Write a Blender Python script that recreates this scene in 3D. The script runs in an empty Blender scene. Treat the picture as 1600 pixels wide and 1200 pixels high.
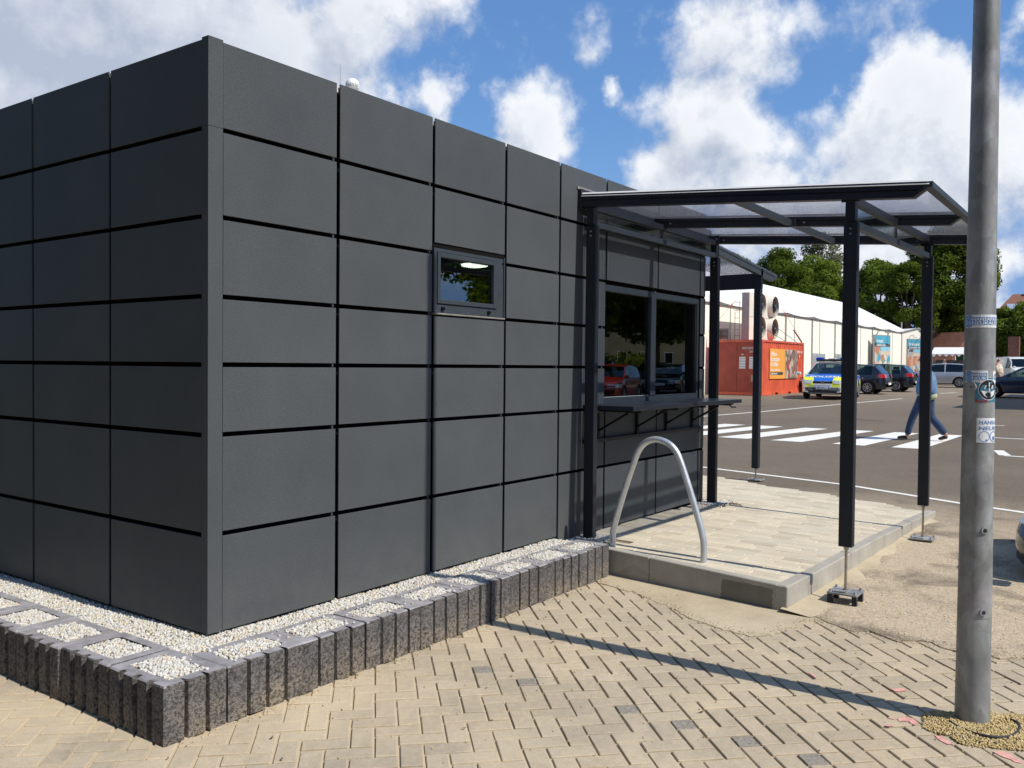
import bpy, bmesh, math, random
import numpy as np
from mathutils import Vector, Matrix, Euler

SC = bpy.context.scene
COL = SC.collection
R = math.radians

# ------------------------------------------------------------ camera
cam_d = bpy.data.cameras.new('camera')
cam = bpy.data.objects.new('camera', cam_d)
COL.objects.link(cam)
SC.camera = cam
cam_d.sensor_width = 36.0
cam_d.lens = 36.0 * 1371.998 / 1600.0
cam_d.clip_start = 0.05
cam_d.clip_end = 6000
_r = Vector((0.58433, -0.81147, 0.00917)); _u = Vector((0.01219, 0.02008, 0.99972)); _f = Vector((0.81143, 0.58405, -0.02163))
cam.matrix_world = Matrix(((_r.x, _u.x, -_f.x, -2.6431), (_r.y, _u.y, -_f.y, -3.7544), (_r.z, _u.z, -_f.z, 1.6), (0, 0, 0, 1)))

# ------------------------------------------------------------ world: sky with clouds
W = bpy.data.worlds.new('World'); SC.world = W
W.use_nodes = True
nt = W.node_tree; N = nt.nodes; Lk = nt.links
N.clear()
SUN_EL = 47.3
CLOUDS = [(0.417, 0.856, 0.305, 0.168, 0.9), (0.495, 0.801, 0.336, 0.146, 0.95), (0.577, 0.741, 0.343, 0.146, 0.95), (0.651, 0.669, 0.357, 0.087, 0.8), (0.691, 0.616, 0.378, 0.066, 0.6), (0.556, 0.785, 0.274, 0.109, 0.7), (0.686, 0.666, 0.293, 0.044, 0.5), (0.801, 0.545, 0.249, 0.055, 0.95), (0.786, 0.569, 0.243, 0.036, 0.6), (0.729, 0.626, 0.275, 0.045, 0.9), (0.746, 0.613, 0.261, 0.033, 0.7), (0.834, 0.47, 0.29, 0.025, 0.72), (0.809, 0.482, 0.337, 0.045, 0.52), (0.829, 0.436, 0.35, 0.044, 0.48), (0.845, 0.4, 0.354, 0.044, 0.5), (0.868, 0.346, 0.356, 0.073, 0.95), (0.865, 0.379, 0.329, 0.051, 0.65), (0.881, 0.393, 0.262, 0.073, 1.0), (0.896, 0.349, 0.275, 0.066, 1.0), (0.881, 0.415, 0.227, 0.055, 0.85), (0.915, 0.305, 0.263, 0.045, 0.7), (0.923, 0.271, 0.272, 0.033, 0.55), (0.881, 0.429, 0.198, 0.055, 0.75), (0.921, 0.336, 0.194, 0.069, 0.8), (0.901, 0.393, 0.183, 0.066, 0.7), (0.944, 0.19, 0.27, 0.058, 1.05), (0.938, 0.222, 0.265, 0.038, 0.8), (0.956, 0.163, 0.244, 0.06, 1.0), (0.956, 0.209, 0.206, 0.087, 1.0), (0.943, 0.263, 0.203, 0.058, 0.8), (0.971, 0.114, 0.209, 0.069, 0.95), (0.95, 0.098, 0.295, 0.04, 0.7), (0.955, 0.252, 0.157, 0.066, 0.85), (0.971, 0.211, 0.116, 0.08, 1.0), (0.954, 0.277, 0.112, 0.066, 0.85), (0.987, 0.119, 0.112, 0.044, 0.55), (0.937, 0.307, 0.167, 0.044, 0.6), (0.991, 0.103, 0.086, 0.036, 0.5)]
rngc = random.Random(5)
EXTRA = []
for k in range(15):          # the rest of the sky, out of frame: the same broken cumulus
    az = rngc.uniform(70, 335); el = rngc.choice((12, 18, 25, 34, 45, 60))
    EXTRA.append((round(math.cos(R(az)) * math.cos(R(el)), 3), round(math.sin(R(az)) * math.cos(R(el)), 3), round(math.sin(R(el)), 3), rngc.uniform(.09, .2), rngc.uniform(.7, 1.0)))

def mnode(tree, op, a, b=None, c=None):
    n = tree.nodes.new('ShaderNodeMath'); n.operation = op
    for i, v in enumerate((a, b, c)):
        if v is None: continue
        if isinstance(v, (int, float)): n.inputs[i].default_value = v
        else: tree.links.new(v, n.inputs[i])
    return n.outputs[0]

g = bpy.data.node_groups.new('cloud_density', 'ShaderNodeTree')
g.interface.new_socket('dir', in_out='INPUT', socket_type='NodeSocketVector')
g.interface.new_socket('density', in_out='OUTPUT', socket_type='NodeSocketFloat')
gi = g.nodes.new('NodeGroupInput'); go = g.nodes.new('NodeGroupOutput')
nz = g.nodes.new('ShaderNodeTexNoise'); nz.inputs['Scale'].default_value = 5.0; nz.inputs['Detail'].default_value = 6; nz.inputs['Roughness'].default_value = .62
g.links.new(gi.outputs[0], nz.inputs['Vector'])
sub = g.nodes.new('ShaderNodeVectorMath'); sub.operation = 'SUBTRACT'; sub.inputs[1].default_value = (.5, .5, .5)
g.links.new(nz.outputs['Color'], sub.inputs[0])
scl = g.nodes.new('ShaderNodeVectorMath'); scl.operation = 'SCALE'; scl.inputs['Scale'].default_value = .17
g.links.new(sub.outputs[0], scl.inputs[0])
add = g.nodes.new('ShaderNodeVectorMath'); add.operation = 'ADD'
g.links.new(gi.outputs[0], add.inputs[0]); g.links.new(scl.outputs[0], add.inputs[1])
acc = None
for (x, y, z, r, w) in CLOUDS + EXTRA:
    v = Vector((x, y, z)).normalized()
    dn = g.nodes.new('ShaderNodeVectorMath'); dn.operation = 'DISTANCE'; dn.inputs[1].default_value = v
    g.links.new(add.outputs[0], dn.inputs[0])
    q = mnode(g, 'DIVIDE', dn.outputs['Value'], r * 1.35)
    q = mnode(g, 'SUBTRACT', 1.0, q)
    q = mnode(g, 'MAXIMUM', q, 0.0)
    q = mnode(g, 'MULTIPLY', q, w)
    acc = q if acc is None else mnode(g, 'SMOOTH_MAX', acc, q, .12)
nf = g.nodes.new('ShaderNodeTexNoise'); nf.inputs['Scale'].default_value = 7.5; nf.inputs['Detail'].default_value = 10; nf.inputs['Roughness'].default_value = .60
g.links.new(gi.outputs[0], nf.inputs['Vector'])
fb = mnode(g, 'SUBTRACT', nf.outputs['Fac'], .5)
fb = mnode(g, 'MULTIPLY', fb, 1.7)
d = mnode(g, 'ADD', acc, fb)
g.links.new(d, go.inputs[0])

tc = N.new('ShaderNodeTexCoord')
sky = N.new('ShaderNodeTexSky'); sky.sky_type = 'NISHITA'; sky.sun_disc = False
sky.sun_elevation = R(SUN_EL); sky.sun_rotation = R(178.3)
sky.altitude = 20; sky.air_density = 1.0; sky.dust_density = .35; sky.ozone_density = 2.2
c1 = N.new('ShaderNodeGroup'); c1.node_tree = g; Lk.new(tc.outputs['Generated'], c1.inputs[0])
up = N.new('ShaderNodeVectorMath'); up.operation = 'ADD'; up.inputs[1].default_value = (.008, -.014, .030)
Lk.new(tc.outputs['Generated'], up.inputs[0])
c2 = N.new('ShaderNodeGroup'); c2.node_tree = g; Lk.new(up.outputs[0], c2.inputs[0])
al = N.new('ShaderNodeMapRange'); al.interpolation_type = 'SMOOTHSTEP'
al.inputs['From Min'].default_value = .16; al.inputs['From Max'].default_value = .58
Lk.new(c1.outputs[0], al.inputs['Value'])
dif = mnode(nt, 'SUBTRACT', c1.outputs[0], c2.outputs[0])
lit = N.new('ShaderNodeMapRange'); lit.inputs['From Min'].default_value = -.42; lit.inputs['From Max'].default_value = .22
Lk.new(dif, lit.inputs['Value'])
thick = N.new('ShaderNodeMapRange'); thick.inputs['From Min'].default_value = .55; thick.inputs['From Max'].default_value = 1.15
thick.inputs['To Min'].default_value = 0; thick.inputs['To Max'].default_value = .28
Lk.new(c1.outputs[0], thick.inputs['Value'])
# the big bank over the left is thin grey stratocumulus, the heaps on the right are bright
sp = N.new('ShaderNodeSeparateXYZ'); Lk.new(tc.outputs['Generated'], sp.inputs[0])
bank = N.new('ShaderNodeMapRange'); bank.inputs['From Min'].default_value = .60; bank.inputs['From Max'].default_value = .78
bank.inputs['To Min'].default_value = 0; bank.inputs['To Max'].default_value = .30
Lk.new(sp.outputs['Y'], bank.inputs['Value'])
lv = mnode(nt, 'SUBTRACT', lit.outputs[0], thick.outputs[0]); lv = mnode(nt, 'SUBTRACT', lv, bank.outputs[0])
lvc = mnode(nt, 'MAXIMUM', lv, 0.0); lvc = mnode(nt, 'MINIMUM', lvc, 1.0)
cr = N.new('ShaderNodeMix'); cr.data_type = 'RGBA'
cr.inputs[6].default_value = (4.9, 5.5, 6.8, 1); cr.inputs[7].default_value = (9.9, 10.1, 10.4, 1)
Lk.new(lvc, cr.inputs[0])
hz = N.new('ShaderNodeMapRange'); hz.inputs['From Min'].default_value = -.02; hz.inputs['From Max'].default_value = .06
Lk.new(sp.outputs['Z'], hz.inputs['Value'])
alz = mnode(nt, 'MULTIPLY', al.outputs[0], hz.outputs[0]); alz = mnode(nt, 'MULTIPLY', alz, .95)
gm = N.new('ShaderNodeMix'); gm.data_type = 'RGBA'
hs = N.new('ShaderNodeHueSaturation'); hs.inputs['Saturation'].default_value = 1.18; hs.inputs['Value'].default_value = 1.5
Lk.new(sky.outputs[0], hs.inputs['Color'])
dk = N.new('ShaderNodeMix'); dk.data_type = 'RGBA'; dk.blend_type = 'DARKEN'; dk.inputs[0].default_value = 1; dk.inputs[7].default_value = (3.0, 4.9, 7.8, 1)
Lk.new(hs.outputs[0], dk.inputs[6])
Lk.new(alz, gm.inputs[0]); ev = N.new('ShaderNodeMix'); ev.data_type = 'RGBA'; ev.inputs[0].default_value = .5; ev.inputs[7].default_value = (1.33, 2.98, 6.86, 1); Lk.new(dk.outputs[2], ev.inputs[6])
Lk.new(ev.outputs[2], gm.inputs[6]); Lk.new(cr.outputs[2], gm.inputs[7])
bg = N.new('ShaderNodeBackground'); bg.inputs['Strength'].default_value = .098
Lk.new(gm.outputs[2], bg.inputs['Color'])
ow = N.new('ShaderNodeOutputWorld'); Lk.new(bg.outputs[0], ow.inputs['Surface'])
W.cycles.sampling_method = 'MANUAL'; W.cycles.sample_map_resolution = 1024

# ------------------------------------------------------------ sun
sd = bpy.data.lights.new('sun', 'SUN'); sd.energy = 5.0; sd.angle = R(.5); sd.color = (1, .93, .82)
so = bpy.data.objects.new('sun', sd); COL.objects.link(so)
Ld = Vector((-.037, 1.0, -math.tan(R(SUN_EL)))).normalized()
so.rotation_euler = Ld.to_track_quat('-Z', 'Y').to_euler(); so.location = (0, -20, 25)

SC.view_settings.view_transform = 'Standard'; SC.view_settings.look = 'None'
SC.view_settings.exposure = 0; SC.view_settings.gamma = 1
try: SC.view_settings.use_curve_mapping = False
except Exception: pass
SC.render.engine = 'CYCLES'
SC.cycles.max_bounces = 8; SC.cycles.transparent_max_bounces = 16
SC.cycles.use_denoising = True

# ------------------------------------------------------------ helpers
def link(o, parent=None):
    COL.objects.link(o)
    if parent is not None: o.parent = parent
    return o
def tag(o, label=None, cat=None, group=None, kind=None):
    if label: o['label'] = label
    if cat: o['category'] = cat
    if group: o['group'] = group
    if kind: o['kind'] = kind
    return o
def empty(name, loc=(0, 0, 0), rz=0, label=None, cat=None, group=None):
    o = bpy.data.objects.new(name, None); o.empty_display_size = .2
    o.location = loc; o.rotation_euler = (0, 0, rz); link(o)
    return tag(o, label, cat, group)
def mesh_np(name, V, F, mats, mi=None, smooth=False):
    """V (n,3) array, F list of faces or (m,k) array"""
    me = bpy.data.meshes.new(name)
    if isinstance(F, np.ndarray):
        m, k = F.shape
        me.vertices.add(len(V)); me.vertices.foreach_set('co', np.asarray(V, dtype=np.float32).ravel())
        me.loops.add(m * k); me.loops.foreach_set('vertex_index', F.astype(np.int32).ravel())
        me.polygons.add(m); me.polygons.foreach_set('loop_start', np.arange(0, m * k, k, dtype=np.int32))
        me.polygons.foreach_set('loop_total', np.full(m, k, dtype=np.int32))
        me.update(calc_edges=True)
    else:
        me.from_pydata([tuple(map(float, v)) for v in V], [], [list(f) for f in F]); me.update()
    if not isinstance(mats, (list, tuple)): mats = [mats]
    for x in mats: me.materials.append(x)
    if mi is not None: me.polygons.foreach_set('material_index', np.asarray(mi, dtype=np.int32))
    if smooth: me.polygons.foreach_set('use_smooth', np.ones(len(me.polygons), dtype=bool))
    me.validate(); me.update()
    return me
def mobj(name, me, parent=None, loc=None, rot=None):
    o = bpy.data.objects.new(name, me)
    if loc is not None: o.location = loc
    if rot is not None: o.rotation_euler = rot
    return link(o, parent)
def smooth_by_angle(me, ang=35):
    me.polygons.foreach_set('use_smooth', np.ones(len(me.polygons), dtype=bool))
    bm = bmesh.new(); bm.from_mesh(me)
    for e in bm.edges:
        if len(e.link_faces) == 2 and e.calc_face_angle(0) > R(ang): e.smooth = False
    bm.to_mesh(me); bm.free()

class MB:
    """collects solids, then links them as one mesh object"""
    def __init__(s): s.V = []; s.F = []; s.M = []
    def raw(s, V, F, m=0):
        n = len(s.V); s.V += [tuple(v) for v in V]; s.F += [[i + n for i in f] for f in F]; s.M += [m] * len(F); return s
    def box(s, x0, x1, y0, y1, z0, z1, m=0, bev=0.0, mat=None):
        if bev > 0:
            b = bev
            prof = [(x0 + b, y0), (x1 - b, y0), (x1, y0 + b), (x1, y1 - b), (x1 - b, y1), (x0 + b, y1), (x0, y1 - b), (x0, y0 + b)]
            inn = [(x0 + b, y0 + b), (x1 - b, y0 + b), (x1 - b, y0 + b), (x1 - b, y1 - b), (x1 - b, y1 - b), (x0 + b, y1 - b), (x0 + b, y1 - b), (x0 + b, y0 + b)]
            V = [(x, y, z1 - b) for x, y in prof] + [(x, y, z0 + b) for x, y in prof]
            V += [(x0 + b, y0 + b, z1), (x1 - b, y0 + b, z1), (x1 - b, y1 - b, z1), (x0 + b, y1 - b, z1)]
            V += [(x0 + b, y0 + b, z0), (x1 - b, y0 + b, z0), (x1 - b, y1 - b, z0), (x0 + b, y1 - b, z0)]
            F = []
            for i in range(8): F.append([i, 8 + i, 8 + (i + 1) % 8, (i + 1) % 8][::-1][::-1])
            tq = [16, 17, 17, 18, 18, 19, 19, 16]; bq = [20, 21, 21, 22, 22, 23, 23, 20]
            for i in range(8):
                j = (i + 1) % 8
                F.append([i, j] + ([tq[j], tq[i]] if tq[i] != tq[j] else [tq[i]]))
                F.append([8 + j, 8 + i] + ([bq[i], bq[j]] if bq[i] != bq[j] else [bq[i]]))
            F.append([16, 17, 18, 19]); F.append([23, 22, 21, 20])
            F = [list(f) for f in F]
        else:
            V = [(x0, y0, z0), (x1, y0, z0), (x1, y1, z0), (x0, y1, z0), (x0, y0, z1), (x1, y0, z1), (x1, y1, z1), (x0, y1, z1)]
            F = [[3, 2, 1, 0], [4, 5, 6, 7], [0, 1, 5, 4], [1, 2, 6, 5], [2, 3, 7, 6], [3, 0, 4, 7]]
        if mat is not None: V = [tuple(mat @ Vector(v)) for v in V]
        return s.raw(V, F, m)
    def beam(s, a, b, w, h, m=0, up=(0, 0, 1)):
        """box beam from a to b (centre line), w across, h along up"""
        a = Vector(a); b = Vector(b); d = (b - a); L = d.length; d.normalize()
        u = Vector(up); r = d.cross(u).normalized(); u = r.cross(d).normalized()
        V = []
        for p in (a, b):
            for sx, sz in ((-1, -1), (1, -1), (1, 1), (-1, 1)): V.append(p + r * sx * w / 2 + u * sz * h / 2)
        F = [[0, 1, 2, 3], [7, 6, 5, 4], [0, 4, 5, 1], [1, 5, 6, 2], [2, 6, 7, 3], [3, 7, 4, 0]]
        return s.raw(V, F, m)
    def tube(s, pts, r, n=10, m=0, caps=True):
        pts = [Vector(p) for p in pts]; rs = r if isinstance(r, (list, tuple)) else [r] * len(pts)
        base = len(s.V); prev = None
        for i, p in enumerate(pts):
            t = (pts[min(i + 1, len(pts) - 1)] - pts[max(i - 1, 0)]).normalized()
            if prev is None:
                a = Vector((0, 0, 1)) if abs(t.z) < .9 else Vector((1, 0, 0)); x = t.cross(a).normalized()
            else: x = (prev - t * prev.dot(t)).normalized()
            prev = x; y = t.cross(x)
            for k in range(n):
                q = 2 * math.pi * k / n; s.V.append(tuple(p + (x * math.cos(q) + y * math.sin(q)) * rs[i]))
        for i in range(len(pts) - 1):
            for k in range(n):
                s.F.append([base + i * n + k, base + i * n + (k + 1) % n, base + (i + 1) * n + (k + 1) % n, base + (i + 1) * n + k]); s.M.append(m)
        if caps:
            s.F.append([base + k for k in range(n)][::-1]); s.M.append(m)
            s.F.append([base + (len(pts) - 1) * n + k for k in range(n)]); s.M.append(m)
        return s
    def disc(s, c, nrm, r, t, n=14, m=0):
        c = Vector(c); nrm = Vector(nrm).normalized(); return s.tube([c, c + nrm * t], r, n, m)
    def prism(s, poly, z0, z1, m=0, mat=None):
        n = len(poly); V = [(x, y, z0) for x, y in poly] + [(x, y, z1) for x, y in poly]
        F = [list(range(n))[::-1], list(range(n, 2 * n))] + [[i, (i + 1) % n, n + (i + 1) % n, n + i] for i in range(n)]
        if mat is not None: V = [tuple(mat @ Vector(v)) for v in V]
        return s.raw(V, F, m)
    def build(s, name, mats, parent=None, smooth=0, loc=None, rot=None):
        me = mesh_np(name, s.V, s.F, mats, s.M)
        bm = bmesh.new(); bm.from_mesh(me); bmesh.ops.recalc_face_normals(bm, faces=bm.faces); bm.to_mesh(me); bm.free()
        if smooth: smooth_by_angle(me, smooth)
        return mobj(name, me, parent, loc, rot)
def bx(name, x0, x1, y0, y1, z0, z1, mat, parent=None, bev=0.0):
    return MB().box(x0, x1, y0, y1, z0, z1, bev=bev).build(name, mat, parent)

def text_verts(s, size=1.0, ext=0.0, align='LEFT', bold=False):
    cu = bpy.data.curves.new('t', 'FONT'); cu.body = s; cu.size = size; cu.extrude = ext; cu.align_x = align
    cu.resolution_u = 3
    if bold: cu.offset = size * .018
    o = bpy.data.objects.new('t', cu); COL.objects.link(o)
    dg = bpy.context.evaluated_depsgraph_get(); me = o.evaluated_get(dg).to_mesh()
    V = [tuple(v.co) for v in me.vertices]; F = [list(p.vertices) for p in me.polygons]
    o.evaluated_get(dg).to_mesh_clear(); bpy.data.objects.remove(o); bpy.data.curves.remove(cu)
    return V, F

# ------------------------------------------------------------ materials
def mat_base(name):
    m = bpy.data.materials.new(name); m.use_nodes = True
    t = m.node_tree; b = t.nodes['Principled BSDF']
    return m, t, b
def nd(t, typ, **k):
    n = t.nodes.new(typ)
    for a, v in k.items():
        if hasattr(n, a): setattr(n, a, v)
        else: n.inputs[a.replace('_', ' ')].default_value = v
    return n
def ramp(t, fac, stops):
    r = t.nodes.new('ShaderNodeValToRGB'); e = r.color_ramp.elements
    while len(e) < len(stops): e.new(.5)
    for q, (p, c) in zip(e, stops): q.position = p; q.color = (c[0], c[1], c[2], 1) if hasattr(c, '__len__') else (c, c, c, 1)
    t.links.new(fac, r.inputs[0]); return r.outputs[0]
def mixc(t, fac, a, b, mode='MIX'):
    n = t.nodes.new('ShaderNodeMix'); n.data_type = 'RGBA'; n.blend_type = mode
    for s, v in ((0, fac), (6, a), (7, b)):
        if isinstance(v, (int, float)): n.inputs[s].default_value = v
        elif isinstance(v, tuple): n.inputs[s].default_value = (v[0], v[1], v[2], 1)
        else: t.links.new(v, n.inputs[s])
    return n.outputs[2]
def noise(t, scale, detail=3, rough=.5, vec=None, dist=0):
    n = t.nodes.new('ShaderNodeTexNoise'); n.inputs['Scale'].default_value = scale; n.inputs['Detail'].default_value = detail
    n.inputs['Roughness'].default_value = rough; n.inputs['Distortion'].default_value = dist
    if vec is not None: t.links.new(vec, n.inputs['Vector'])
    return n.outputs['Fac']
def wpos(t):
    return t.nodes.new('ShaderNodeNewGeometry').outputs['Position']
def opos(t):
    return t.nodes.new('ShaderNodeTexCoord').outputs['Object']
def bump(t, b, h, strength=.3, dist=.01):
    n = t.nodes.new('ShaderNodeBump'); n.inputs['Strength'].default_value = strength; n.inputs['Distance'].default_value = dist
    t.links.new(h, n.inputs['Height']); t.links.new(n.outputs[0], b.inputs['Normal']); return n
def simple(name, col, rough=.6, metal=0, spec=.5, var=.12, scale=6, bmp=0, bscale=80, bdist=.002, coat=0):
    m, t, b = mat_base(name)
    p = wpos(t)
    a = noise(t, scale, 4, .55, p)
    c = ramp(t, a, [(.3, tuple(x * (1 - var) for x in col)), (.7, tuple(min(1, x * (1 + var)) for x in col))])
    t.links.new(c, b.inputs['Base Color'])
    b.inputs['Roughness'].default_value = rough; b.inputs['Metallic'].default_value = metal
    b.inputs['Specular IOR Level'].default_value = spec
    if coat: b.inputs['Coat Weight'].default_value = coat; b.inputs['Coat Roughness'].default_value = .05
    if bmp: bump(t, b, noise(t, bscale, 3, .6, p), bmp, bdist)
    return m
def island(t):
    n = t.nodes.new('ShaderNodeNewGeometry'); o = t.nodes.new('ShaderNodeObjectInfo')
    return mnode(t, 'FRACT', mnode(t, 'ADD', n.outputs['Random Per Island'], o.outputs['Random']))

M = {}
# facade panel: anthracite HPL with a fine grain, a bit of dust towards scratches
def facade():
    m, t, b = mat_base('anthracite_panel'); p = wpos(t)
    big = noise(t, 1.6, 4, .6, p); fine = noise(t, 170, 2, .6, p)
    c = ramp(t, big, [(.3, (.064, .072, .079)), (.7, (.078, .087, .094))])
    sp = ramp(t, fine, [(.30, (.80,) * 3), (.5, (1,) * 3), (.72, (1.28,) * 3)])
    c = mixc(t, 1.0, c, sp, 'MULTIPLY')
    rnd = t.nodes.new('ShaderNodeObjectInfo').outputs['Random']
    c = mixc(t, 1.0, c, ramp(t, rnd, [(0, .97), (1, 1.03)]), 'MULTIPLY')
    # dust specks and light scuffs
    v = nd(t, 'ShaderNodeTexVoronoi', Scale=26.0); v.feature = 'F1'; t.links.new(p, v.inputs['Vector'])
    s = ramp(t, v.outputs['Distance'], [(.0, 1.0), (.045, 0.0)])
    g2 = ramp(t, noise(t, 2.2, 3, .6, p), [(.52, 0.0), (.68, 1.0)])
    sz = t.nodes.new('ShaderNodeSeparateXYZ'); t.links.new(p, sz.inputs[0])
    low = ramp(t, sz.outputs['Z'], [(.25, 1.0), (1.0, .12)])
    k = mnode(t, 'MULTIPLY', mnode(t, 'MULTIPLY', s, g2), low)
    c = mixc(t, k, c, (.30, .28, .24))
    dust = mnode(t, 'MULTIPLY', ramp(t, sz.outputs['Z'], [(.26, .20), (.62, .0)]), ramp(t, noise(t, 5, 5, .7, p), [(.35, .2), (.75, 1.0)]))
    c = mixc(t, dust, c, (.24, .22, .185))
    t.links.new(c, b.inputs['Base Color'])
    b.inputs['Roughness'].default_value = .5; b.inputs['Specular IOR Level'].default_value = .12
    bump(t, b, fine, .25, .0015)
    return m
M['panel'] = facade()
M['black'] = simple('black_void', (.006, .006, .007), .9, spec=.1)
M['steel_dark'] = simple('anthracite_coated_steel', (.022, .026, .034), .38, spec=.22, var=.10, scale=9, bmp=.08, bscale=60)
M['frame'] = simple('anthracite_window_frame', (.042, .052, .063), .42, spec=.2, var=.08, scale=11)
M['galv_bolt'] = simple('zinc_bolt', (.55, .55, .56), .3, metal=.9, var=.1)
M['rod'] = simple('zinc_plated_rod', (.40, .36, .29), .4, metal=.85, var=.2, scale=30)
M['trim_light'] = simple('light_flashing', (.62, .62, .60), .45, var=.08)
M['interior'] = simple('dark_room_lining', (.045, .045, .045), .8)
M['yellowish'] = simple('ochre_door_frame', (.22, .16, .05), .6)

def galv():
    m, t, b = mat_base('galvanized_steel'); p = opos(t)
    mp = nd(t, 'ShaderNodeMapping'); mp.inputs['Scale'].default_value = (1, 1, .55); t.links.new(p, mp.inputs[0])
    v = nd(t, 'ShaderNodeTexVoronoi', Scale=22.0); t.links.new(mp.outputs[0], v.inputs['Vector'])
    n1 = noise(t, 7, 5, .6, mp.outputs[0], .6); n2 = noise(t, 30, 3, .6, mp.outputs[0])
    c = ramp(t, n1, [(.28, (.150, .182, .198)), (.5, (.235, .275, .290)), (.70, (.38, .43, .445))])
    cc = mixc(t, .5, c, v.outputs['Color'], 'MULTIPLY')
    c = mixc(t, .6, c, cc)
    sx = t.nodes.new('ShaderNodeHueSaturation'); sx.inputs['Saturation'].default_value = .22; t.links.new(c, sx.inputs['Color'])
    t.links.new(sx.outputs[0], b.inputs['Base Color'])
    b.inputs['Metallic'].default_value = .2
    rr = ramp(t, n2, [(.3, .42), (.7, .62)]); t.links.new(rr, b.inputs['Roughness'])
    bump(t, b, n1, .12, .004)
    return m
M['galv'] = galv()
def galv_new():
    m, t, b = mat_base('bright_galvanized_tube'); p = opos(t)
    n1 = noise(t, 14, 4, .6, p)
    t.links.new(ramp(t, n1, [(.3, (.55, .58, .61)), (.7, (.72, .75, .78))]), b.inputs['Base Color'])
    b.inputs['Metallic'].default_value = .7; b.inputs['Roughness'].default_value = .36
    bump(t, b, noise(t, 60, 3, .6, p), .15, .002)
    return m
M['galv_new'] = galv_new()

def brick_mat():
    m, t, b = mat_base('concrete_paver'); p = wpos(t); r = island(t)
    c = ramp(t, r, [(0, (.44, .375, .28)), (.3, (.39, .335, .255)), (.62, (.47, .40, .30)), (.985, (.42, .36, .27)), (1.0, (.36, .31, .24))])
    big = noise(t, .9, 4, .6, p)
    c = mixc(t, 1.0, c, ramp(t, big, [(.3, (.88, .90, .93)), (.7, (1.10, 1.06, 1.0))]), 'MULTIPLY')
    fine = noise(t, 150, 3, .7, p); mid = noise(t, 26, 4, .6, p)
    c = mixc(t, 1.0, c, ramp(t, fine, [(.25, .80), (.75, 1.16)]), 'MULTIPLY')
    c = mixc(t, 1.0, c, ramp(t, mid, [(.3, .90), (.7, 1.08)]), 'MULTIPLY')
    # dry sand swept over the stones in drifts
    sxp = t.nodes.new('ShaderNodeSeparateXYZ'); t.links.new(p, sxp.inputs[0])
    dr = ramp(t, noise(t, 1.15, 6, .68, p, .8), [(.44, 0.0), (.66, .75)])
    lf = ramp(t, mnode(t, 'MULTIPLY', sxp.outputs['X'], .3), [(.0, 1.0), (.75, .25)])
    c = mixc(t, mnode(t, 'MULTIPLY', dr, lf), c, mixc(t, 1.0, (.58, .485, .345), ramp(t, fine, [(.25, .86), (.75, 1.1)]), 'MULTIPLY'))
    spt = ramp(t, noise(t, 2.1, 3, .5, p), [(.60, 0.0), (.74, .35)])
    c = mixc(t, spt, c, (.27, .235, .185))
    # pale cement smears with a shape of their own
    w = noise(t, 4.5, 6, .65, p, 1.4)
    s = ramp(t, w, [(.487, 0.0), (.5, .75), (.513, 0.0)]); s2 = ramp(t, noise(t, 1.7, 3, .5, p), [(.56, 0.0), (.66, 1.0)])
    c = mixc(t, mnode(t, 'MULTIPLY', s, s2), c, (.60, .54, .43))
    t.links.new(c, b.inputs['Base Color']); b.inputs['Roughness'].default_value = .9; b.inputs['Specular IOR Level'].default_value = .2
    bump(t, b, fine, .45, .003)
    return m
M['brick'] = brick_mat()
M['brick_dark'] = simple('dark_grey_paver', (.25, .23, .20), .9, spec=.2, var=.35, scale=60, bmp=.5, bscale=150, bdist=.003)
def sand_mat(name, a, c2, sc=220, gs=1.0):
    m, t, b = mat_base(name); p = wpos(t)
    n1 = noise(t, 2.2, 5, .65, p); f = noise(t, sc, 3, .7, p)
    c = ramp(t, n1, [(.3, a), (.7, c2)])
    c = mixc(t, 1.0, c, ramp(t, f, [(.25, .78), (.75, 1.2)]), 'MULTIPLY')
    t.links.new(c, b.inputs['Base Color']); b.inputs['Roughness'].default_value = .95; b.inputs['Specular IOR Level'].default_value = .1
    bump(t, b, f, .6 * gs, .004); return m
def joint_mat():
    m, t, b = mat_base('joint_sand'); p = wpos(t)
    s = t.nodes.new('ShaderNodeSeparateXYZ'); t.links.new(p, s.inputs[0])
    # joints are swept full of pale sand on the left, half empty and brown on the right
    k = mnode(t, 'ADD', mnode(t, 'MULTIPLY', s.outputs['X'], .42), mnode(t, 'MULTIPLY', mnode(t, 'SUBTRACT', noise(t, 1.4, 5, .65, p), .5), 1.6))
    c = ramp(t, k, [(.12, (.50, .41, .28)), (.62, (.24, .20, .14))])
    c = mixc(t, 1.0, c, ramp(t, noise(t, 220, 3, .7, p), [(.25, .78), (.75, 1.2)]), 'MULTIPLY')
    t.links.new(c, b.inputs['Base Color']); b.inputs['Roughness'].default_value = .95; b.inputs['Specular IOR Level'].default_value = .1
    return m
M['joint_sand'] = joint_mat()
M['sand'] = sand_mat('washed_sand', (.40, .335, .235), (.53, .455, .33), 160)
M['sand_gold'] = sand_mat('golden_sand', (.34, .24, .08), (.50, .37, .15), 160)
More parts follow.
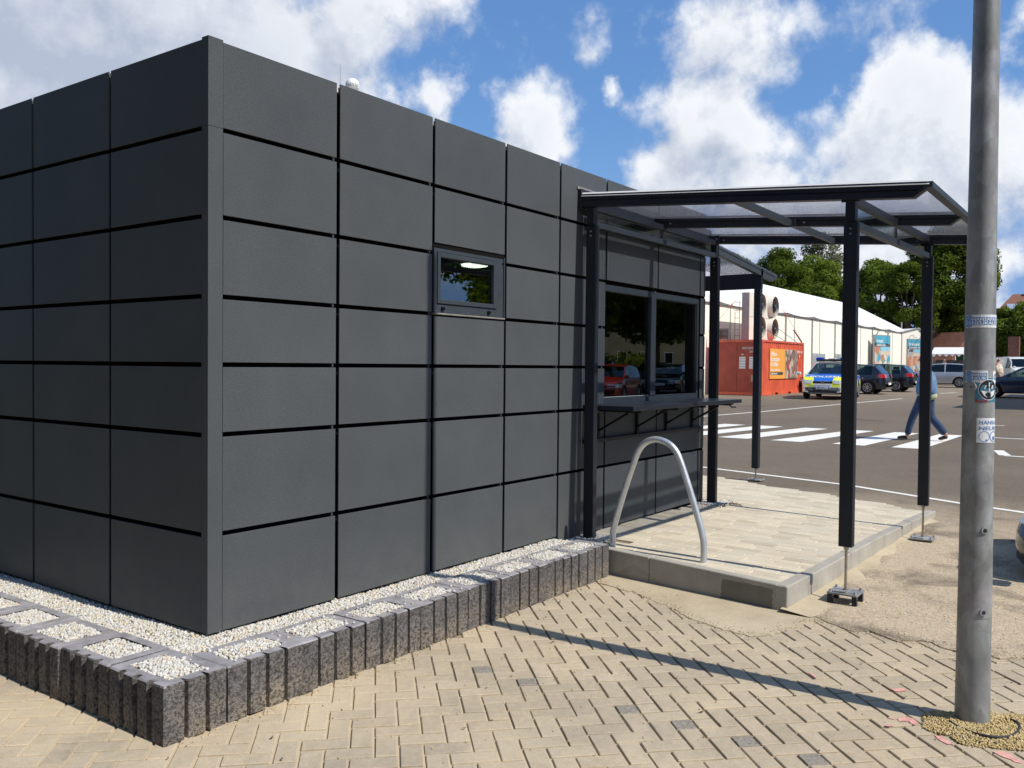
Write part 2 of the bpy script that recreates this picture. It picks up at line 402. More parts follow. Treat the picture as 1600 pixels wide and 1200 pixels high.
def asphalt():
    m, t, b = mat_base('asphalt'); p = wpos(t)
    v = nd(t, 'ShaderNodeTexVoronoi', Scale=115.0); t.links.new(p, v.inputs['Vector'])
    f = noise(t, 70, 4, .7, p); big = noise(t, .35, 5, .6, p)
    base = ramp(t, big, [(.3, (.118, .096, .071)), (.7, (.148, .120, .088))])
    hs = t.nodes.new('ShaderNodeHueSaturation'); hs.inputs['Saturation'].default_value = .25; t.links.new(v.outputs['Color'], hs.inputs['Color'])
    spk = mixc(t, .75, (1, 1, 1), hs.outputs[0], 'MULTIPLY')
    c = mixc(t, 1.0, base, mixc(t, 1.0, spk, (1.55, 1.55, 1.55), 'MULTIPLY'), 'MULTIPLY')
    c = mixc(t, 1.0, c, ramp(t, f, [(.3, .78), (.7, 1.22)]), 'MULTIPLY')
    # worn pale, sand-dusted zone by the platform, and tar patches
    sx = t.nodes.new('ShaderNodeSeparateXYZ'); t.links.new(p, sx.inputs[0])
    dd = t.nodes.new('ShaderNodeVectorMath'); dd.operation = 'DISTANCE'; dd.inputs[1].default_value = (4.6, -2.3, 0); t.links.new(p, dd.inputs[0])
    near = ramp(t, mnode(t, 'DIVIDE', dd.outputs['Value'], 6.0), [(.25, 1.0), (.80, 0.0)])
    pat = ramp(t, noise(t, 1.6, 6, .62, p, .5), [(.32, 0.0), (.50, 1.0)])
    k = mnode(t, 'MULTIPLY', near, pat)
    dusty = mixc(t, 1.0, (.47, .385, .275), ramp(t, f, [(.3, .62), (.7, 1.3)]), 'MULTIPLY')
    dusty = mixc(t, .6, dusty, mixc(t, 1.0, dusty, mixc(t, 1.0, spk, (1.5, 1.5, 1.5), 'MULTIPLY'), 'MULTIPLY'))
    c = mixc(t, mnode(t, 'MULTIPLY', k, .92), c, dusty)
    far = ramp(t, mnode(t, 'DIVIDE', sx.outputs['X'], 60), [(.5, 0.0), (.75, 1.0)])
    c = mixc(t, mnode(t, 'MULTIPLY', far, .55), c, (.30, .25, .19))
    oil = mnode(t, 'MULTIPLY', ramp(t, noise(t, .55, 5, .6, p, .4), [(.60, 0.0), (.72, .45)]), 1.0)
    c = mixc(t, oil, c, (.06, .052, .045))
    cr = ramp(t, noise(t, 1.1, 7, .6, p, .3), [(.494, 0.0), (.5, .35), (.506, 0.0)])
    c = mixc(t, cr, c, (.05, .045, .04))
    t.links.new(c, b.inputs['Base Color']); b.inputs['Roughness'].default_value = .88; b.inputs['Specular IOR Level'].default_value = .25
    bump(t, b, v.outputs['Distance'], .7, .004)
    return m
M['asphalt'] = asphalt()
def lava_block():
    m, t, b = mat_base('dark_porous_concrete'); p = wpos(t); r = t.nodes.new('ShaderNodeObjectInfo').outputs['Random']
    f = noise(t, 62, 4, .75, p); g3 = noise(t, 9, 4, .6, p)
    v = nd(t, 'ShaderNodeTexVoronoi', Scale=140.0); t.links.new(p, v.inputs['Vector'])
    c = ramp(t, g3, [(.3, (.105, .100, .102)), (.7, (.155, .147, .148))])
    c = mixc(t, 1.0, c, ramp(t, f, [(.33, .25), (.40, .95), (.7, 1.12)]), 'MULTIPLY')
    sz = t.nodes.new('ShaderNodeSeparateXYZ'); t.links.new(p, sz.inputs[0])
    low = mnode(t, 'MULTIPLY', ramp(t, sz.outputs['Z'], [(.0, 1.0), (.17, .12)]), ramp(t, noise(t, 7, 4, .6, p), [(.35, .1), (.7, .8)]))
    c = mixc(t, mnode(t, 'MULTIPLY', low, .8), c, mixc(t, 1.0, (.42, .34, .235), ramp(t, f, [(.36, .25), (.5, 1.0)]), 'MULTIPLY'))
    c = mixc(t, 1.0, c, ramp(t, r, [(0, .9), (1, 1.1)]), 'MULTIPLY')
    t.links.new(c, b.inputs['Base Color']); b.inputs['Roughness'].default_value = .95; b.inputs['Specular IOR Level'].default_value = .15
    h = mnode(t, 'ADD', ramp(t, f, [(.34, 0.0), (.5, 1.0)]), mnode(t, 'MULTIPLY', v.outputs['Distance'], .5))
    bump(t, b, h, .9, .008); return m
M['lava'] = lava_block()
M['lava_top'] = simple('pressed_concrete_top', (.28, .273, .292), .9, spec=.15, var=.28, scale=14, bmp=.5, bscale=90, bdist=.005)
def gravel_mat(name, cols, bright=1.0):
    m, t, b = mat_base(name); g4 = t.nodes.new('ShaderNodeNewGeometry').outputs['Random Per Island']; p = wpos(t)
    c = ramp(t, g4, cols)
    c = mixc(t, 1.0, c, ramp(t, noise(t, 180, 3, .7, p), [(.3, .72), (.7, 1.15)]), 'MULTIPLY')
    t.links.new(c, b.inputs['Base Color']); b.inputs['Roughness'].default_value = .8; b.inputs['Specular IOR Level'].default_value = .3
    bump(t, b, noise(t, 240, 2, .6, p), .5, .003)
    return m
M['gravel'] = gravel_mat('white_gravel', [(0, (.58, .57, .53)), (.3, (.70, .69, .66)), (.55, (.46, .46, .45)), (.80, (.62, .59, .52)), (.95, (.58, .47, .29)), (1, (.34, .34, .34))])
M['gravel_gold'] = gravel_mat('golden_gravel', [(0, (.50, .38, .17)), (.4, (.62, .50, .26)), (.7, (.40, .28, .10)), (.9, (.66, .58, .40)), (1, (.30, .2, .08))])
def paver_light():
    m, t, b = mat_base('pale_paver'); p = wpos(t); r = island(t)
    c = ramp(t, r, [(0, (.48, .42, .32)), (.25, (.59, .53, .41)), (.5, (.53, .485, .39)), (.75, (.64, .57, .44)), (1, (.47, .415, .32))])
    c = mixc(t, 1.0, c, ramp(t, noise(t, 120, 3, .7, p), [(.25, .84), (.75, 1.12)]), 'MULTIPLY')
    c = mixc(t, 1.0, c, ramp(t, noise(t, 1.6, 4, .6, p), [(.3, .90), (.7, 1.06)]), 'MULTIPLY')
    t.links.new(c, b.inputs['Base Color']); b.inputs['Roughness'].default_value = .88; b.inputs['Specular IOR Level'].default_value = .2
    bump(t, b, noise(t, 170, 3, .7, p), .3, .003); return m
M['paver'] = paver_light()
def curb_mat():
    m, t, b = mat_base('curb_concrete'); p = wpos(t)
    a = noise(t, 3.5, 5, .65, p); f = noise(t, 130, 3, .7, p)
    c = ramp(t, a, [(.3, (.31, .295, .26)), (.65, (.42, .40, .35)), (.8, (.46, .43, .37))])
    c = mixc(t, 1.0, c, ramp(t, f, [(.25, .82), (.75, 1.14)]), 'MULTIPLY')
    sy = t.nodes.new('ShaderNodeSeparateXYZ'); t.links.new(p, sy.inputs[0])
    yy = mnode(t, 'ADD', sy.outputs['Y'], mnode(t, 'MULTIPLY', mnode(t, 'SUBTRACT', noise(t, 9, 5, .7, p), .5), .10))
    a1 = mnode(t, 'LESS_THAN', mnode(t, 'ABSOLUTE', mnode(t, 'ADD', yy, 1.60)), .19); zz_ = mnode(t, 'LESS_THAN', sy.outputs['Z'], mnode(t, 'ADD', .125, mnode(t, 'MULTIPLY', noise(t, 6, 4, .7, p), .03)))
    a2 = mnode(t, 'LESS_THAN', sy.outputs['X'], 3.12)
    b1 = mnode(t, 'LESS_THAN', mnode(t, 'ADD', mnode(t, 'ABSOLUTE', mnode(t, 'ADD', yy, .70)), mnode(t, 'MULTIPLY', sy.outputs['Z'], 2.2)), .26)
    wet = mnode(t, 'MULTIPLY', mnode(t, 'MAXIMUM', mnode(t, 'MULTIPLY', mnode(t, 'MULTIPLY', a1, zz_), a2), mnode(t, 'MULTIPLY', b1, .35)), .8)
    c = mixc(t, wet, c, mixc(t, 1.0, c, (.42, .42, .42), 'MULTIPLY'))
    t.links.new(c, b.inputs['Base Color']); b.inputs['Roughness'].default_value = .85; b.inputs['Specular IOR Level'].default_value = .25
    bump(t, b, f, .35, .003); return m
M['curb'] = curb_mat()
M['paint_white'] = simple('road_paint', (.74, .72, .66), .7, var=.10, scale=8, bmp=.5, bscale=90, bdist=.004)
M['pink'] = simple('pink_marking_spray', (.64, .33, .29), .9, var=.25, scale=30)
M['rubber'] = simple('tyre_rubber', (.018, .018, .018), .8, spec=.3)
M['alloy'] = simple('alloy_rim', (.55, .56, .58), .28, metal=.8, var=.06)
M['cable'] = simple('black_cable', (.03, .03, .035), .6)

def glass_pane(name, f0=.13, tint=(.42, .46, .44)):
    m, t, b = mat_base(name); t.nodes.remove(b)
    gl = t.nodes.new('ShaderNodeBsdfGlossy'); gl.inputs['Roughness'].default_value = .004; gl.inputs['Color'].default_value = (.92, .96, .95, 1)
    tr = t.nodes.new('ShaderNodeBsdfTransparent'); tr.inputs['Color'].default_value = (*tint, 1)
    lw = t.nodes.new('ShaderNodeLayerWeight'); lw.inputs['Blend'].default_value = .5
    fr = mnode(t, 'MULTIPLY_ADD', mnode(t, 'POWER', lw.outputs['Facing'], 4.0), 1 - f0, f0)
    mx = t.nodes.new('ShaderNodeMixShader'); t.links.new(fr, mx.inputs[0]); t.links.new(tr.outputs[0], mx.inputs[1]); t.links.new(gl.outputs[0], mx.inputs[2])
    bm = t.nodes.new('ShaderNodeBump'); bm.inputs['Strength'].default_value = .02; bm.inputs['Distance'].default_value = .02
    t.links.new(noise(t, 1.3, 2, .5, wpos(t)), bm.inputs['Height']); t.links.new(bm.outputs[0], gl.inputs['Normal'])
    t.links.new(mx.outputs[0], t.nodes['Material Output'].inputs[0]); return m
M['glass'] = glass_pane('window_glass', .21)
M['glass_small'] = glass_pane('sash_glass', .22)
M['glass_clear'] = glass_pane('clear_glass', .06, (.80, .86, .84))
M['car_glass'] = glass_pane('car_glass', .05, (.34, .42, .38))
def roof_sheet():
    m, t, b = mat_base('multiwall_polycarbonate'); t.nodes.remove(b); p = opos(t)
    s = t.nodes.new('ShaderNodeSeparateXYZ'); t.links.new(p, s.inputs[0])
    w = mnode(t, 'FRACT', mnode(t, 'MULTIPLY', s.outputs['X'], 1 / .042))
    w = mnode(t, 'ABSOLUTE', mnode(t, 'SUBTRACT', w, .5))
    rib = ramp(t, w, [(.10, 1.0), (.24, 0.0)])                 # webs between the chambers
    tr = t.nodes.new('ShaderNodeBsdfTransparent')
    t.links.new(mixc(t, rib, (.94, .955, .99), (.62, .64, .70)), tr.inputs['Color'])
    gl = t.nodes.new('ShaderNodeBsdfGlossy'); gl.inputs['Roughness'].default_value = .12; gl.inputs['Color'].default_value = (.95, .95, .98, 1)
    df = t.nodes.new('ShaderNodeBsdfTranslucent'); df.inputs['Color'].default_value = (.62, .62, .66, 1)
    fr = t.nodes.new('ShaderNodeFresnel'); fr.inputs['IOR'].default_value = 1.5
    m1 = t.nodes.new('ShaderNodeMixShader'); m1.inputs[0].default_value = .07; t.links.new(tr.outputs[0], m1.inputs[1]); t.links.new(df.outputs[0], m1.inputs[2])
    m2 = t.nodes.new('ShaderNodeMixShader'); t.links.new(mnode(t, 'MULTIPLY', fr.outputs[0], .45), m2.inputs[0]); t.links.new(m1.outputs[0], m2.inputs[1]); t.links.new(gl.outputs[0], m2.inputs[2])
    t.links.new(m2.outputs[0], t.nodes['Material Output'].inputs[0]); return m
M['roof_sheet'] = roof_sheet()
def leaf_mat(name, c0, c1, trans=.35):
    m, t, b = mat_base(name); t.nodes.remove(b)
    r = t.nodes.new('ShaderNodeNewGeometry').outputs['Random Per Island']
    c = ramp(t, r, [(0, c0), (1, c1)])
    c = mixc(t, 1.0, c, ramp(t, noise(t, .45, 3, .6, wpos(t)), [(.3, .75), (.7, 1.25)]), 'MULTIPLY')
    d = t.nodes.new('ShaderNodeBsdfDiffuse'); tl = t.nodes.new('ShaderNodeBsdfTranslucent'); t.links.new(c, d.inputs[0])
    t.links.new(mixc(t, 1.0, c, (1.3, 1.25, .5), 'MULTIPLY'), tl.inputs[0])
    mx = t.nodes.new('ShaderNodeMixShader'); mx.inputs[0].default_value = trans; t.links.new(d.outputs[0], mx.inputs[1]); t.links.new(tl.outputs[0], mx.inputs[2])
    t.links.new(mx.outputs[0], t.nodes['Material Output'].inputs[0]); return m
M['leaf'] = leaf_mat('chestnut_leaves', (.055, .085, .014), (.135, .185, .032))
M['leaf_light'] = leaf_mat('lime_leaves', (.085, .130, .020), (.19, .25, .048))
M['leaf_birch'] = leaf_mat('silver_leaves', (.12, .135, .085), (.22, .235, .16))
M['bark'] = simple('bark', (.075, .060, .045), .95, var=.35, scale=5, bmp=.8, bscale=12, bdist=.03)
M['grass'] = simple('grass_ground', (.09, .105, .045), .95, var=.3, scale=.4)
# ============================================================ ground
def gz(x): return .0085 * max(0.0, min(x, 130.0) - 4.0)
# open land to the horizon
rows = [-300, -20, 4, 130, 400, 3000]; V = []; F = []
for x in rows:
    for y in (-3000, 3000): V.append((x, y, gz(x) - .05))
for i in range(len(rows) - 1): F.append([2 * i, 2 * i + 1, 2 * i + 3, 2 * i + 2][::-1])
o = mobj('ground', mesh_np('ground', V, F, M['grass'])); tag(o, kind='structure')

EDGE = [(3.2, -1.99), (3.06, -2.04), (3.0, -2.13), (2.90, -2.28), (2.87, -2.36), (2.93, -2.43), (2.88, -2.53), (2.84, -2.61), (2.92, -2.70), (2.93, -2.78), (2.86, -2.86), (2.84, -2.98),
        (2.90, -3.06), (2.83, -3.14), (2.91, -3.21), (2.99, -3.28), (2.93, -3.42), (3.0, -3.6), (2.92, -3.9), (3.0, -4.3), (2.95, -4.8), (3.0, -5.4), (2.95, -6.0)]
rj = random.Random(2)
E2 = []
for a, b in zip(EDGE[:-1], EDGE[1:]):
    for t in (0, .33, .66): E2.append((a[0] + (b[0] - a[0]) * t + rj.uniform(-.012, .012), a[1] + (b[1] - a[1]) * t))
E2.append(EDGE[-1])
# asphalt of the car park: one sheet with a ragged near edge
V = []; F = []
poly = E2 + [(-60, -6.0), (-60, -60), (4.02, -60), (4.02, -1.8), (3.2, -1.8)]
mb = MB(); zt = .006
n = len(poly); mb.raw([(x, y, zt) for x, y in poly] + [(x, y, -.03) for x, y in poly], [list(range(n))] + [[i, n + i, n + (i + 1) % n, (i + 1) % n] for i in range(n)])
o = mb.build('parking_lot', M['asphalt']); tag(o, kind='structure')
V = []; F = []
xs = [4, 8, 16, 40, 90, 150]
for x in xs:
    for y in (-70, 70): V.append((x, y, gz(x) + .0062))
for i in range(len(xs) - 1): F.append([2 * i, 2 * i + 2, 2 * i + 3, 2 * i + 1])
o = mobj('road', mesh_np('road', V, F, M['asphalt'])); tag(o, kind='structure')

# painted lines and the zebra crossing
def paint(name, quads, lift=.004):
    V = []; F = []
    for q in quads:
        n = len(V)
        for x, y in q: V.append((x, y, gz(x) + .0062 + lift))
        F.append(list(range(n, n + len(q))))
    me = mesh_np(name, V, F, M['paint_white'])
    bm = bmesh.new(); bm.from_mesh(me); bmesh.ops.recalc_face_normals(bm, faces=bm.faces)
    for f in bm.faces:
        if f.normal.z < 0: f.normal_flip()
    bm.to_mesh(me); bm.free()
    o = mobj(name, me); tag(o, kind='structure'); return o
for a, b, c, d in ((-.42, .12, -.54, -.05), (.61, 1.22, .36, .88), (1.82, 2.45, 1.33, 1.80), (2.95, 3.60, 2.39, 2.93), (4.08, 4.66, 3.46, 4.02), (5.05, 5.62, 4.43, 4.98), (6.15, 6.7, 5.5, 6.05)):
    paint('zebra_stripe', [[(15.1, a), (18.9, c), (18.9, d), (15.1, b)]])
def line(pts, w): 
    qs = []
    for a, b in zip(pts[:-1], pts[1:]):
        d = Vector((b[0] - a[0], b[1] - a[1])).normalized(); n = Vector((-d.y, d.x)) * w / 2
        qs.append([(a[0] + n.x, a[1] + n.y), (a[0] - n.x, a[1] - n.y), (b[0] - n.x, b[1] - n.y), (b[0] + n.x, b[1] + n.y)])
    return qs
paint('road_line', line([(10.6, 4.2), (9.98, 1.69), (9.37, -.56), (8.62, -2.05), (7.6, -4.6)], .10))
paint('road_line', line([(18.5, 7.1), (24.86, 6.1), (31.0, 5.5), (38.1, 4.72)], .13))
paint('parking_line', line([(22.8, -.55), (22.8, -.9)], .12) )
paint('parking_line', line([(18.7, -1.05), (18.75, -4.5)], .12))
paint('parking_line', [[(15.70, -1.52), (15.75, -1.68), (14.85, -1.90), (14.78, -1.72)]])
paint('parking_line', line([(14.75, -1.8), (14.7, -5.5)], .12))
paint('parking_line', line([(46.0, 4.6), (47.7, 4.1)], .2))
paint('parking_line', line([(12.0, -2.85), (12.0, -3.0)], .05))

# sand strip in front of the platform
SAND = [(3.26, -.36), (3.10, -.42), (2.95, -.52), (2.90, -.75), (2.86, -.92), (2.76, -1.10), (2.66, -1.26), (2.54, -1.43), (2.45, -1.62), (2.42, -1.74), (2.39, -1.88), (2.55, -1.99), (2.80, -2.06), (3.02, -2.10), (3.25, -2.02), (3.4, -1.9), (3.4, -.36)]
E3 = []
for a, b in zip(SAND[:-1], SAND[1:]):
    for t in (0, .25, .5, .75): E3.append((a[0] + (b[0] - a[0]) * t + rj.uniform(-.015, .015), a[1] + (b[1] - a[1]) * t + rj.uniform(-.012, .012)))
mb = MB(); mb.prism(E3, -.03, .0030)
o = mb.build('sand_strip', M['sand']); tag(o, kind='structure')
# spilled sand along the foot of the right hand curb
E4 = []
for k in range(30):
    x = 3.0 + k * .155; E4.append((x, -2.0 - .05 * math.sin(k * 1.7) - rj.uniform(0, .05) - (.05 if k < 4 else 0)))
E4 = [(3.0, -1.86)] + E4 + [(7.5, -1.93)]
mb = MB()
for i in range(1, len(E4) - 2):
    (x0, y0), (x1, y1) = E4[i], E4[i + 1]
    mb.raw([(x0, y0, gz(x0) + .0068), (x1, y1, gz(x1) + .0068), (x1, -1.86, gz(x1) + .03), (x0, -1.86, gz(x0) + .03)], [[0, 1, 2, 3]])
o = mb.build('sand_trickle', M['sand']); tag(o, kind='structure')

def inside(pt, poly):
    x, y = pt; c = False; j = len(poly) - 1
    for i in range(len(poly)):
        xi, yi = poly[i]; xj, yj = poly[j]
        if (yi > y) != (yj > y) and x < (xj - xi) * (y - yi) / (yj - yi) + xi: c = not c
        j = i
    return c

# ------------------------------------------------------------ herringbone paving
pv_ = MB().box(-6, 3.02, -6.0, 3.0, -.06, -.0085).build('brick_paving', M['joint_sand']); tag(pv_, kind='structure')
u = .1015; th = R(44.5); ox, oy = .0812, .0913
ca, sa = math.cos(th), math.sin(th)
def stone_mesh(name, L, Wd, H, mat, b=.004, jit=0, seed=0):
    m = MB().box(-L / 2, L / 2, -Wd / 2, Wd / 2, -H, 0, bev=b)
    me = mesh_np(name, m.V, m.F, mat)
    bm = bmesh.new(); bm.from_mesh(me); bmesh.ops.recalc_face_normals(bm, faces=bm.faces)
    r = random.Random(seed)
    for v in bm.verts:
        if jit: v.co.x += r.uniform(-jit, jit); v.co.y += r.uniform(-jit, jit)
    bmesh.ops.delete(bm, geom=[f for f in bm.faces if f.calc_center_median().z < -H + .001], context='FACES')
    bm.to_mesh(me); bm.free(); return me
BR = [stone_mesh('brick', 2 * u - .0092, u - .0108, .03, M['brick'], .0035, .0010, k) for k in range(5)]
BH = [stone_mesh('brick', u - .0085, u - .0085, .03, M['brick'], .0035, .0010, 9 + k) for k in range(2)]
BHD = stone_mesh('brick', u - .0085, u - .0085, .03, M['brick_dark'], .0035, .0010, 12)
cams = Vector((-2.6431, -3.7544, 1.6))
def project(P):
    d = Vector(P) - cams; z = d.dot(_f)
    return (800 + 1372 * d.dot(_r) / z, 600 - 1372 * d.dot(_u) / z, z) if z > .1 else (-1e4, -1e4, z)
rb = random.Random(11); bricks = []
edgeband = [(x, y) for x, y in EDGE]
AS_POLY = [(x, y) for x, y in E2] + [(60, -6), (60, -1.9)]
dark_at = [(3.55, -.05)]
for i in range(-75, 75):
    for j in range(-75, 75):
        t = (i - j) % 4
        if t not in (0, 3): continue
        a, b = (i + 1, j + .5) if t == 0 else (i + .5, j + 1)
        a = ox + a * u; b = oy + b * u
        x = a * ca - b * sa; y = a * sa + b * ca
        if x > 3.1 or x < -5.8 or y < -5.9 or y > 2.9: continue
        if x > -.50 and y > -.40: continue
        if x > -.45 and y > -.43 and x < 3.1: continue
        if (x - 1.79) ** 2 + (y + 3.152) ** 2 < .15 ** 2 or ((x - 1.68) ** 2 + (y + 3.25) ** 2 < .09 ** 2): continue
        px, py, dz = project((x, y, 0))
        size = 1e3 / max(dz, .3) ** 2 if (-40 < px < 1640 and py < 1240) else 0
        ang = th + (0 if t == 0 else math.pi / 2)
        bricks.append((size, x, y, ang))
bricks.sort(key=lambda q: -q[0])
top = [q for q in bricks[:300] if q[0] > 0]; rest = bricks[len(top):]
rec = 0
DARK = [[0.992, -2.105], [0.992, -2.408], [1.018, -0.97], [1.021, -1.239], [0.985, -2.695], [0.994, -1.839], [0.952, -2.099]]
for k, (s, x, y, ang) in enumerate(top):
    me = BR[k % 5]
    hit = [q for q in DARK if abs((q[0] - x) * math.cos(ang) + (q[1] - y) * math.sin(ang)) < u and abs(-(q[0] - x) * math.sin(ang) + (q[1] - y) * math.cos(ang)) < u / 2]
    if hit:
        sd_ = 1 if (hit[0][0] - x) * math.cos(ang) + (hit[0][1] - y) * math.sin(ang) > 0 else -1
        for sg in (1, -1):
            hb_ = BH[0] if sg != sd_ else BHD
            mobj('brick', hb_, pv_, (x + sg * u / 2 * math.cos(ang), y + sg * u / 2 * math.sin(ang), rb.uniform(-.0022, .0010)), (0, 0, ang))
        continue
    o = mobj('brick', me, pv_, (x, y, rb.uniform(-.0022, .0016)), (rb.gauss(0, .006), rb.gauss(0, .006), ang + rb.gauss(0, .006)))
def scatter_join(name, items, proto, mat, parent, kind='stuff'):
    """items: (x,y,z,rotz,tiltx,tilty,scale) -> one mesh of copies of proto mesh"""
    if not items: return None
    PV = np.array([v.co[:] for v in proto.vertices]); PF = [list(p.vertices) for p in proto.polygons]
    V = []; F = []; n = 0
    for (x, y, z, rz, tx, ty) in items:
        Rm = np.array(Euler((tx, ty, rz)).to_matrix()); V.append(PV @ Rm.T + np.array((x, y, z)))
        F += [[i + n for i in f] for f in PF]; n += len(PV)
    o = mobj(name, mesh_np(name, np.concatenate(V), F, mat), parent); tag(o, kind=kind); return o
scatter_join('bricks', [(x, y, rb.uniform(-.0022, .0016), ang + rb.gauss(0, .006), rb.gauss(0, .005), rb.gauss(0, .005)) for s, x, y, ang in rest], BR[0], M['brick'], pv_)

# pink survey paint flecks on the bricks
def fleck(pts, mat=M['pink'], z=.0042):
    n = len(pts); cx = sum(p[0] for p in pts) / n; cy = sum(p[1] for p in pts) / n
    V = [(cx, cy, z)]; r = random.Random(int(cx * 1000)); 
    P = []
    for a, b in zip(pts, pts[1:] + pts[:1]):
        for t in (0, .25, .5, .75): P.append((a[0] + (b[0] - a[0]) * t + r.uniform(-.005, .005), a[1] + (b[1] - a[1]) * t + r.uniform(-.005, .005), z))
    V += P; m = len(P)
    return mobj('paint_fleck', mesh_np('paint_fleck', V, [[0, 1 + i, 1 + (i + 1) % m] for i in range(m)], mat), pv_)
def pxq(pts): return pts
for q in [[[1.976, -2.36], [1.988, -2.375], [1.924, -2.422], [1.915, -2.409]], [[1.992, -2.761], [2.041, -2.812], [2.017, -2.834], [1.969, -2.788]], [[1.59, -2.831], [1.596, -2.894], [1.606, -2.841]], [[1.611, -2.871], [1.653, -2.893], [1.662, -2.927], [1.616, -2.966], [1.585, -2.947], [1.612, -2.916], [1.585, -2.891]], [[1.504, -2.843], [1.527, -2.874], [1.51, -2.872], [1.488, -2.844]], [[1.521, -3.041], [1.532, -3.063], [1.468, -3.122], [1.45, -3.111], [1.477, -3.073]], [[1.494, -3.276], [1.519, -3.309], [1.452, -3.389], [1.433, -3.371], [1.453, -3.316]]]:
    fleck([tuple(p) for p in q])

# ------------------------------------------------------------ gravel helper (real little stones)
phi = (1 + 5 ** .5) / 2
IV = np.array([(-1, phi, 0), (1, phi, 0), (-1, -phi, 0), (1, -phi, 0), (0, -1, phi), (0, 1, phi), (0, -1, -phi), (0, 1, -phi), (phi, 0, -1), (phi, 0, 1), (-phi, 0, -1), (-phi, 0, 1)]) / 1.9
IF = np.array([(0, 11, 5), (0, 5, 1), (0, 1, 7), (0, 7, 10), (0, 10, 11), (1, 5, 9), (5, 11, 4), (11, 10, 2), (10, 7, 6), (7, 1, 8), (3, 9, 4), (3, 4, 2), (3, 2, 6), (3, 6, 8), (3, 8, 9), (4, 9, 5), (2, 4, 11), (6, 2, 10), (8, 6, 7), (9, 8, 1)])
def gravel(name, P, s0, s1, mat, seed=0, parent=None):
    rg = np.random.default_rng(seed); n = len(P)
    V = IV[None] * (1 + rg.uniform(-.28, .28, (n, 12, 1)))
    V = V * rg.uniform(s0, s1, (n, 1, 1)) * rg.uniform(.6, 1.15, (n, 1, 3))
    a = rg.uniform(0, 6.283, n); b = rg.uniform(-1, 1, n)
    c, s = np.cos(a), np.sin(a); Rz = np.zeros((n, 3, 3)); Rz[:, 0, 0] = c; Rz[:, 0, 1] = -s; Rz[:, 1, 0] = s; Rz[:, 1, 1] = c; Rz[:, 2, 2] = 1
    c, s = np.cos(b), np.sin(b); Rx = np.zeros((n, 3, 3)); Rx[:, 0, 0] = 1; Rx[:, 1, 1] = c; Rx[:, 1, 2] = -s; Rx[:, 2, 1] = s; Rx[:, 2, 2] = c
    V = np.einsum('nij,nvj->nvi', Rz @ Rx, V) + np.asarray(P)[:, None, :]
    F = (IF[None] + (np.arange(n) * 12)[:, None, None]).reshape(-1, 3)
    o = mobj(name, mesh_np(name, V.reshape(-1, 3), F, mat), parent); return o

# ============================================================ planter edging of hollow blocks
SL = .4275; ZT = .25
def ribbed_block(L, D, gw=.017, gd=.040, H=.25, cav=(.062, .07), seed=0, corner=False):
    """block from x 0..L, y 0 (outer ribbed face) .. D, hollow; grooves every ~.1 on the outer face (and the x=0 end if corner)"""
    r = random.Random(seed)
    n = round(L / .1067); pit = L / n; g2 = .034; d2 = .027
    out = []
    for k in range(n):
        x = k * pit
        if k > 0 or True: out += [(x - gw * .9 if k else .0, 0.004 if k == 0 else 0)] if k == 0 else [(x - gw * .5, 0), (x - gw * .2, gd), (x + gw * .35, gd)]
        out += [(x + gw * .62 + r.uniform(0, .003), 0)] if k else [(.012, 0)]
    out += [(L - .010, 0), (L, .010)]
    out += [(L, D - .012), (L - .012, D), (.012, D), (0, D - .012)]
    if corner:
        m = round(D / .1067); pt = D / m
        for k in range(m - 1, 0, -1):
            y = k * pt; out += [(0, y + g2 * .55), (d2, y + g2 * .40), (d2, y - g2 * .40), (0, y - g2 * .55)]
    else: out += [(0, .010)]
    cx0, cx1, cy0, cy1 = cav[0], L - cav[0], .060, D - .055
    q = .02; inn = [(cx0 + q, cy0), (cx1 - q, cy0), (cx1, cy0 + q), (cx1, cy1 - q), (cx1 - q, cy1), (cx0 + q, cy1), (cx0, cy1 - q), (cx0, cy0 + q)]
    bm = bmesh.new()
    bev = .006
    def ring(pts, z): return [bm.verts.new((x, y, z)) for x, y in pts]
    lo = ring(out, 0); hi = ring([(x + r.uniform(-.0015, .0015), y + r.uniform(-.001, .0015)) for x, y in out], H - bev)
    cxm, cym = L / 2, D / 2
    tp = ring([(x + (cxm - x) * bev / (L / 2), y + (cym - y) * bev / (D / 2)) for x, y in out], H)
    ci = ring(inn, H); cl = ring(inn, H - .09)
    N_ = len(out)
    for A, B in ((lo, hi), (hi, tp)):
        for i in range(N_): bm.faces.new((A[i], A[(i + 1) % N_], B[(i + 1) % N_], B[i]))
    for i in range(8): bm.faces.new((ci[i], ci[(i + 1) % 8], cl[(i + 1) % 8], cl[i]))
    bm.faces.new(cl)
    es = [bm.edges.get((tp[i], tp[(i + 1) % N_])) for i in range(N_)] + [bm.edges.get((ci[i], ci[(i + 1) % 8])) for i in range(8)]
    bmesh.ops.triangle_fill(bm, use_beauty=True, edges=es)
    bmesh.ops.recalc_face_normals(bm, faces=bm.faces)
    for f in bm.faces:
        if f.normal.z > .7 and f.calc_center_median().z > H - .01: f.material_index = 1
    me = bpy.data.meshes.new('block'); bm.to_mesh(me); bm.free(); me.materials.append(M['lava']); me.materials.append(M['lava_top'])
    return me
pl = empty('planter_wall', (0, 0, 0), 0, 'knee-high row of dark hollow concrete blocks with ribbed faces round the foot of the kiosk', 'planter wall')
def tri_area_fill(P): pass
cav_rects = []
mesh_f = [ribbed_block(SL - .0018, .285, seed=k) for k in range(4)]
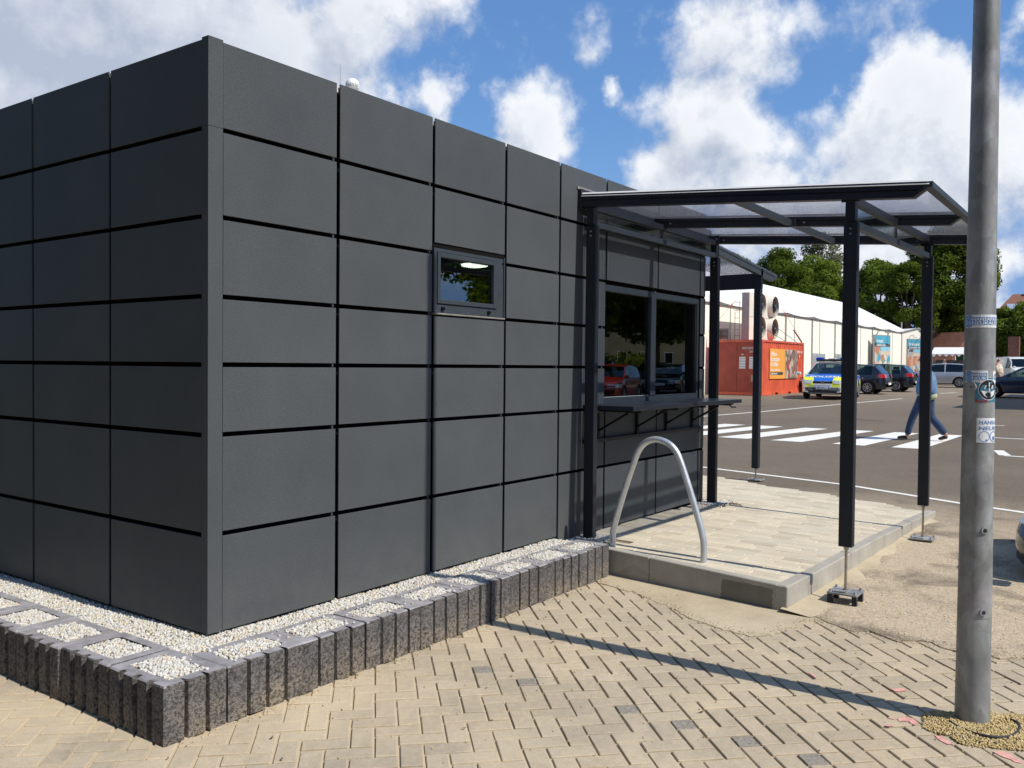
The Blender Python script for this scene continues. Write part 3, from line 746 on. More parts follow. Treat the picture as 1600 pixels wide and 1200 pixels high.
for k in range(8):
    x = -.235 + k * SL; o = mobj('block', mesh_f[k % 4], pl, (x + .0008, -.485 + rb.uniform(-.005, .005), rb.uniform(-.004, .002)), (rb.gauss(0, .004), rb.gauss(0, .004), rb.gauss(0, .004)))
    cav_rects.append((x + .066, x + SL - .066, -.485 + .062, -.485 + .285 - .057))
# left row: outer face looks to -X; build with rotation -90deg (x_local -> -Y)
mesh_l = [ribbed_block(.4188, .315, gw=.036, gd=.027, seed=20 + k) for k in range(4)]
for k in range(7):
    y1 = -.055 + (k + 1) * .42
    # local x runs to -Y from y1, local y runs to +X from x=-.55
    o = mobj('block', mesh_l[k % 4], pl, (-.55 + rb.uniform(-.005, .005), y1 - .0006, rb.uniform(-.004, .002)), (rb.gauss(0, .004), rb.gauss(0, .004), -math.pi / 2 + rb.gauss(0, .004)))
    cav_rects.append((-.55 + .062, -.55 + .315 - .057, y1 - .42 + .066, y1 - .066))
# corner block: ribs on both outward faces
mc = ribbed_block(.427, .312, seed=31, corner=False)
cb = ribbed_block(.312, .427, seed=33, corner=True)
o = mobj('block', cb, pl, (-.55, -.485, 0))
cav_rects.append((-.55 + .064, -.55 + .312 - .064, -.485 + .062, -.485 + .427 - .057))

# white gravel: in the block cavities, in the strip along the wall, round the post feet
rg = np.random.default_rng(4); P = []
bed = MB()
for (x0, x1, y0, y1) in cav_rects:
    hx = rg.uniform(.0, .012)
    n = int((x1 - x0 + .01) * (y1 - y0 + .01) * 15500)
    if y0 > 1.6: n = n // 2
    px_ = rg.uniform(x0 + .002, x1 - .002, n); py_ = rg.uniform(y0 + .002, y1 - .002, n)
    cxx = (px_ - (x0 + x1) / 2) / ((x1 - x0) / 2); cyy = (py_ - (y0 + y1) / 2) / ((y1 - y0) / 2)
    pz = .232 + hx + .012 * (1 - np.maximum(abs(cxx), abs(cyy)) ** 2) + rg.uniform(-.006, .006, n)
    P.append(np.stack([px_, py_, pz], 1)); bed.box(x0, x1, y0, y1, .2, .226 + hx)
def strip(x0, x1, y0, y1, zb, dens, amp=.008):
    n = int((x1 - x0) * (y1 - y0) * dens); a = rg.uniform(x0, x1, n); b = rg.uniform(y0, y1, n)
    z = zb + amp * np.sin(a * 9 + b * 5) * .5 + rg.uniform(-.005, .006, n); P.append(np.stack([a, b, z], 1))
    bed.box(x0, x1, y0, y1, zb - .06, zb - .007)
strip(-.235, 3.18, -.202, .035, .222, 12500)
strip(-.236, .035, -.06, 2.4, .222, 11500)
strip(3.18, 3.70, -.20, .035, .190, 11000)
strip(5.86, 6.24, -.20, .03, .176, 9000)
# blobs
n = 300; a = rg.normal(3.52, .10, n); b = rg.normal(-.22, .03, n); P.append(np.stack([a, b, np.full(n, .197)], 1))
n = 300; a = rg.normal(6.05, .12, n); b = rg.normal(-.20, .04, n); P.append(np.stack([a, b, np.full(n, .180)], 1))
# stray stones on the block tops
n = 160; a = rg.uniform(-.5, 3.1, n); b = rg.uniform(-.46, -.22, n); P.append(np.stack([a, b, np.full(n, .2535)], 1))
P = np.concatenate(P)
o = gravel('gravel', P, .0056, .0112, M['gravel'], 3); tag(o, 'loose white gravel filling the planter blocks and the strip along the kiosk wall', 'gravel', kind='stuff')
o = bed.build('gravel_bed', M['sand']); tag(o, 'pale grit bed just under the white gravel by the kiosk wall', 'gravel bed', kind='stuff')

# dry litter: crumbs of stone and a few dead leaves on the paving
n = 420; a = rg.uniform(-1.2, 3.0, n); b = rg.uniform(-3.6, -.5, n); Pd = np.stack([a, b, np.full(n, .0035)], 1)
n2 = 260; a2 = rg.uniform(-.5, 3.2, n2); Pd2 = np.stack([a2, -.50 - np.abs(rg.normal(0, .035, n2)), np.full(n2, .004)], 1)
n3 = 500; a3 = rg.uniform(2.9, 5.5, n3); Pd3 = np.stack([a3, rg.uniform(-3.3, -2.0, n3), np.full(n3, .0095)], 1)
eb = []
for poly_, w_, cnt in ((E3[:60], .045, 12), (E2[:60], .05, 12)):
    for (xa, ya) in poly_:
        for _ in range(cnt): eb.append((xa + rg.normal(0, w_), ya + rg.normal(0, w_), .0062 + rg.uniform(0, .003)))
Pd4 = np.array(eb)
o = gravel('sand_crumbs', Pd4, .0018, .0042, M['sand'], 22); tag(o, 'crumbs of sand and grit spilled along the edges of the sand and asphalt patches', 'grit', kind='stuff')
o = gravel('debris', np.concatenate([Pd, Pd2, Pd3]), .0018, .0048, M['gravel_gold'], 21); tag(o, 'stray grit crumbs scattered over the brick paving and asphalt', 'grit', kind='stuff')
rl = random.Random(31)
M['dead_leaf'] = simple('dead_leaf', (.20, .12, .05), .8, var=.3, scale=60)
V = []; F = []
for k in range(34):
    x, y = rl.uniform(-1, 3), rl.uniform(-3.4, -.55); q = rl.uniform(0, 6.28); s_ = rl.uniform(.008, .018); n = len(V)
    for dx, dy, dz in ((-1, 0, .004), (-.2, -.45, .0), (.9, 0, .006), (-.2, .45, .0), (0, 0, -.001)): V.append((x + s_ * (dx * math.cos(q) - dy * math.sin(q)), y + s_ * (dx * math.sin(q) + dy * math.cos(q)), .006 + dz))
    F += [[n, n + 1, n + 4], [n + 1, n + 2, n + 4], [n + 2, n + 3, n + 4], [n + 3, n, n + 4]]
o = mobj('leaf_litter', mesh_np('leaf_litter', V, F, M['dead_leaf'])); tag(o, 'small dry brown leaf fragments lying on the brick paving', 'leaf litter', kind='stuff')

# ============================================================ raised platform of pale pavers
PT = .158
def pz(x, y): return .158 - .008 * (x - 3.05) + .022 * (min(y, .4) + 1.88) - .025 * max(0, x - 6)
plm = MB().prism([(3.36, .04), (3.31, -.30), (3.115, -1.83), (7.50, -1.94), (8.02, -.80), (8.27, .05), (8.78, .95), (8.9, 3.2), (6.1, 3.2), (6.1, .04)], -.03, 1.0)
plm.F = [f for f in plm.F]
plm.V = [(x, y, z if z < .5 else pz(x, y) - .012) for x, y, z in plm.V]
plat = plm.build('platform', M['joint_sand']); tag(plat, kind='structure')
# curb stones: front (faces left in the photo), right hand side
def curb(a, b, w, z0, z1, inward):
    a = Vector(a); b = Vector(b); d = (b - a).normalized(); n = Vector((-d.y, d.x)) * inward; L = (b - a).length
    mt = Matrix(((d.x, n.x, 0, a.x), (d.y, n.y, 0, a.y), (0, 0, 1, 0), (0, 0, 0, 1)))
    mb = MB().box(.0015, L - .0015, 0, w, z0, z1, bev=.006, mat=mt); mb.V = [(x, y, z + (pz(x, y) - .158 if z > .08 else 0)) for x, y, z in mb.V]
    return mb.build('curb_stone', M['curb'], plat)
fa = Vector((3.262, -.30)); fb_ = Vector((3.045, -1.885))
cuts = [0, .30, 1.0]
for t0, t1 in ((0, .325), (.325, .955)): curb(fa.lerp(fb_, t0), fa.lerp(fb_, t1), .085, -.05, PT + .010, 1)
curb(fa.lerp(fb_, .955), fb_, .085, -.05, PT + .012, 1)
ra = Vector((3.045, -1.892)); rbv = Vector((7.55, -1.985)); t = 0; L = (rbv - ra).length
k = 0
for s0, s1 in ((0, .42), (.42, 1.42), (1.42, 2.42), (2.42, 3.42), (3.42, L)):
    curb(ra.lerp(rbv, s0 / L), ra.lerp(rbv, s1 / L), .085, -.05, PT + .010 - .004 * (k % 2), 1); k += 1
# pavers in running bond, rows along Y (their long side faces the camera as in the photo)
PM = [stone_mesh('paver', .197, .097, .03, M['paver'], .003, .0008, 40 + k) for k in range(4)]
PM2 = [stone_mesh('paver', .297, .097, .03, M['paver'], .003, .0008, 50 + k) for k in range(2)]
PMS = {.1: stone_mesh('paver', .097, .097, .03, M['paver'], .003, .0008, 60), .15: stone_mesh('paver', .147, .097, .03, M['paver'], .003, .0008, 61)}
pav = []
dirv = Vector((-.02, 1.0)).normalized(); nx = Vector((1.0, .02)).normalized()
rp = random.Random(3)
for i in range(60):
    off = (i % 2) * .1 + rp.choice((0, 0, .05)); 
    s = -1.845 - .02 * (3.2 + i * .1005 - 3) ; first = True
    xx = 3.20 + i * .1005
    while s < 3.3:
        L = .2 if rp.random() < .72 else .3
        if first: L = (.2, .1, .15, .3)[i % 4] ; first = False
        if s + L / 2 > 3.2: break
        c = Vector((xx, 0)) + dirv * (s + L / 2); s += L + .0015
        # platform outline test
        fx = 3.115 + (c.y + 1.88) * .137
        if c.x < fx: continue
        if c.x > float(np.interp(c.y, (-1.94, -.80, .05, .95, 3.2), (7.48, 7.98, 8.23, 8.74, 8.86))): continue
        if c.y > -.20 - L / 2 and c.x < 3.68: continue
        if c.y > .06 and c.x < 6.14: continue
        if -.20 - L / 2 < c.y < .10 and 5.90 < c.x < 6.22: continue
        px, py, dz = project((c.x, c.y, PT)); size = 1 / dz if -30 < px < 1630 else 0
        pav.append((size, c.x, c.y, L))
pav.sort(key=lambda q: -q[0]); top = [q for q in pav[:300] if q[0] > 0]; rest = pav[len(top):]
for k, (s, x, y, L) in enumerate(top):
    mobj('paver', PMS[L] if L in PMS else (PM if L < .25 else PM2)[k % 2], plat, (x, y, pz(x, y) + rp.uniform(-.0018, .0012)), (rp.gauss(0, .004), -.022 + rp.gauss(0, .004), math.pi / 2 + .02))
scatter_join('pavers', [(x, y, pz(x, y) + rp.uniform(-.0015, .001), math.pi / 2 + .02, rp.gauss(0, .004), -.022 + rp.gauss(0, .004)) for s, x, y, L in rest if .16 < L < .25], PM[0], M['paver'], plat)
scatter_join('short_pavers', [(x, y, pz(x, y) + rp.uniform(-.0015, .001), math.pi / 2 + .02, rp.gauss(0, .004), -.022 + rp.gauss(0, .004)) for s, x, y, L in rest if L < .16], PMS[.1], M['paver'], plat)
scatter_join('long_pavers', [(x, y, pz(x, y) + rp.uniform(-.0015, .001), math.pi / 2 + .02, rp.gauss(0, .004), -.022 + rp.gauss(0, .004)) for s, x, y, L in rest if L > .25], PM2[0], M['paver'], plat)

# ============================================================ the kiosk
K = empty('kiosk_building', (0, 0, 0), 0, 'flat-roofed kiosk clad in square anthracite panels with a serving window', 'kiosk')
ZR = [.245, .737, 1.237, 1.588, 1.928, 2.324, 2.758, 3.193]
XE, YE, YBK = 6.05, 3.0, .045
cm = MB()
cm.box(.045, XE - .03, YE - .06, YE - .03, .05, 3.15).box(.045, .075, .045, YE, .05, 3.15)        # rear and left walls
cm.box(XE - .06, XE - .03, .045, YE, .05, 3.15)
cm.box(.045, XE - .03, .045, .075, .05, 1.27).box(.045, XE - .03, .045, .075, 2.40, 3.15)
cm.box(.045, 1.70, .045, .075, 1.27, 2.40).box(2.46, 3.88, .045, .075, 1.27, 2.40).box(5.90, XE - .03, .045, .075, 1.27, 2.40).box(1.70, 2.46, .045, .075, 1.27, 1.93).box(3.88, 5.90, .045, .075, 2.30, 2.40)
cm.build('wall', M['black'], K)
lin = MB().box(.10, XE - .09, .10, YE - .09, .28, .30).box(.10, XE - .09, .10, YE - .09, 2.72, 2.74)
lin.box(.10, XE - .09, YE - .09, YE - .07, .28, 2.74)
lin.build('floor_and_ceiling', M['interior'], K)
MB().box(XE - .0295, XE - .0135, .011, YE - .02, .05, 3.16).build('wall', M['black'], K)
bx('roof', .02, XE - .02, .02, YE - .02, 3.15, 3.178, M['trim_light'], K)
# cladding
XC = [.086, .859, 1.688, 2.481, 3.205, 3.94, 4.93, 5.90, 6.045]
gv, gh = .0130, .0120
def panel(x0, x1, z0, z1, y=0): return MB().box(x0, x1, y, y + .010, z0, z1, bev=.0012).build('panel', M['panel'], K)
def panel_side(y0, y1, z0, z1): return MB().box(0, .010, y0, y1, z0, z1, bev=.0012).build('panel', M['panel'], K)
rk = random.Random(8)
for ci in range(len(XC) - 1):
    a, b = XC[ci], XC[ci + 1]
    for ri in range(7):
        z0, z1 = ZR[ri], ZR[ri + 1]
        if ci == 2 and ri == 4: continue                      # small window
        if ci == 2 and ri == 5: z0 = 2.392 - gh
        if ci in (5, 6):
            if ri in (3, 4): continue
            if ri == 2: z1 = 1.262
            if ri == 5: z0 = 2.325
        x0 = a + (gv if ci else .001); x1 = b - gv
        if ci >= 4 and ri == 0: z0 = .204
        panel(x0, x1, z0 + (gh if ri else 0), z1 - (gh if ri < 6 else 0), rk.uniform(-.0008, .0008))
# corner trim, folded sheet (front leg and side leg)
mb = MB().prism([(0, .052), (0, 0), (.0845, 0), (.0845, .010), (.010, .010), (.010, .052)], .245, 2.7645).build('corner_trim', M['panel'], K)
mb = MB().prism([(-.001, .052), (-.001, -.001), (.0845, -.001), (.0845, .010), (.010, .010), (.010, .052)], 2.7665, 3.203).build('corner_trim', M['panel'], K)
YC = [.052, .89, 1.752, 2.60, 3.0]
for ci in range(4):
    for ri in range(7):
        z0, z1 = ZR[ri], ZR[ri + 1]
        y0 = YC[ci] + (gv if ci else .0008); y1 = YC[ci + 1] - gv * .8
        panel_side(y0, y1, z0 + (gh if ri else 0), z1 - (gh if ri < 6 else 0))
for ci in range(3):
    for ri in range(7):
        MB().box(XE - .012, XE - .002, .012 + ci * 1.0, .992 + ci * 1.0, ZR[ri] + gh * .5, ZR[ri + 1] - gh * .5, bev=.0012).build('panel', M['panel'], K)
# little joint clips
mb = MB()
for x in XC[1:5]:
    for z in ZR[1:7]: mb.box(x - .040, x - .028, .004, .02, z - .0095, z + .0095)
cl = mb.build('joint_clips', M['frame'], K); tag(cl, kind='stuff')
mb = MB()
for y in (.89, 1.752): MB().box(-.001, .03, y - .003, y + .003, 3.16, 3.19).build('joint_spacer', M['trim_light'], K)
mb = MB()
for x in (.83, 1.66, 2.45, 3.18): mb.box(x - .008, x + .008, .006, .03, .20, .26)
cl = mb.build('base_clips', M['frame'], K); tag(cl, kind='stuff')

def rect_frame(mb, x0, x1, z0, z1, wl, wr, wb, wt, y0, y1, bev=.002):
    mb.box(x0, x0 + wl, y0, y1, z0, z1, bev=bev).box(x1 - wr, x1, y0, y1, z0, z1, bev=bev)
    mb.box(x0 + wl, x1 - wr, y0 + .0006, y1, z0, z0 + wb, bev=bev).box(x0 + wl, x1 - wr, y0 + .0006, y1, z1 - wt, z1, bev=bev)
    return mb
# small tilt window
M['sill'] = simple('weathered_sill', (.22, .21, .20), .5, var=.2, scale=20)
wn = rect_frame(MB(), 1.700, 2.458, 1.938, 2.360, .030, .085, .058, .026, .004, .07).build('window', M['frame'], K)
rect_frame(MB(), 1.728, 2.372, 1.998, 2.332, .030, .036, .030, .030, -.006, .045, .003).build('sash', M['frame'], wn)
bx('glass', 1.756, 2.338, .016, .022, 2.026, 2.304, M['glass_small'], wn)
bx('head_reveal', 1.69, 2.47, .004, .05, 2.362, 2.384, M['black'], wn)
MB().box(1.690, 2.462, -.014, .03, 1.925, 1.936, bev=.002).build('sill', M['sill'], wn)
for x in (1.785, 2.285): MB().box(x - .014, x + .014, -.012, .006, 1.957, 1.977, bev=.003).build('drain_cap', M['black'], wn)
MB().box(2.464, 2.476, .002, .03, 1.94, 2.37).build('edge_profile', M['frame'], wn)
for x, z in ((1.72, 1.95), (2.43, 2.05), (2.43, 2.33), (2.05, 1.95)): MB().disc((x, .006, z), (0, -1, 0), .004, .004, 8).build('screw', M['galv_bolt'], wn)
# lit ceiling lamp seen through the small window
m, t, b = mat_base('lamp_glow'); b.inputs['Emission Color'].default_value = (1, .97, .9, 1); b.inputs['Emission Strength'].default_value = 9; M['glow'] = m
lp = empty('ceiling_lamp', (4.85, 2.15, 2.715), 0, 'round white ceiling lamp lit inside the kiosk behind the small window', 'lamp')
MB().tube([(0, 0, 0), (0, 0, -.03)], .16, 24).build('lamp_base', M['trim_light'], lp)
MB().tube([(0, 0, -.03), (0, 0, -.05), (0, 0, -.06)], [.15, .14, .09], 24).build('diffuser', M['glow'], lp, smooth=40)
# serving window
sw = rect_frame(MB(), 3.885, 5.895, 1.272, 2.300, .028, .040, .055, .055, .010, .085).build('serving_window', M['frame'], K)
MB().box(4.800, 4.905, .004, .07, 1.325, 2.246, bev=.003).build('mullion', M['frame'], sw)
bx('glass', 3.913, 4.800, .034, .040, 1.327, 2.245, M['glass'], sw)
bx('glass', 4.905, 5.855, .030, .036, 1.327, 2.245, M['glass'], sw)
MB().box(3.913, 4.800, .028, .034, 1.318, 1.330).build('glazing_bead', M['trim_light'], sw)
MB().box(4.905, 5.855, .024, .030, 2.236, 2.246).box(5.846, 5.855, .024, .030, 1.327, 2.236).build('glazing_bead', M['frame'], sw)
MB().disc((4.86, 0, 2.30), (0, -1, 0), .006, .01, 8).build('bolt', M['galv_bolt'], sw)
bx('door_edge', 5.55, 5.62, .35, .40, 1.0, 2.3, M['yellowish'], K)
# serving counter
M['bracket'] = simple('black_bracket', (.010, .011, .013), .5, spec=.2)
ct = empty('serving_counter', (0, 0, 0)); ct.parent = K
MB().box(3.575, 4.80, -.47, -.155, 1.241, 1.277, bev=.002).box(3.575, 4.80, -.1545, .0, 1.2415, 1.2765).build('counter_leaf', M['steel_dark'], ct)
MB().box(4.803, 5.885, -.47, -.155, 1.241, 1.277, bev=.002).box(4.803, 5.885, -.1545, .0, 1.2415, 1.2765).build('counter_leaf', M['steel_dark'], ct)
MB().box(3.58, 5.95, -.035, -.002, .955, .985, bev=.002).build('rail', M['steel_dark'], ct)
for x in (3.80, 4.50, 5.10, 5.70):
    MB().beam((x, -.02, 1.20), (x, -.02, .97), .03, .02, up=(0, 1, 0)).beam((x, -.02, 1.05), (x, -.30, 1.21), .018, .018).beam((x, -.03, 1.225), (x, -.42, 1.225), .022, .018).build('bracket', M['bracket'], ct)
MB().tube([(5.70, -.40, 1.235), (5.73, -.43, 1.20), (5.78, -.45, 1.20)], .008, 6).box(5.66, 5.74, -.44, -.36, 1.225, 1.2405).build('latch', M['steel_dark'], ct)

# ============================================================ canopy over the serving window
def post(parent, x, y, z0, z1, w=.06, d=.092, bolts=True, foot=False, zf=0.0):
    q = MB().box(x - w / 2, x + w / 2, y - d / 2, y + d / 2, z0, z1, bev=.004).build('post', M['steel_dark'], parent)
    return q
CA = empty('canopy', (3.5, -1.3, PT), 0, 'anthracite steel canopy with translucent sloping roof over the serving window', 'canopy')
def place(o, root): o.location = Vector(o.location) - Vector(root.location); return o
def rz_(y): return 2.963 + (y + .08) * .0744        # top edge of the rafters above y (falls outwards)
def add(mb, name, mat, root, **k):
    o = mb.build(name, mat, root, **k); o.location = Vector(o.location) - Vector(root.location); return o
RX = (3.5, 4.80, 6.06)
M['white_edge'] = simple('white_edge_glow', (.85, .85, .82), .4, var=.02)
for i, x in enumerate(RX):
    y0, y1 = -.035, -2.60; zt0, zt1 = rz_(y0), rz_(y1); h = .080; w = .032 if i else .036
    mb = MB()
    prof = [(y0, zt0 - h), (y1 + .075, rz_(y1 + .075) - h), (y1, zt1 - .022), (y1, zt1), (y0, zt0)]
    V = [(x - w, y, z) for y, z in prof] + [(x + w, y, z) for y, z in prof]; n = 5
    mb.raw(V, [list(range(n)), list(range(n, 2 * n))[::-1]] + [[j, (j + 1) % n, n + (j + 1) % n, n + j] for j in range(n)])
    ro = add(mb, 'rafter', M['steel_dark'], CA)
    # cover strip proud of the rafter
    c2 = MB(); c2.beam((x, y0, zt0 + .015), (x, y1 - .008, zt1 + .015), 2 * w + .012, .008)
    ob = c2.build('cover_strip', M['steel_dark'], ro)
    if i == 0:  # white strip added and tilted sunward for the roof edge's bright line
        q0, q1 = (x - w - .008), (x - w + .014)
        Vd = [(q0, y0, zt0 + .002), (q0, y1 - .02, zt1 + .002), (q1, y1 - .02, zt1 + .034), (q1, y0, zt0 + .034), (q0 + .004, y0, zt0 + .0), (q0 + .004, y1 - .02, zt1), (q1 + .004, y1 - .02, zt1 + .030), (q1 + .004, y0, zt0 + .030)]
        MB().raw(Vd, [[0, 1, 2, 3], [7, 6, 5, 4], [0, 4, 5, 1], [1, 5, 6, 2], [2, 6, 7, 3], [3, 7, 4, 0]]).build('edge_glow_strip', M['white_edge'], ro)
    # black strip along the flank, put there as a shadow line
    MB().beam((x - w - .002, y0, zt0 - .030), (x - w - .002, y1 + .05, zt1 - .030), .005, .003).build('groove_shadow', M['black'], ro)
rs = MB(); yA, yB = -.02, -2.615
for a, b in ((RX[0] + .004, RX[1]), (RX[1], RX[2] + .03)):
    V = [(a, yA, rz_(yA) + .002), (b, yA, rz_(yA) + .002), (b, yB, rz_(yB) + .002), (a, yB, rz_(yB) + .002)]
    V += [(x, y, z + .008) for x, y, z in V]
    q = MB().raw(V, [[3, 2, 1, 0], [4, 5, 6, 7], [0, 1, 5, 4], [1, 2, 6, 5], [2, 3, 7, 6], [3, 0, 4, 7]])
    add(q, 'roof_sheet', M['roof_sheet'], CA)
add(MB().beam((3.46, -2.612, rz_(-2.6) + .000), (6.12, -2.612, rz_(-2.6)), .055, .038), 'eaves_profile', M['frame'], CA)
add(MB().beam((3.50, -1.30, rz_(-1.3) - .05), (6.06, -1.30, rz_(-1.3) - .05), .036, .050), 'purlin', M['frame'], CA)
add(MB().box(3.46, 6.09, -.034, -.005, 2.865, 3.030, bev=.002), 'wall_plate', M['steel_dark'], CA)
add(MB().box(3.445, 4.40, -.010, -.004, 3.030, 3.052), 'flashing', M['sill'], CA)
# posts with head brackets, bolts; front ones stand on adjustable feet
def bolts(pts, parent, nrm=(-1, 0, 0), r=.008):
    for p in pts: add(MB().disc(p, nrm, r, .006, 8), 'bolt', M['galv_bolt'], CA).parent = CA
def canopy_post(x, y, z0, zb, wall=False):
    q = add(MB().box(x - .030, x + .030, y - .046, y + .046, z0, zb, bev=.004), 'post', M['steel_dark'], CA)
    top = rz_(y) - .004
    hb = add(MB().box(x - .044, x + .020, y - .032, y + .032, zb + .001, top - .055).box(x - .048, x - .037, y - .058, y + .058, top - .090, top, bev=.002)
             .box(x - .048, x - .0445, y - .032, y - .024, zb, top - .09).box(x - .048, x - .0445, y - .006, y + .006, zb, top - .09), 'head_bracket', M['steel_dark'], CA)
    bolts([(x - .047, y - .032, top - .035), (x - .047, y + .032, top - .035)], CA)
    bolts([(x - .030, y, zb - .05), (x - .030, y, zb - .085)], CA)
    return q
canopy_post(3.53, -.105, .15, 2.735, True); canopy_post(6.03, -.105, .14, 2.735, True)
canopy_post(3.53, -2.13, .385, 2.590); canopy_post(6.10, -2.13, .345, 2.62)
def foot(x, y, z0, zg, legs=.065, lab=None, root=None):
    root = root or CA
    fo = add(MB().tube([(x, y, z0 + .03), (x, y, zg + legs + .012)], .0095, 10), 'threaded_rod', M['rod'], root, smooth=40)
    pm = MB().box(x - .095, x + .095, y - .10, y + .10, zg + legs, zg + legs + .012, bev=.002).box(x - .075, x + .03, y - .02, y + .075, zg + legs + .012, zg + legs + .020)
    pp = add(pm, 'base_plate', M['galv'], root)
    add(MB().tube([(x, y, zg + legs + .012), (x, y, zg + legs + .030)], .017, 6).tube([(x, y, z0 - .018), (x, y, z0)], .018, 6), 'nut', M['rod'], root)
    for sx in (-.075, .075):
        for sy in (-.08, .08):
            if legs > .03: add(MB().box(x + sx - .016, x + sx + .016, y + sy - .016, y + sy + .016, zg - .01, zg + legs - .001), 'leg', M['steel_dark'], root)
            add(MB().tube([(x + sx, y + sy, zg + legs + .012), (x + sx, y + sy, zg + legs + .020), (x + sx, y + sy, zg + legs + .030)], [.011, .011, .006], 6), 'anchor_bolt', M['galv_bolt'], root)
foot(3.53, -2.13, .385, .0, .068); foot(6.10, -2.13, .345, gz(6.1), .018)
# glazed fascias between the posts (front and wall side)
def fascia(y, x0, x1, z0a, z0b, z1a, z1b, bar):
    def bm_(za, zb, h, w, nm, mat): return add(MB().beam((x0, y, za), (x1, y, zb), w, h), nm, mat, CA)
    bm_(z1a, z1b, .050, .052, 'top_rail', M['steel_dark']); bm_(z0a, z0b, .046, .052, 'bottom_rail', M['frame'])
    V = [(x0, y - .004, z0a), (x1, y - .004, z0b), (x1, y - .004, z1b), (x0, y - .004, z1a)]; V += [(x, yy + .008, z) for x, yy, z in V]
    add(MB().raw(V, [[0, 1, 2, 3], [7, 6, 5, 4], [0, 4, 5, 1], [1, 5, 6, 2], [2, 6, 7, 3], [3, 7, 4, 0]]), 'fascia_glass', M['glass_clear'], CA)
    xm = (x0 + x1) / 2; add(MB().box(xm - .02, xm + .02, y - .006, y + .010, z0a + .02, z1a - .02), 'cleat', M['steel_dark'], CA)
fascia(-2.13, 3.56, 6.07, 2.575, 2.625, 2.735, 2.775, True)
fascia(-.105, 3.56, 6.00, 2.745, 2.755, 2.880, 2.885, True)
for x in (4.80,):
    for y, in ((-1.30,),): add(MB().box(x - .05, x - .034, y - .05, y + .05, rz_(y) - .085, rz_(y) - .02), 'cleat', M['frame'], CA)
bolts([(4.762, -.2, rz_(-.2) - .045), (6.02, -.2, rz_(-.2) - .045), (4.762, -1.42, rz_(-1.4) - .05), (4.762, -2.13, rz_(-2.13) - .05), (6.02, -2.05, rz_(-2.1) - .05)], CA)

# ============================================================ second canopy at the far end of the kiosk (over the door)
C2 = empty('canopy', (7.5, .6, PT), 0, 'second anthracite canopy, over the side entrance, seen beyond the kiosk corner', 'canopy')
def r2(x): return 3.20 - (x - 6.1) * .0885
def add2(mb, name, mat, **k): return add(mb, name, mat, C2, **k)
for y in (.50, 1.75, 3.0):
    V = [(6.06, y - .03, r2(6.06) - .105), (9.45, y - .03, r2(9.45) - .105), (9.60, y - .03, r2(9.6) - .03), (9.60, y - .03, r2(9.6)), (6.06, y - .03, r2(6.06))]
    V += [(x, yy + .06, z) for x, yy, z in V]; n = 5
    o = add2(MB().raw(V, [list(range(n)), list(range(n, 2 * n))[::-1]] + [[j, (j + 1) % n, n + (j + 1) % n, n + j] for j in range(n)]), 'rafter', M['frame'])
    MB().beam((6.06, y - .032, r2(6.06) - .035), (9.5, y - .032, r2(9.5) - .035), .003, .006).build('groove_shadow', M['black'], o)  # black strip for the shadow line, as on the first canopy
V = [(6.06, .47, r2(6.06) + .002), (9.62, .47, r2(9.62) + .002), (9.62, 3.03, r2(9.62) + .002), (6.06, 3.03, r2(6.06) + .002)]; V += [(x, y, z + .01) for x, y, z in V]
add2(MB().raw(V, [[3, 2, 1, 0], [4, 5, 6, 7], [0, 1, 5, 4], [1, 2, 6, 5], [2, 3, 7, 6], [3, 0, 4, 7]]), 'roof_sheet', M['roof_sheet'])
add2(MB().box(8.97, 9.03, .53, 3.0, 2.665, 2.872, bev=.003), 'beam', M['steel_dark'])
for y in (.52, 3.0):
    add2(MB().box(8.955, 9.045, y - .045, y + .045, .225, 2.66, bev=.004), 'post', M['steel_dark'])
    add2(MB().box(8.965, 9.035, y - .05, y + .03, 2.661, 2.93).box(8.99, 9.0, y - .058, y - .05, 2.70, 2.86), 'head_bracket', M['steel_dark'])
    foot(9.0, y, .225, gz(9.0) + .006, .012, root=C2)
for z in (2.60, 2.55): add2(MB().disc((9.0, .474, z), (0, -1, 0), .01, .006, 8), 'bolt', M['galv_bolt'])
for dx in (-.06, .02): add2(MB().disc((9.1 + dx, .468, r2(9.1) - .055), (0, -1, 0), .01, .006, 8), 'bolt', M['galv_bolt'])

# ============================================================ bicycle stand
BS = empty('bicycle_stand', (3.36, -.79, PT), 0, 'bent galvanized tube bicycle stand on the platform edge', 'bicycle stand')
path = [(-.418, .10), (-.416, .20), (-.416, .285), (-.440, .40), (-.51, .629), (-.584, .843), (-.630, .955), (-.690, 1.022), (-.776, 1.050), (-.870, 1.028), (-.932, .980), (-.975, .905), (-1.052, .700), (-1.131, .470), (-1.160, .365), (-1.172, .29), (-1.172, .20), (-1.172, .09)]
# smooth with Catmull-Rom
def catmull(P, n=4):
    out = []
    for i in range(len(P) - 1):
        p0 = Vector(P[max(i - 1, 0)]); p1 = Vector(P[i]); p2 = Vector(P[i + 1]); p3 = Vector(P[min(i + 2, len(P) - 1)])
        for k in range(n):
            t = k / n; out.append(.5 * ((2 * p1) + (p2 - p0) * t + (2 * p0 - 5 * p1 + 4 * p2 - p3) * t * t + (3 * p1 - p0 - 3 * p2 + p3) * t ** 3))
    out.append(Vector(P[-1])); return out
cp = catmull([(0, y + .79, z - PT) for y, z in path], 3)
MB().tube(cp, .0245, 16).build('tube', M['galv_new'], BS, smooth=40)

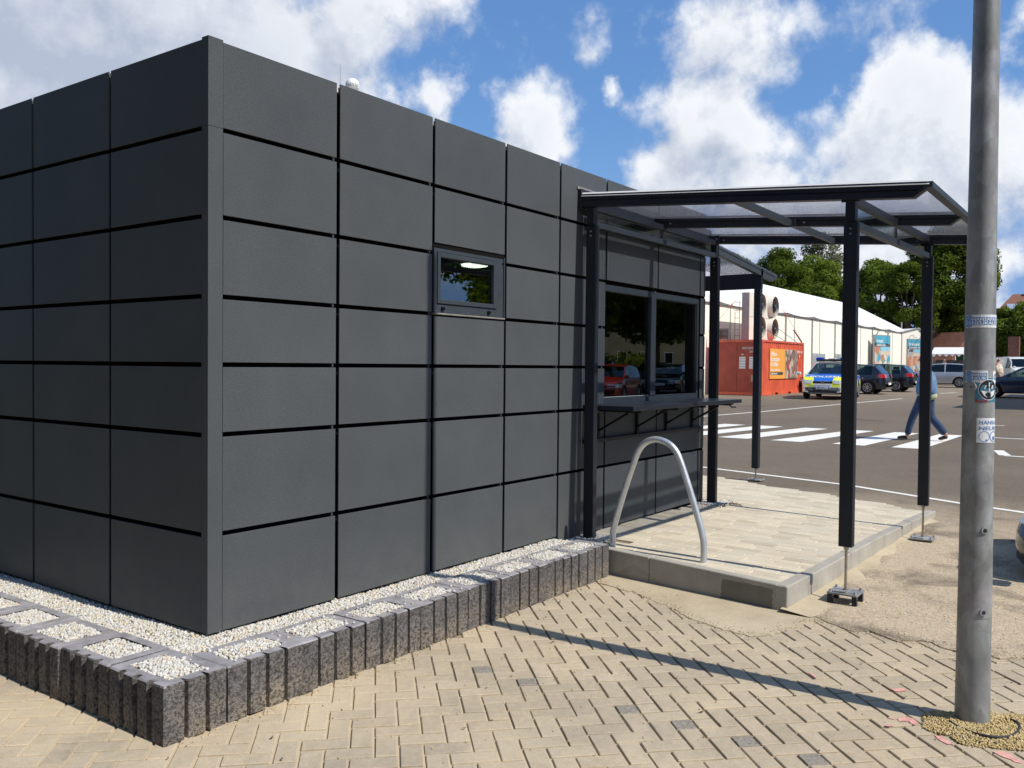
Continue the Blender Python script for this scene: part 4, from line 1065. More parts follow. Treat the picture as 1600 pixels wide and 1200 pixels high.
# ============================================================ lamp post
LPc = Vector((1.790, -3.152, 0))
LP = empty('lamp_post', LPc, 0, 'round galvanized steel lamp post with stickers standing in golden grit', 'lamp post')
def lr(z): return max(.0725 - .0056 * z, .038)
MB().tube([(0, 0, -.05)] + [(0, 0, z) for z in (.0, .3, .6, .9, 1.2, 1.5, 1.8, 2.052)], [lr(z) for z in (0, 0, .3, .6, .9, 1.2, 1.5, 1.8, 2.052)], 48).build('pole', M['galv'], LP, smooth=40)
MB().tube([(0, 0, z) for z in (2.052, 2.4, 3.0, 4.0, 5.0, 5.5)], [lr(z) - .0008 for z in (2.052, 2.4, 3.0, 4.0, 5.0, 5.5)], 48).build('pole', M['galv'], LP, smooth=40)
MB().tube([(0, 0, 5.49), (0, 0, 5.50), (0, 0, 5.70), (0, 0, 5.74)], [.038, .045, .045, .02], 24).build('lamp_cap', M['frame'], LP, smooth=40)
A0 = R(188.2)     # direction from the pole to the viewer's side
def curved(z0, z1, a0, a1, rad_off, mat, name, nseg=12, V2=None, parent=LP, hole=None):
    V = []; F = []; n = nseg + 1
    for zz in (z0, z1):
        for k in range(n):
            q = A0 + R(a0 + (a1 - a0) * k / nseg); rr = lr(zz) + rad_off; V.append((math.cos(q) * rr, math.sin(q) * rr, zz))
    for zz in (z1, z0):
        for k in range(n):
            q = A0 + R(a0 + (a1 - a0) * k / nseg); rr = lr(zz) + rad_off - .0012; V.append((math.cos(q) * rr, math.sin(q) * rr, zz))
    for k in range(nseg): F.append([k, k + 1, n + k + 1, n + k])
    for k in range(nseg): F.append([2 * n + k, 2 * n + k + 1, 3 * n + k + 1, 3 * n + k])
    for k in range(nseg): F.append([n + k, n + k + 1, 2 * n + k + 1, 2 * n + k]); F.append([k, k + 1, 3 * n + k + 1, 3 * n + k])
    F.append([0, n, 2 * n, 3 * n]); F.append([nseg, n + nseg, 2 * n + nseg, 3 * n + nseg])
    me = mesh_np(name, V, F, mat)
    bm = bmesh.new(); bm.from_mesh(me); bmesh.ops.recalc_face_normals(bm, faces=bm.faces); bm.to_mesh(me); bm.free()
    return mobj(name, me, parent)
def curved_shape(poly_fn, name, mat, off, parent):
    """poly list of faces in (angle_deg, z)"""
    V, F = poly_fn; W_ = [(math.cos(A0 + R(a)) * (lr(z) + off), math.sin(A0 + R(a)) * (lr(z) + off), z) for a, z in V]
    return mobj(name, mesh_np(name, W_, F, mat), parent)
def curved_text(s, a_left, z, size, mat, off=.0022, width_deg=None, parent=LP, bold=True, name='lettering'):
    V, F = text_verts(s, size, bold=bold); w = max(v[0] for v in V); 
    sc = (R(width_deg) * lr(z) / w) if width_deg else 1
    return curved_shape(([(a_left + math.degrees(v[0] * sc / lr(z)), z + v[1]) for v in V], F), name, mat, off, parent)
M['paper'] = simple('sticker_paper', (.70, .72, .74), .5, var=.08, scale=40)
M['st_blue'] = simple('sticker_pale_blue', (.20, .33, .55), .45, var=.25, scale=40)
M['st_navy'] = simple('sticker_blue_print', (.10, .22, .45), .5, var=.2, scale=50)
M['st_black'] = simple('sticker_black', (.02, .02, .025), .4, var=.1)
M['st_red'] = simple('sticker_red', (.30, .02, .03), .5, var=.2)
M['st_teal'] = simple('sticker_teal', (.05, .18, .26), .5, var=.2)
def disk(ac, zc, rad, n=28, squash=1.0, r0=0):
    V = []; 
    if r0 == 0:
        V.append((ac, zc)); 
        for k in range(n): V.append((ac + math.degrees(rad * math.cos(2 * math.pi * k / n) / .067), zc + rad * math.sin(2 * math.pi * k / n)))
        return V, [[0, 1 + k, 1 + (k + 1) % n] for k in range(n)]
    for rr in (rad, r0):
        for k in range(n): V.append((ac + math.degrees(rr * math.cos(2 * math.pi * k / n) / .067), zc + rr * math.sin(2 * math.pi * k / n)))
    return V, [[k, (k + 1) % n, n + (k + 1) % n, n + k] for k in range(n)]
def zpx(y): return 1.805 - (y - 505) / 349.0
# hatch: a flush door with two socket screws
hd = curved(.492, .905, -38, 78, .0024, M['galv'], 'service_hatch', 16)
for z in (.885, .520):
    q = A0 + R(28); c = Vector((math.cos(q), math.sin(q), 0))
    sc_ = MB().tube([c * (lr(z) - .002) + Vector((0, 0, z)), c * (lr(z) + .008) + Vector((0, 0, z))], .0155, 20).build('hatch_screw', M['galv'], LP, smooth=40)
    MB().tube([c * (lr(z) + .0075) + Vector((0, 0, z)), c * (lr(z) + .0088) + Vector((0, 0, z))], .0095, 6).build('socket', M['st_black'], sc_)
# round screw cap
q = A0 + R(-27); c = Vector((math.cos(q), math.sin(q), 0)); zc = zpx(604)
capm = MB().tube([c * (lr(zc) - .004) + Vector((0, 0, zc)), c * (lr(zc) + .006) + Vector((0, 0, zc))], .0215, 24).build('screw_cap', M['galv'], LP, smooth=40)
MB().tube([c * (lr(zc) + .0055) + Vector((0, 0, zc)), c * (lr(zc) + .0068) + Vector((0, 0, zc))], .004, 8).build('screw', M['st_black'], capm)
# sticker 1 and 2: HANSAFANS NEUKALEN
def hansa(z0, z1, a0, a1, l1, l2, wd):
    s = curved(z0, z1, a0, a1, .0012, M['paper'], 'sticker')
    rr = (z1 - z0) * .47
    curved_shape(disk(a0 + 17, (z0 + z1) / 2, rr * 1.02), 'scarf_emblem', M['st_navy'], .0019, s)
    curved_shape(disk(a0 + 17, (z0 + z1) / 2, rr * .84), 'scarf_emblem', M['st_blue'], .0023, s)
    curved_shape(disk(a0 + 17, (z0 + z1) / 2 + rr * .25, rr * .25), 'face_mark', M['st_navy'], .0027, s)
    curved_shape(disk(a0 + 17, (z0 + z1) / 2 - rr * .55, rr * .16), 'face_mark', M['st_navy'], .0027, s)
    a2 = a0 + 28; zz0 = z0 + (z1 - z0) * .20; zz1 = z1 - (z1 - z0) * .20
    curved_shape(([(a2, zz0), (a2 + wd, zz0), (a2 + wd, zz1), (a2, zz1)] if False else sum([[(a2 + wd * k / 10, zz0), (a2 + wd * k / 10, zz1)] for k in range(11)], []), [[2 * k, 2 * k + 2, 2 * k + 3, 2 * k + 1] for k in range(10)]), 'name_bar', M['st_navy'], .0018, s)
    h = (zz1 - zz0)
    curved_text(l1, a2 + 3, zz0 + h * .54, h * .56, M['paper'], .0024, wd - 5, s)
    curved_text(l2, a2 + 3, zz0 + h * .06, h * .56, M['paper'], .0024, wd - 5, s)
    return s
hansa(zpx(512), zpx(492), -62, 92, 'HANSAFANS', 'NEUKALEN', 120)
hansa(zpx(597), zpx(578.5), -58, 32, 'HANSA', 'NEUK', 58)
s = curved(zpx(598), zpx(579), 56, 84, .0012, M['paper'], 'sticker', 6)
curved_shape(disk(72, zpx(588), .014, r0=.008), 'emblem', M['st_navy'], .002, s)
# round badge sticker, plain ship-like crest in a ring
zc = zpx(608); ac = 37
s0 = curved(zpx(627), zpx(590), -14, 84, .0010, M['st_teal'], 'sticker')
bd = curved_shape(disk(ac, zc, .047), 'badge', M['paper'], .0019, s0)
curved_shape(disk(ac, zc, .0435), 'badge_field', M['st_black'], .0024, s0)
curved_shape(([(ac - 30, zc - .004), (ac - 10, zc - .008), (ac + 10, zc - .008), (ac + 30, zc - .002), (ac + 24, zc - .022), (ac + 10, zc - .033), (ac - 10, zc - .033), (ac - 22, zc - .022)], [[0, 1, 2, 3, 4, 5, 6, 7]]), 'crest_hull', M['paper'], .0028, s0)
curved_shape(([(ac - 20, zc + .004), (ac + 16, zc + .005), (ac + 20, zc + .020), (ac - 14, zc + .020)], [[0, 1, 2, 3]]), 'crest_banner', M['paper'], .0028, s0)
curved_shape(([(ac - 2, zc - .012), (ac + 2, zc - .012), (ac + 2, zc + .033), (ac - 2, zc + .033)], [[0, 1, 2, 3]]), 'crest_mast', M['paper'], .0029, s0)
curved_shape(([(ac + 3, zc + .026), (ac + 14, zc + .028), (ac + 14, zc + .035), (ac + 3, zc + .034)], [[0, 1, 2, 3]]), 'crest_flag', M['st_teal'], .0028, s0)
curved_text('HANSA', ac - 15, zc + .008, .009, M['st_black'], .0033, 28, s0)
curved_text('FANS', ac - 11, zc - .026, .010, M['st_black'], .0033, 20, s0)
for k in range(5): curved_shape(([(-12 + k * 9, zpx(628)), (-6 + k * 9, zpx(627.4)), (-7 + k * 9, zpx(622.5)), (-11 + k * 9, zpx(624))], [[0, 1, 2, 3]]), 'torn_edge', M['st_red'], .0021, s0)
# lowest sticker
s = curved(zpx(690), zpx(652), -6, 84, .0012, M['paper'], 'sticker')
curved_text('HANSA', 1, zpx(661.5), .0235, M['st_navy'], .002, 76, s)
curved_text('NEUK', 1, zpx(670.5), .0235, M['st_navy'], .002, 80, s)
curved_shape(disk(22, zpx(680.5), .024, r0=.0215), 'emblem', M['st_navy'], .002, s)
curved_shape(disk(64, zpx(680.5), .024, r0=.0205), 'emblem', M['st_navy'], .002, s)
curved_shape(disk(30, zpx(686), .004), 'mark', M['st_navy'], .0021, s)
curved_shape(disk(64, zpx(683), .009), 'mark', M['st_navy'], .0021, s)
# golden grit collar with a loop of cable
n = 6500; rr = np.sqrt(rg.uniform(0, 1, n)); an = rg.uniform(0, 6.283, n)
wob = 1 + .10 * np.sin(3 * an + 1) + .07 * np.sin(7 * an)
ex = 1.72 + .27 * rr * wob * np.cos(an); ey = -3.18 + .20 * rr * wob * np.sin(an)
rot = R(-40); X_ = 1.70 + (ex - 1.72) * math.cos(rot) - (ey + 3.18) * math.sin(rot); Y_ = -3.19 + (ex - 1.72) * math.sin(rot) + (ey + 3.18) * math.cos(rot)
X_ += .04; Y_ -= .02
keep = ((X_ - 1.79) ** 2 + (Y_ + 3.152) ** 2) > .07 ** 2
edge = 1 - rr
P = np.stack([X_, Y_, .004 + .014 * np.clip(edge * 2.2, 0, 1) + rg.uniform(-.002, .004, n)], 1)[keep]
o = gravel('grit', P, .0028, .0062, M['gravel_gold'], 9); tag(o, 'golden grit heaped round the base of the lamp post', 'grit', kind='stuff')
mb = MB(); V = [(1.74, -3.21, .014)]
m_ = 28
for k in range(m_):
    q = 2 * math.pi * k / m_; a = .25 * math.cos(q) * (1 + .05 * math.sin(5 * q)); b = .185 * math.sin(q) * (1 + .05 * math.cos(4 * q))
    V.append((1.74 + a * math.cos(rot) - b * math.sin(rot), -3.21 + a * math.sin(rot) + b * math.cos(rot), -.004))
o = mobj('grit_bed', mesh_np('grit_bed', V, [[0, 1 + k, 1 + (k + 1) % m_] for k in range(m_)], M['sand_gold'])); tag(o, 'golden sand under the grit at the foot of the lamp post', 'grit bed', kind='stuff')
cpx = []
for k in range(15):
    q = R(125 + 190 * k / 14); cpx.append((1.765 + .165 * math.cos(q) + .02 * math.sin(3 * q), -3.195 + .145 * math.sin(q), .022 + .004 * math.sin(4 * q)))
o = MB().tube(cpx, .0055, 8).build('cable', M['cable'], None, smooth=40); tag(o, 'loop of black cable lying in the golden grit by the post', 'cable')
# ============================================================ far things: container, ventilation, marquees
M['red'] = simple('faded_red_container_paint', (.62, .105, .050), .5, var=.22, scale=1.6)
M['red_dark'] = simple('shaded_red_door_paint', (.36, .055, .032), .55, var=.2, scale=2.5)  # darker copy of the container red, with the door end's shade in it
M['rust'] = simple('rusty_edge', (.13, .045, .03), .85, var=.4, scale=6)
M['white_vinyl'] = simple('white_pvc_sheet', (.90, .87, .77), .5, var=.02, scale=.5)
M['roof_vinyl'] = simple('white_pvc_roof', (.86, .86, .85), .45, var=.02, scale=.5)
M['alu'] = simple('aluminium_profile', (.36, .36, .34), .45, metal=.4, var=.12)
M['cream_box'] = simple('cream_unit_cladding', (.70, .66, .58), .5, var=.05)
M['orange'] = simple('orange_print', (.80, .36, .06), .5, var=.05)
M['print_white'] = simple('white_print', (.78, .78, .76), .5, var=.03)
M['print_dark'] = simple('dark_print', (.06, .055, .05), .5, var=.1)
M['strap'] = simple('red_strap', (.50, .10, .06), .6)
def blobs_mat(name, cols, sc, stretch=(1, 1, 1), seedv=0.0):
    m, t, b = mat_base(name); p = opos(t)
    mp = nd(t, 'ShaderNodeMapping'); mp.inputs['Scale'].default_value = stretch; mp.inputs['Location'].default_value = (seedv, seedv * .7, 0); t.links.new(p, mp.inputs[0])
    v = nd(t, 'ShaderNodeTexVoronoi', Scale=sc); t.links.new(mp.outputs[0], v.inputs['Vector'])
    s = t.nodes.new('ShaderNodeSeparateColor'); t.links.new(v.outputs['Color'], s.inputs[0])
    n = len(cols); r = t.nodes.new('ShaderNodeValToRGB'); r.color_ramp.interpolation = 'CONSTANT'
    e = r.color_ramp.elements
    while len(e) < n: e.new(.5)
    for i, (q, c) in enumerate(zip(e, cols)): q.position = i / n; q.color = (*c, 1)
    t.links.new(s.outputs[0], r.inputs[0]); t.links.new(r.outputs[0], b.inputs['Base Color']); b.inputs['Roughness'].default_value = .5
    return m
M['photo_street'] = blobs_mat('printed_street_photo', [(.30, .22, .19), (.12, .08, .07), (.45, .38, .33), (.34, .08, .06), (.20, .16, .14), (.55, .44, .34), (.16, .20, .13)], 5.5, (1, 1, .8), 3.1)
M['photo_family'] = blobs_mat('printed_people_photo', [(.55, .48, .42), (.60, .40, .33), (.35, .45, .55), (.50, .20, .12), (.64, .60, .55), (.22, .30, .20), (.05, .35, .50)], 2.6, (1, 1, 1), 1.7)

X0, Y0 = 36.68, 10.45; CL, CWD, CH = 6.06, 2.44, 2.59; Z0 = gz(37) - .0
CT = empty('shipping_container', (X0 + CL / 2, Y0 + CWD / 2, Z0), 0, 'faded red shipping container with an orange poster beside the white marquee', 'container')
def addc(mb, name, mat, root, **k): return add(mb, name, mat, root, **k)
zb, zt = Z0 + .16, Z0 + CH - .10
def corrugated(x0, x1, y, z0, z1, pitch=.278, dep=.036, axis='x', sgn=1):
    n = max(1, round((x1 - x0) / pitch)); p = (x1 - x0) / n; pts = []
    for k in range(n):
        a = x0 + k * p; pts += [(a, 0), (a + p * .25, 0), (a + p * .42, dep), (a + p * .75, dep), (a + p * .92, 0)]
    pts.append((x1, 0)); V = []
    for z in (z0, z1):
        for a, d in pts: V.append((a, y + sgn * d, z) if axis == 'x' else (y + sgn * d, a, z))
    m_ = len(pts); return V, [[i, i + 1, m_ + i + 1, m_ + i] for i in range(m_ - 1)]
V, F = corrugated(X0 + .12, X0 + CL - .12, Y0 + .02, zb, zt); addc(MB().raw(V, F), 'side_wall', M['red'], CT)
V, F = corrugated(X0 + .12, X0 + CL - .12, Y0 + CWD - .02, zb, zt, sgn=-1); addc(MB().raw(V, F), 'side_wall', M['red'], CT)
addc(MB().box(X0 + CL - .05, X0 + CL - .02, Y0 + .1, Y0 + CWD - .1, zb, zt), 'end_wall', M['red'], CT)
addc(MB().box(X0 + .02, X0 + CL - .02, Y0 + .05, Y0 + CWD - .05, zt + .02, zt + .06), 'roof', M['red'], CT)
fr = MB()
for x in (X0 + .07, X0 + CL - .07):
    for y in (Y0 + .07, Y0 + CWD - .07): fr.box(x - .07, x + .07, y - .07, y + .07, Z0, Z0 + CH)
fr.box(X0 + .14, X0 + CL - .14, Y0, Y0 + .06, zt, zt + .10).box(X0 + .14, X0 + CL - .14, Y0 + CWD - .06, Y0 + CWD, zt, zt + .10)
fr.box(X0 + .14, X0 + CL - .14, Y0, Y0 + .06, Z0 + .02, zb).box(X0 + .0, X0 + .10, Y0 + .14, Y0 + CWD - .14, zt - .02, zt + .10).box(X0 + .0, X0 + .10, Y0 + .14, Y0 + CWD - .14, Z0 + .03, zb)
addc(fr, 'frame', M['red'], CT)
for x in (X0 + 2.0, X0 + 3.9): addc(MB().box(x - .18, x + .18, Y0 - .004, Y0 + .05, Z0 + .03, Z0 + .13), 'forklift_pocket', M['black'], CT)
mb = MB()
for k in range(20): mb.box(X0 + .3 + k * .28, X0 + .42 + k * .28, Y0 - .006, Y0 + .01, zt + .0, zt + .025)
q = addc(mb, 'rail_notches', M['rust'], CT); tag(q, kind='stuff')
# doors, locking bars, plates with (unreadable at this size) data
for k, (ya, yb) in enumerate(((Y0 + .14, Y0 + 1.215), (Y0 + 1.225, Y0 + CWD - .14))):
    dr = addc(MB().box(X0 + .03, X0 + .07, ya, yb, zb + .01, zt - .03).box(X0 + .022, X0 + .032, ya, yb, zb + .01, zb + .06).box(X0 + .022, X0 + .032, ya, yb, zt - .09, zt - .03), 'door', M['red_dark'], CT)
    for yb_ in (ya + .27, yb - .27):
        MB().tube([(X0, yb_, zb - .02), (X0, yb_, zt)], .018, 8).box(X0 - .02, X0 + .03, yb_ - .03, yb_ + .03, zb + .25, zb + .31).box(X0 - .02, X0 + .03, yb_ - .03, yb_ + .03, zt - .3, zt - .24).beam((X0 - .01, yb_, zb + .78), (X0 - .01, yb_ + .26, zb + .76), .03, .03).build('locking_bar', M['alu'], dr).location -= CT.location
def plate(y0, y1, z0, z1, mat, x=X0 + .019, nm='data_plate'):
    return addc(MB().box(x, x + .01, y0, y1, z0, z1), nm, mat, CT)
plate(Y0 + .28, Y0 + .62, Z0 + 1.25, Z0 + 1.80, M['print_white']); plate(Y0 + .80, Y0 + 1.10, Z0 + 1.25, Z0 + 1.80, M['print_white'])
plate(Y0 + .30, Y0 + .52, Z0 + .66, Z0 + .95, simple('worn_plate', (.45, .40, .30), .5)); plate(Y0 + .35, Y0 + .45, Z0 + .47, Z0 + .51, M['print_white']); plate(Y0 + .90, Y0 + 1.0, Z0 + 1.88, Z0 + 1.93, M['print_white'])
def put_text(s, size, mtx, mat, parent, name='lettering', align='LEFT', bold=True):
    V, F = text_verts(s, size, bold=bold, align=align)
    o = mobj(name, mesh_np(name, [tuple(mtx @ Vector(v)) for v in V], F, mat), parent)
    o.location = Vector((0, 0, 0)); return o
def mtx(o, xdir, up): 
    x = Vector(xdir).normalized(); z = Vector(up).normalized(); n = x.cross(z)
    return Matrix(((x.x, z.x, n.x, o[0]), (x.y, z.y, n.y, o[1]), (x.z, z.z, n.z, o[2]), (0, 0, 0, 1)))
def ptext(s, size, o, xdir, up, mat, root, **k):
    q = put_text(s, size, mtx(Vector(o) - Vector(root.location), xdir, up), mat, root, **k); return q
ptext('KOCU', .13, (X0 + .012, Y0 + .96, Z0 + 2.16), (0, -1, 0), (0, 0, 1), M['print_white'], CT)
ptext('415 687 0', .13, (X0 + .012, Y0 + .62, Z0 + 2.16), (0, -1, 0), (0, 0, 1), M['print_white'], CT)
ptext('22G1', .12, (X0 + .012, Y0 + .62, Z0 + 2.0), (0, -1, 0), (0, 0, 1), M['print_white'], CT)
for k in range(4):
    ptext('MAX GROSS', .05, (X0 + .017, Y0 + 1.08, Z0 + 1.71 - k * .13), (0, -1, 0), (0, 0, 1), M['print_dark'], CT)
    ptext('24 000 KG', .05, (X0 + .017, Y0 + .58, Z0 + 1.71 - k * .13), (0, -1, 0), (0, 0, 1), M['print_dark'], CT)
# poster on the long side
po = addc(MB().box(X0 + .95, X0 + 5.0, Y0 - .02, Y0 - .008, Z0 + .78, Z0 + 2.20), 'poster', M['orange'], CT)
addc(MB().box(X0 + 3.1, X0 + 4.995, Y0 - .026, Y0 - .0205, Z0 + .785, Z0 + 2.195), 'poster_photo', M['photo_street'], CT)
for s, z, mt_ in (('Offene', 1.86, 'print_white'), ('Backstube', 1.62, 'print_white'), ('& Kaffee', 1.38, 'print_white')):
    ptext(s, .30, (X0 + 1.05, Y0 - .0215, Z0 + z), (1, 0, 0), (0, 0, 1), M[mt_], CT)
ptext('herzlich willkommen', .16, (X0 + 1.08, Y0 - .0215, Z0 + 1.16), (1, 0, 0), (0, 0, 1), M['print_white'], CT)
addc(MB().box(X0 + 1.05, X0 + 2.8, Y0 - .0225, Y0 - .0205, Z0 + .96, Z0 + 1.10), 'poster_bar', M['print_dark'], CT)
ptext('jeden Samstag', .15, (X0 + 1.15, Y0 - .024, Z0 + .985), (1, 0, 0), (0, 0, 1), M['print_white'], CT)
ptext('KOCU 415', .16, (X0 + 5.05, Y0 + .0, Z0 + 2.05), (1, 0, 0), (0, 0, 1), M['print_white'], CT)
ptext('8', .2, (X0 + 5.3, Y0 + .0, Z0 + 1.82), (1, 0, 0), (0, 0, 1), M['print_white'], CT)

# ventilation unit standing on the container
VZ = Z0 + CH + .001
VU = empty('ventilation_unit', (39.9, 12.0, VZ), 0, 'cream ventilation cabinet with big black round fans standing on the red container', 'ventilation unit')
addc(MB().box(38.04, 41.75, 11.60, 11.98, VZ, VZ + 2.32, bev=.02), 'cabinet', M['cream_box'], VU)
addc(MB().box(38.06, 41.74, 11.592, 11.60, VZ + 1.15, VZ + 1.165).box(39.9, 39.915, 11.592, 11.60, VZ, VZ + 2.3), 'seam', M['alu'], VU)
addc(MB().box(38.02, 38.038, 11.61, 11.97, VZ + .02, VZ + 2.30), 'louvre_panel', simple('grey_louvre', (.34, .30, .29), .6), VU)
for x in (39.15, 41.0):
    for z in (VZ + .68, VZ + 1.80):
        fo = addc(MB().tube([(x, 11.60, z), (x, 11.36, z)], [.56, .50], 24, caps=False).tube([(x, 11.36, z), (x, 11.60, z)], [.48, .50], 24, caps=False), 'fan_hood', M['cream_box'], VU, smooth=40)
        fg = addc(MB().tube([(x, 11.56, z), (x, 11.54, z)], .47, 24), 'fan_well', M['black'], VU)
        b_ = MB()
        for k in range(7):
            q = 2 * math.pi * k / 7; c, s = math.cos(q), math.sin(q); c2_, s2_ = math.cos(q + .5), math.sin(q + .5)
            b_.raw([(x + .07 * c, 11.50, z + .07 * s), (x + .44 * c, 11.53, z + .44 * s), (x + .44 * c2_, 11.46, z + .44 * s2_), (x + .07 * c2_, 11.48, z + .07 * s2_)], [[0, 1, 2, 3]])
        b_.tube([(x, 11.53, z), (x, 11.43, z)], .085, 12)
        addc(b_, 'fan_blades', M['steel_dark'], VU)
        addc(MB().tube([(x + .1, 11.42, z), (x + .13, 11.41, z + .02)], .03, 8), 'hub_cap', M['alu'], VU)
        gm_ = MB()
        for rr in (.14, .24, .34): 
            gm_.tube([(x + rr * math.cos(2 * math.pi * k / 16), 11.37, z + rr * math.sin(2 * math.pi * k / 16)) for k in range(17)], .006, 4)
        addc(gm_, 'fan_guard', M['steel_dark'], VU)
addc(MB().box(41.4, 41.7, 11.588, 11.598, VZ + 1.98, VZ + 2.2), 'warning_sticker', simple('yellow_sticker', (.7, .55, .12), .5), VU)
# ladder with back hoops, straps, roof railing on the container roof
LDo = empty('ladder', (37.95, 12.65, VZ), 0, 'thin rusty ladder with grab rails fixed beside the ventilation cabinet', 'ladder')
lm = MB()
for y in (12.05, 12.28): lm.tube([(37.95, y, VZ), (37.95, y, VZ + 1.35 + (.5 if y < 12.1 else 0))], .013, 6)
for k in range(5): lm.tube([(37.95, 12.05, VZ + .25 + k * .28), (37.95, 12.28, VZ + .25 + k * .28)], .010, 6)
for z in (1.45, 1.85): lm.tube([(37.95, 12.0, VZ + z), (37.90, 12.32, VZ + z)], .012, 6)
addc(lm, 'rails', M['rust'], LDo)
RL = empty('roof_railing', (36.8, 12.3, VZ), 0, 'low red railing with a grey tarpaulin along the edge of the container roof', 'railing')
rm = MB()
for z in (.18, .42): rm.tube([(36.75, 12.15, VZ + z), (36.75, 12.84, VZ + z)], .02, 6)
for y in (12.15, 12.5, 12.84): rm.tube([(36.75, y, VZ), (36.75, y, VZ + .46)], .02, 6)
addc(rm, 'rail', M['rust'], RL); addc(MB().box(36.80, 36.83, 12.12, 12.86, VZ + .05, VZ + .55, bev=.01), 'tarpaulin', simple('grey_tarpaulin', (.17, .16, .165), .7), RL)
for a, b, lb in (((38.04, 11.98, VZ + 2.28), (36.7, 12.87, VZ + .65), 'red lashing strap running left from the top of the ventilation cabinet'),
                 ((41.75, 11.6, VZ + 2.25), (42.6, 10.5, VZ + .05), 'lashing strap running right from the ventilation cabinet to the container corner')):
    o = MB().beam(a, b, .014, .010).beam(Vector(a).lerp(Vector(b), .32), Vector(a).lerp(Vector(b), .42), .05, .04).build('lashing_strap', M['strap']); tag(o, lb, 'strap')
for a, b, lb in (((39.3, 11.2, VZ + .55), (40.3, 10.6, VZ + .01), 'thin dark cable hanging below the left fans of the ventilation cabinet'), ((41.8, 11.6, VZ + .8), (42.4, 10.7, VZ + .01), 'thin dark cable right of the ventilation cabinet')):
    o = MB().tube([a, b], .012, 5).build('cable', M['cable']); tag(o, lb, 'cable')
o = MB().beam((41.5, 10.6, VZ + .62), (42.5, 10.5, VZ + .02), .05, .04).build('ratchet_bar', M['rust']); tag(o, 'rusty red bar leaning on the far top corner of the container', 'bar')

# marquee
YW = 13.2; XR = 78.0; XL = 28.0; ZE = 4.93
MQ = empty('marquee', ((XL + XR) / 2, YW + 4, gz(60)), 0, 'long white event marquee with a pitched roof behind the red container', 'marquee')
bays = 10; bw = (XR - XL) / bays
def zg(x): return gz(x)
for k in range(bays):
    a, b = XL + k * bw, XL + (k + 1) * bw
    addc(MB().box(a + .05, b - .05, YW, YW + .03, zg(a) + .03, ZE - .25), 'wall_panel', M['white_vinyl'], MQ)
    addc(MB().raw([(a, YW - .12, ZE - .05), (b, YW - .12, ZE - .05), (b, YW + 4, ZE + 2.18), (a, YW + 4, ZE + 2.18), (a, YW - .12, ZE + .03), (b, YW - .12, ZE + .03), (b, YW + 4, ZE + 2.26), (a, YW + 4, ZE + 2.26)],
                  [[3, 2, 1, 0], [4, 5, 6, 7], [0, 1, 5, 4], [1, 2, 6, 5], [2, 3, 7, 6], [3, 0, 4, 7]]), 'roof_panel', M['roof_vinyl'], MQ)
    addc(MB().raw([(a, YW + 8.12, ZE - .05), (b, YW + 8.12, ZE - .05), (b, YW + 4, ZE + 2.18), (a, YW + 4, ZE + 2.18), (a, YW + 8.12, ZE + .03), (b, YW + 8.12, ZE + .03), (b, YW + 4, ZE + 2.26), (a, YW + 4, ZE + 2.26)],
                  [[0, 1, 2, 3], [7, 6, 5, 4], [0, 4, 5, 1], [1, 5, 6, 2], [2, 6, 7, 3], [3, 7, 4, 0]]), 'roof_panel', M['roof_vinyl'], MQ)
    # shallow scalloped valance
    vm = MB(); n = 8
    for j in range(n):
        xa = a + (b - a) * j / n; xb = a + (b - a) * (j + 1) / n; za = ZE - .16 - .10 * math.sin(math.pi * j / n); zb2 = ZE - .16 - .10 * math.sin(math.pi * (j + 1) / n)
        vm.raw([(xa, YW - .13, za), (xb, YW - .13, zb2), (xb, YW - .13, ZE - .02), (xa, YW - .13, ZE - .02)], [[0, 1, 2, 3]])
    addc(vm, 'valance', M['roof_vinyl'], MQ)
    addc(MB().box(b - .07, b + .07, YW - .06, YW - .001, zg(b), ZE - .2), 'post', M['alu'], MQ)
    if k >= 1: addc(MB().box(a + bw * .32, a + bw * .34, YW - .012, YW, zg(a), ZE - .3), 'seam', M['alu'], MQ)
addc(MB().box(XL, XR, YW - .08, YW, ZE - .30, ZE - .12).box(XL, XR, YW - .11, YW - .08, ZE - .27, ZE - .24), 'eaves_beam', M['alu'], MQ)
addc(MB().raw([(XR, YW, ZE - .2), (XR, YW + 8, ZE - .2), (XR, YW + 4, ZE + 2.1), (XR, YW, .6), (XR, YW + 8, .6)], [[3, 4, 1, 2, 0]]), 'gable', M['white_vinyl'], MQ)
addc(MB().raw([(XL, YW, ZE - .2), (XL, YW + 8, ZE - .2), (XL, YW + 4, ZE + 2.1), (XL, YW, .2), (XL, YW + 8, .2)], [[3, 4, 1, 2, 0]]), 'gable', M['white_vinyl'], MQ)
addc(MB().box(XR - .05, XR + .05, YW - .05, YW + .05, .7, ZE + .65), 'corner_pole', M['alu'], MQ)
M['vinyl_window'] = simple('clear_vinyl_window', (.32, .37, .37), .15, spec=.6, var=.3, scale=1.2)
M['shop_red'] = simple('orange_red_goods', (.55, .16, .08), .6, var=.3, scale=3)
for a in (47.6, 53.0, 58.0):
    w_ = addc(MB().box(a, a + 2.9, YW - .014, YW - .002, zg(a) + .9, zg(a) + 2.1), 'window', M['vinyl_window'], MQ)
    for k in range(3): addc(MB().disc((a + .6 + k * .8, YW - .016, zg(a) + 1.3), (0, -1, 0), .2, .01, 12), 'round_display', M['shop_red'] if k != 1 else M['print_white'], MQ)
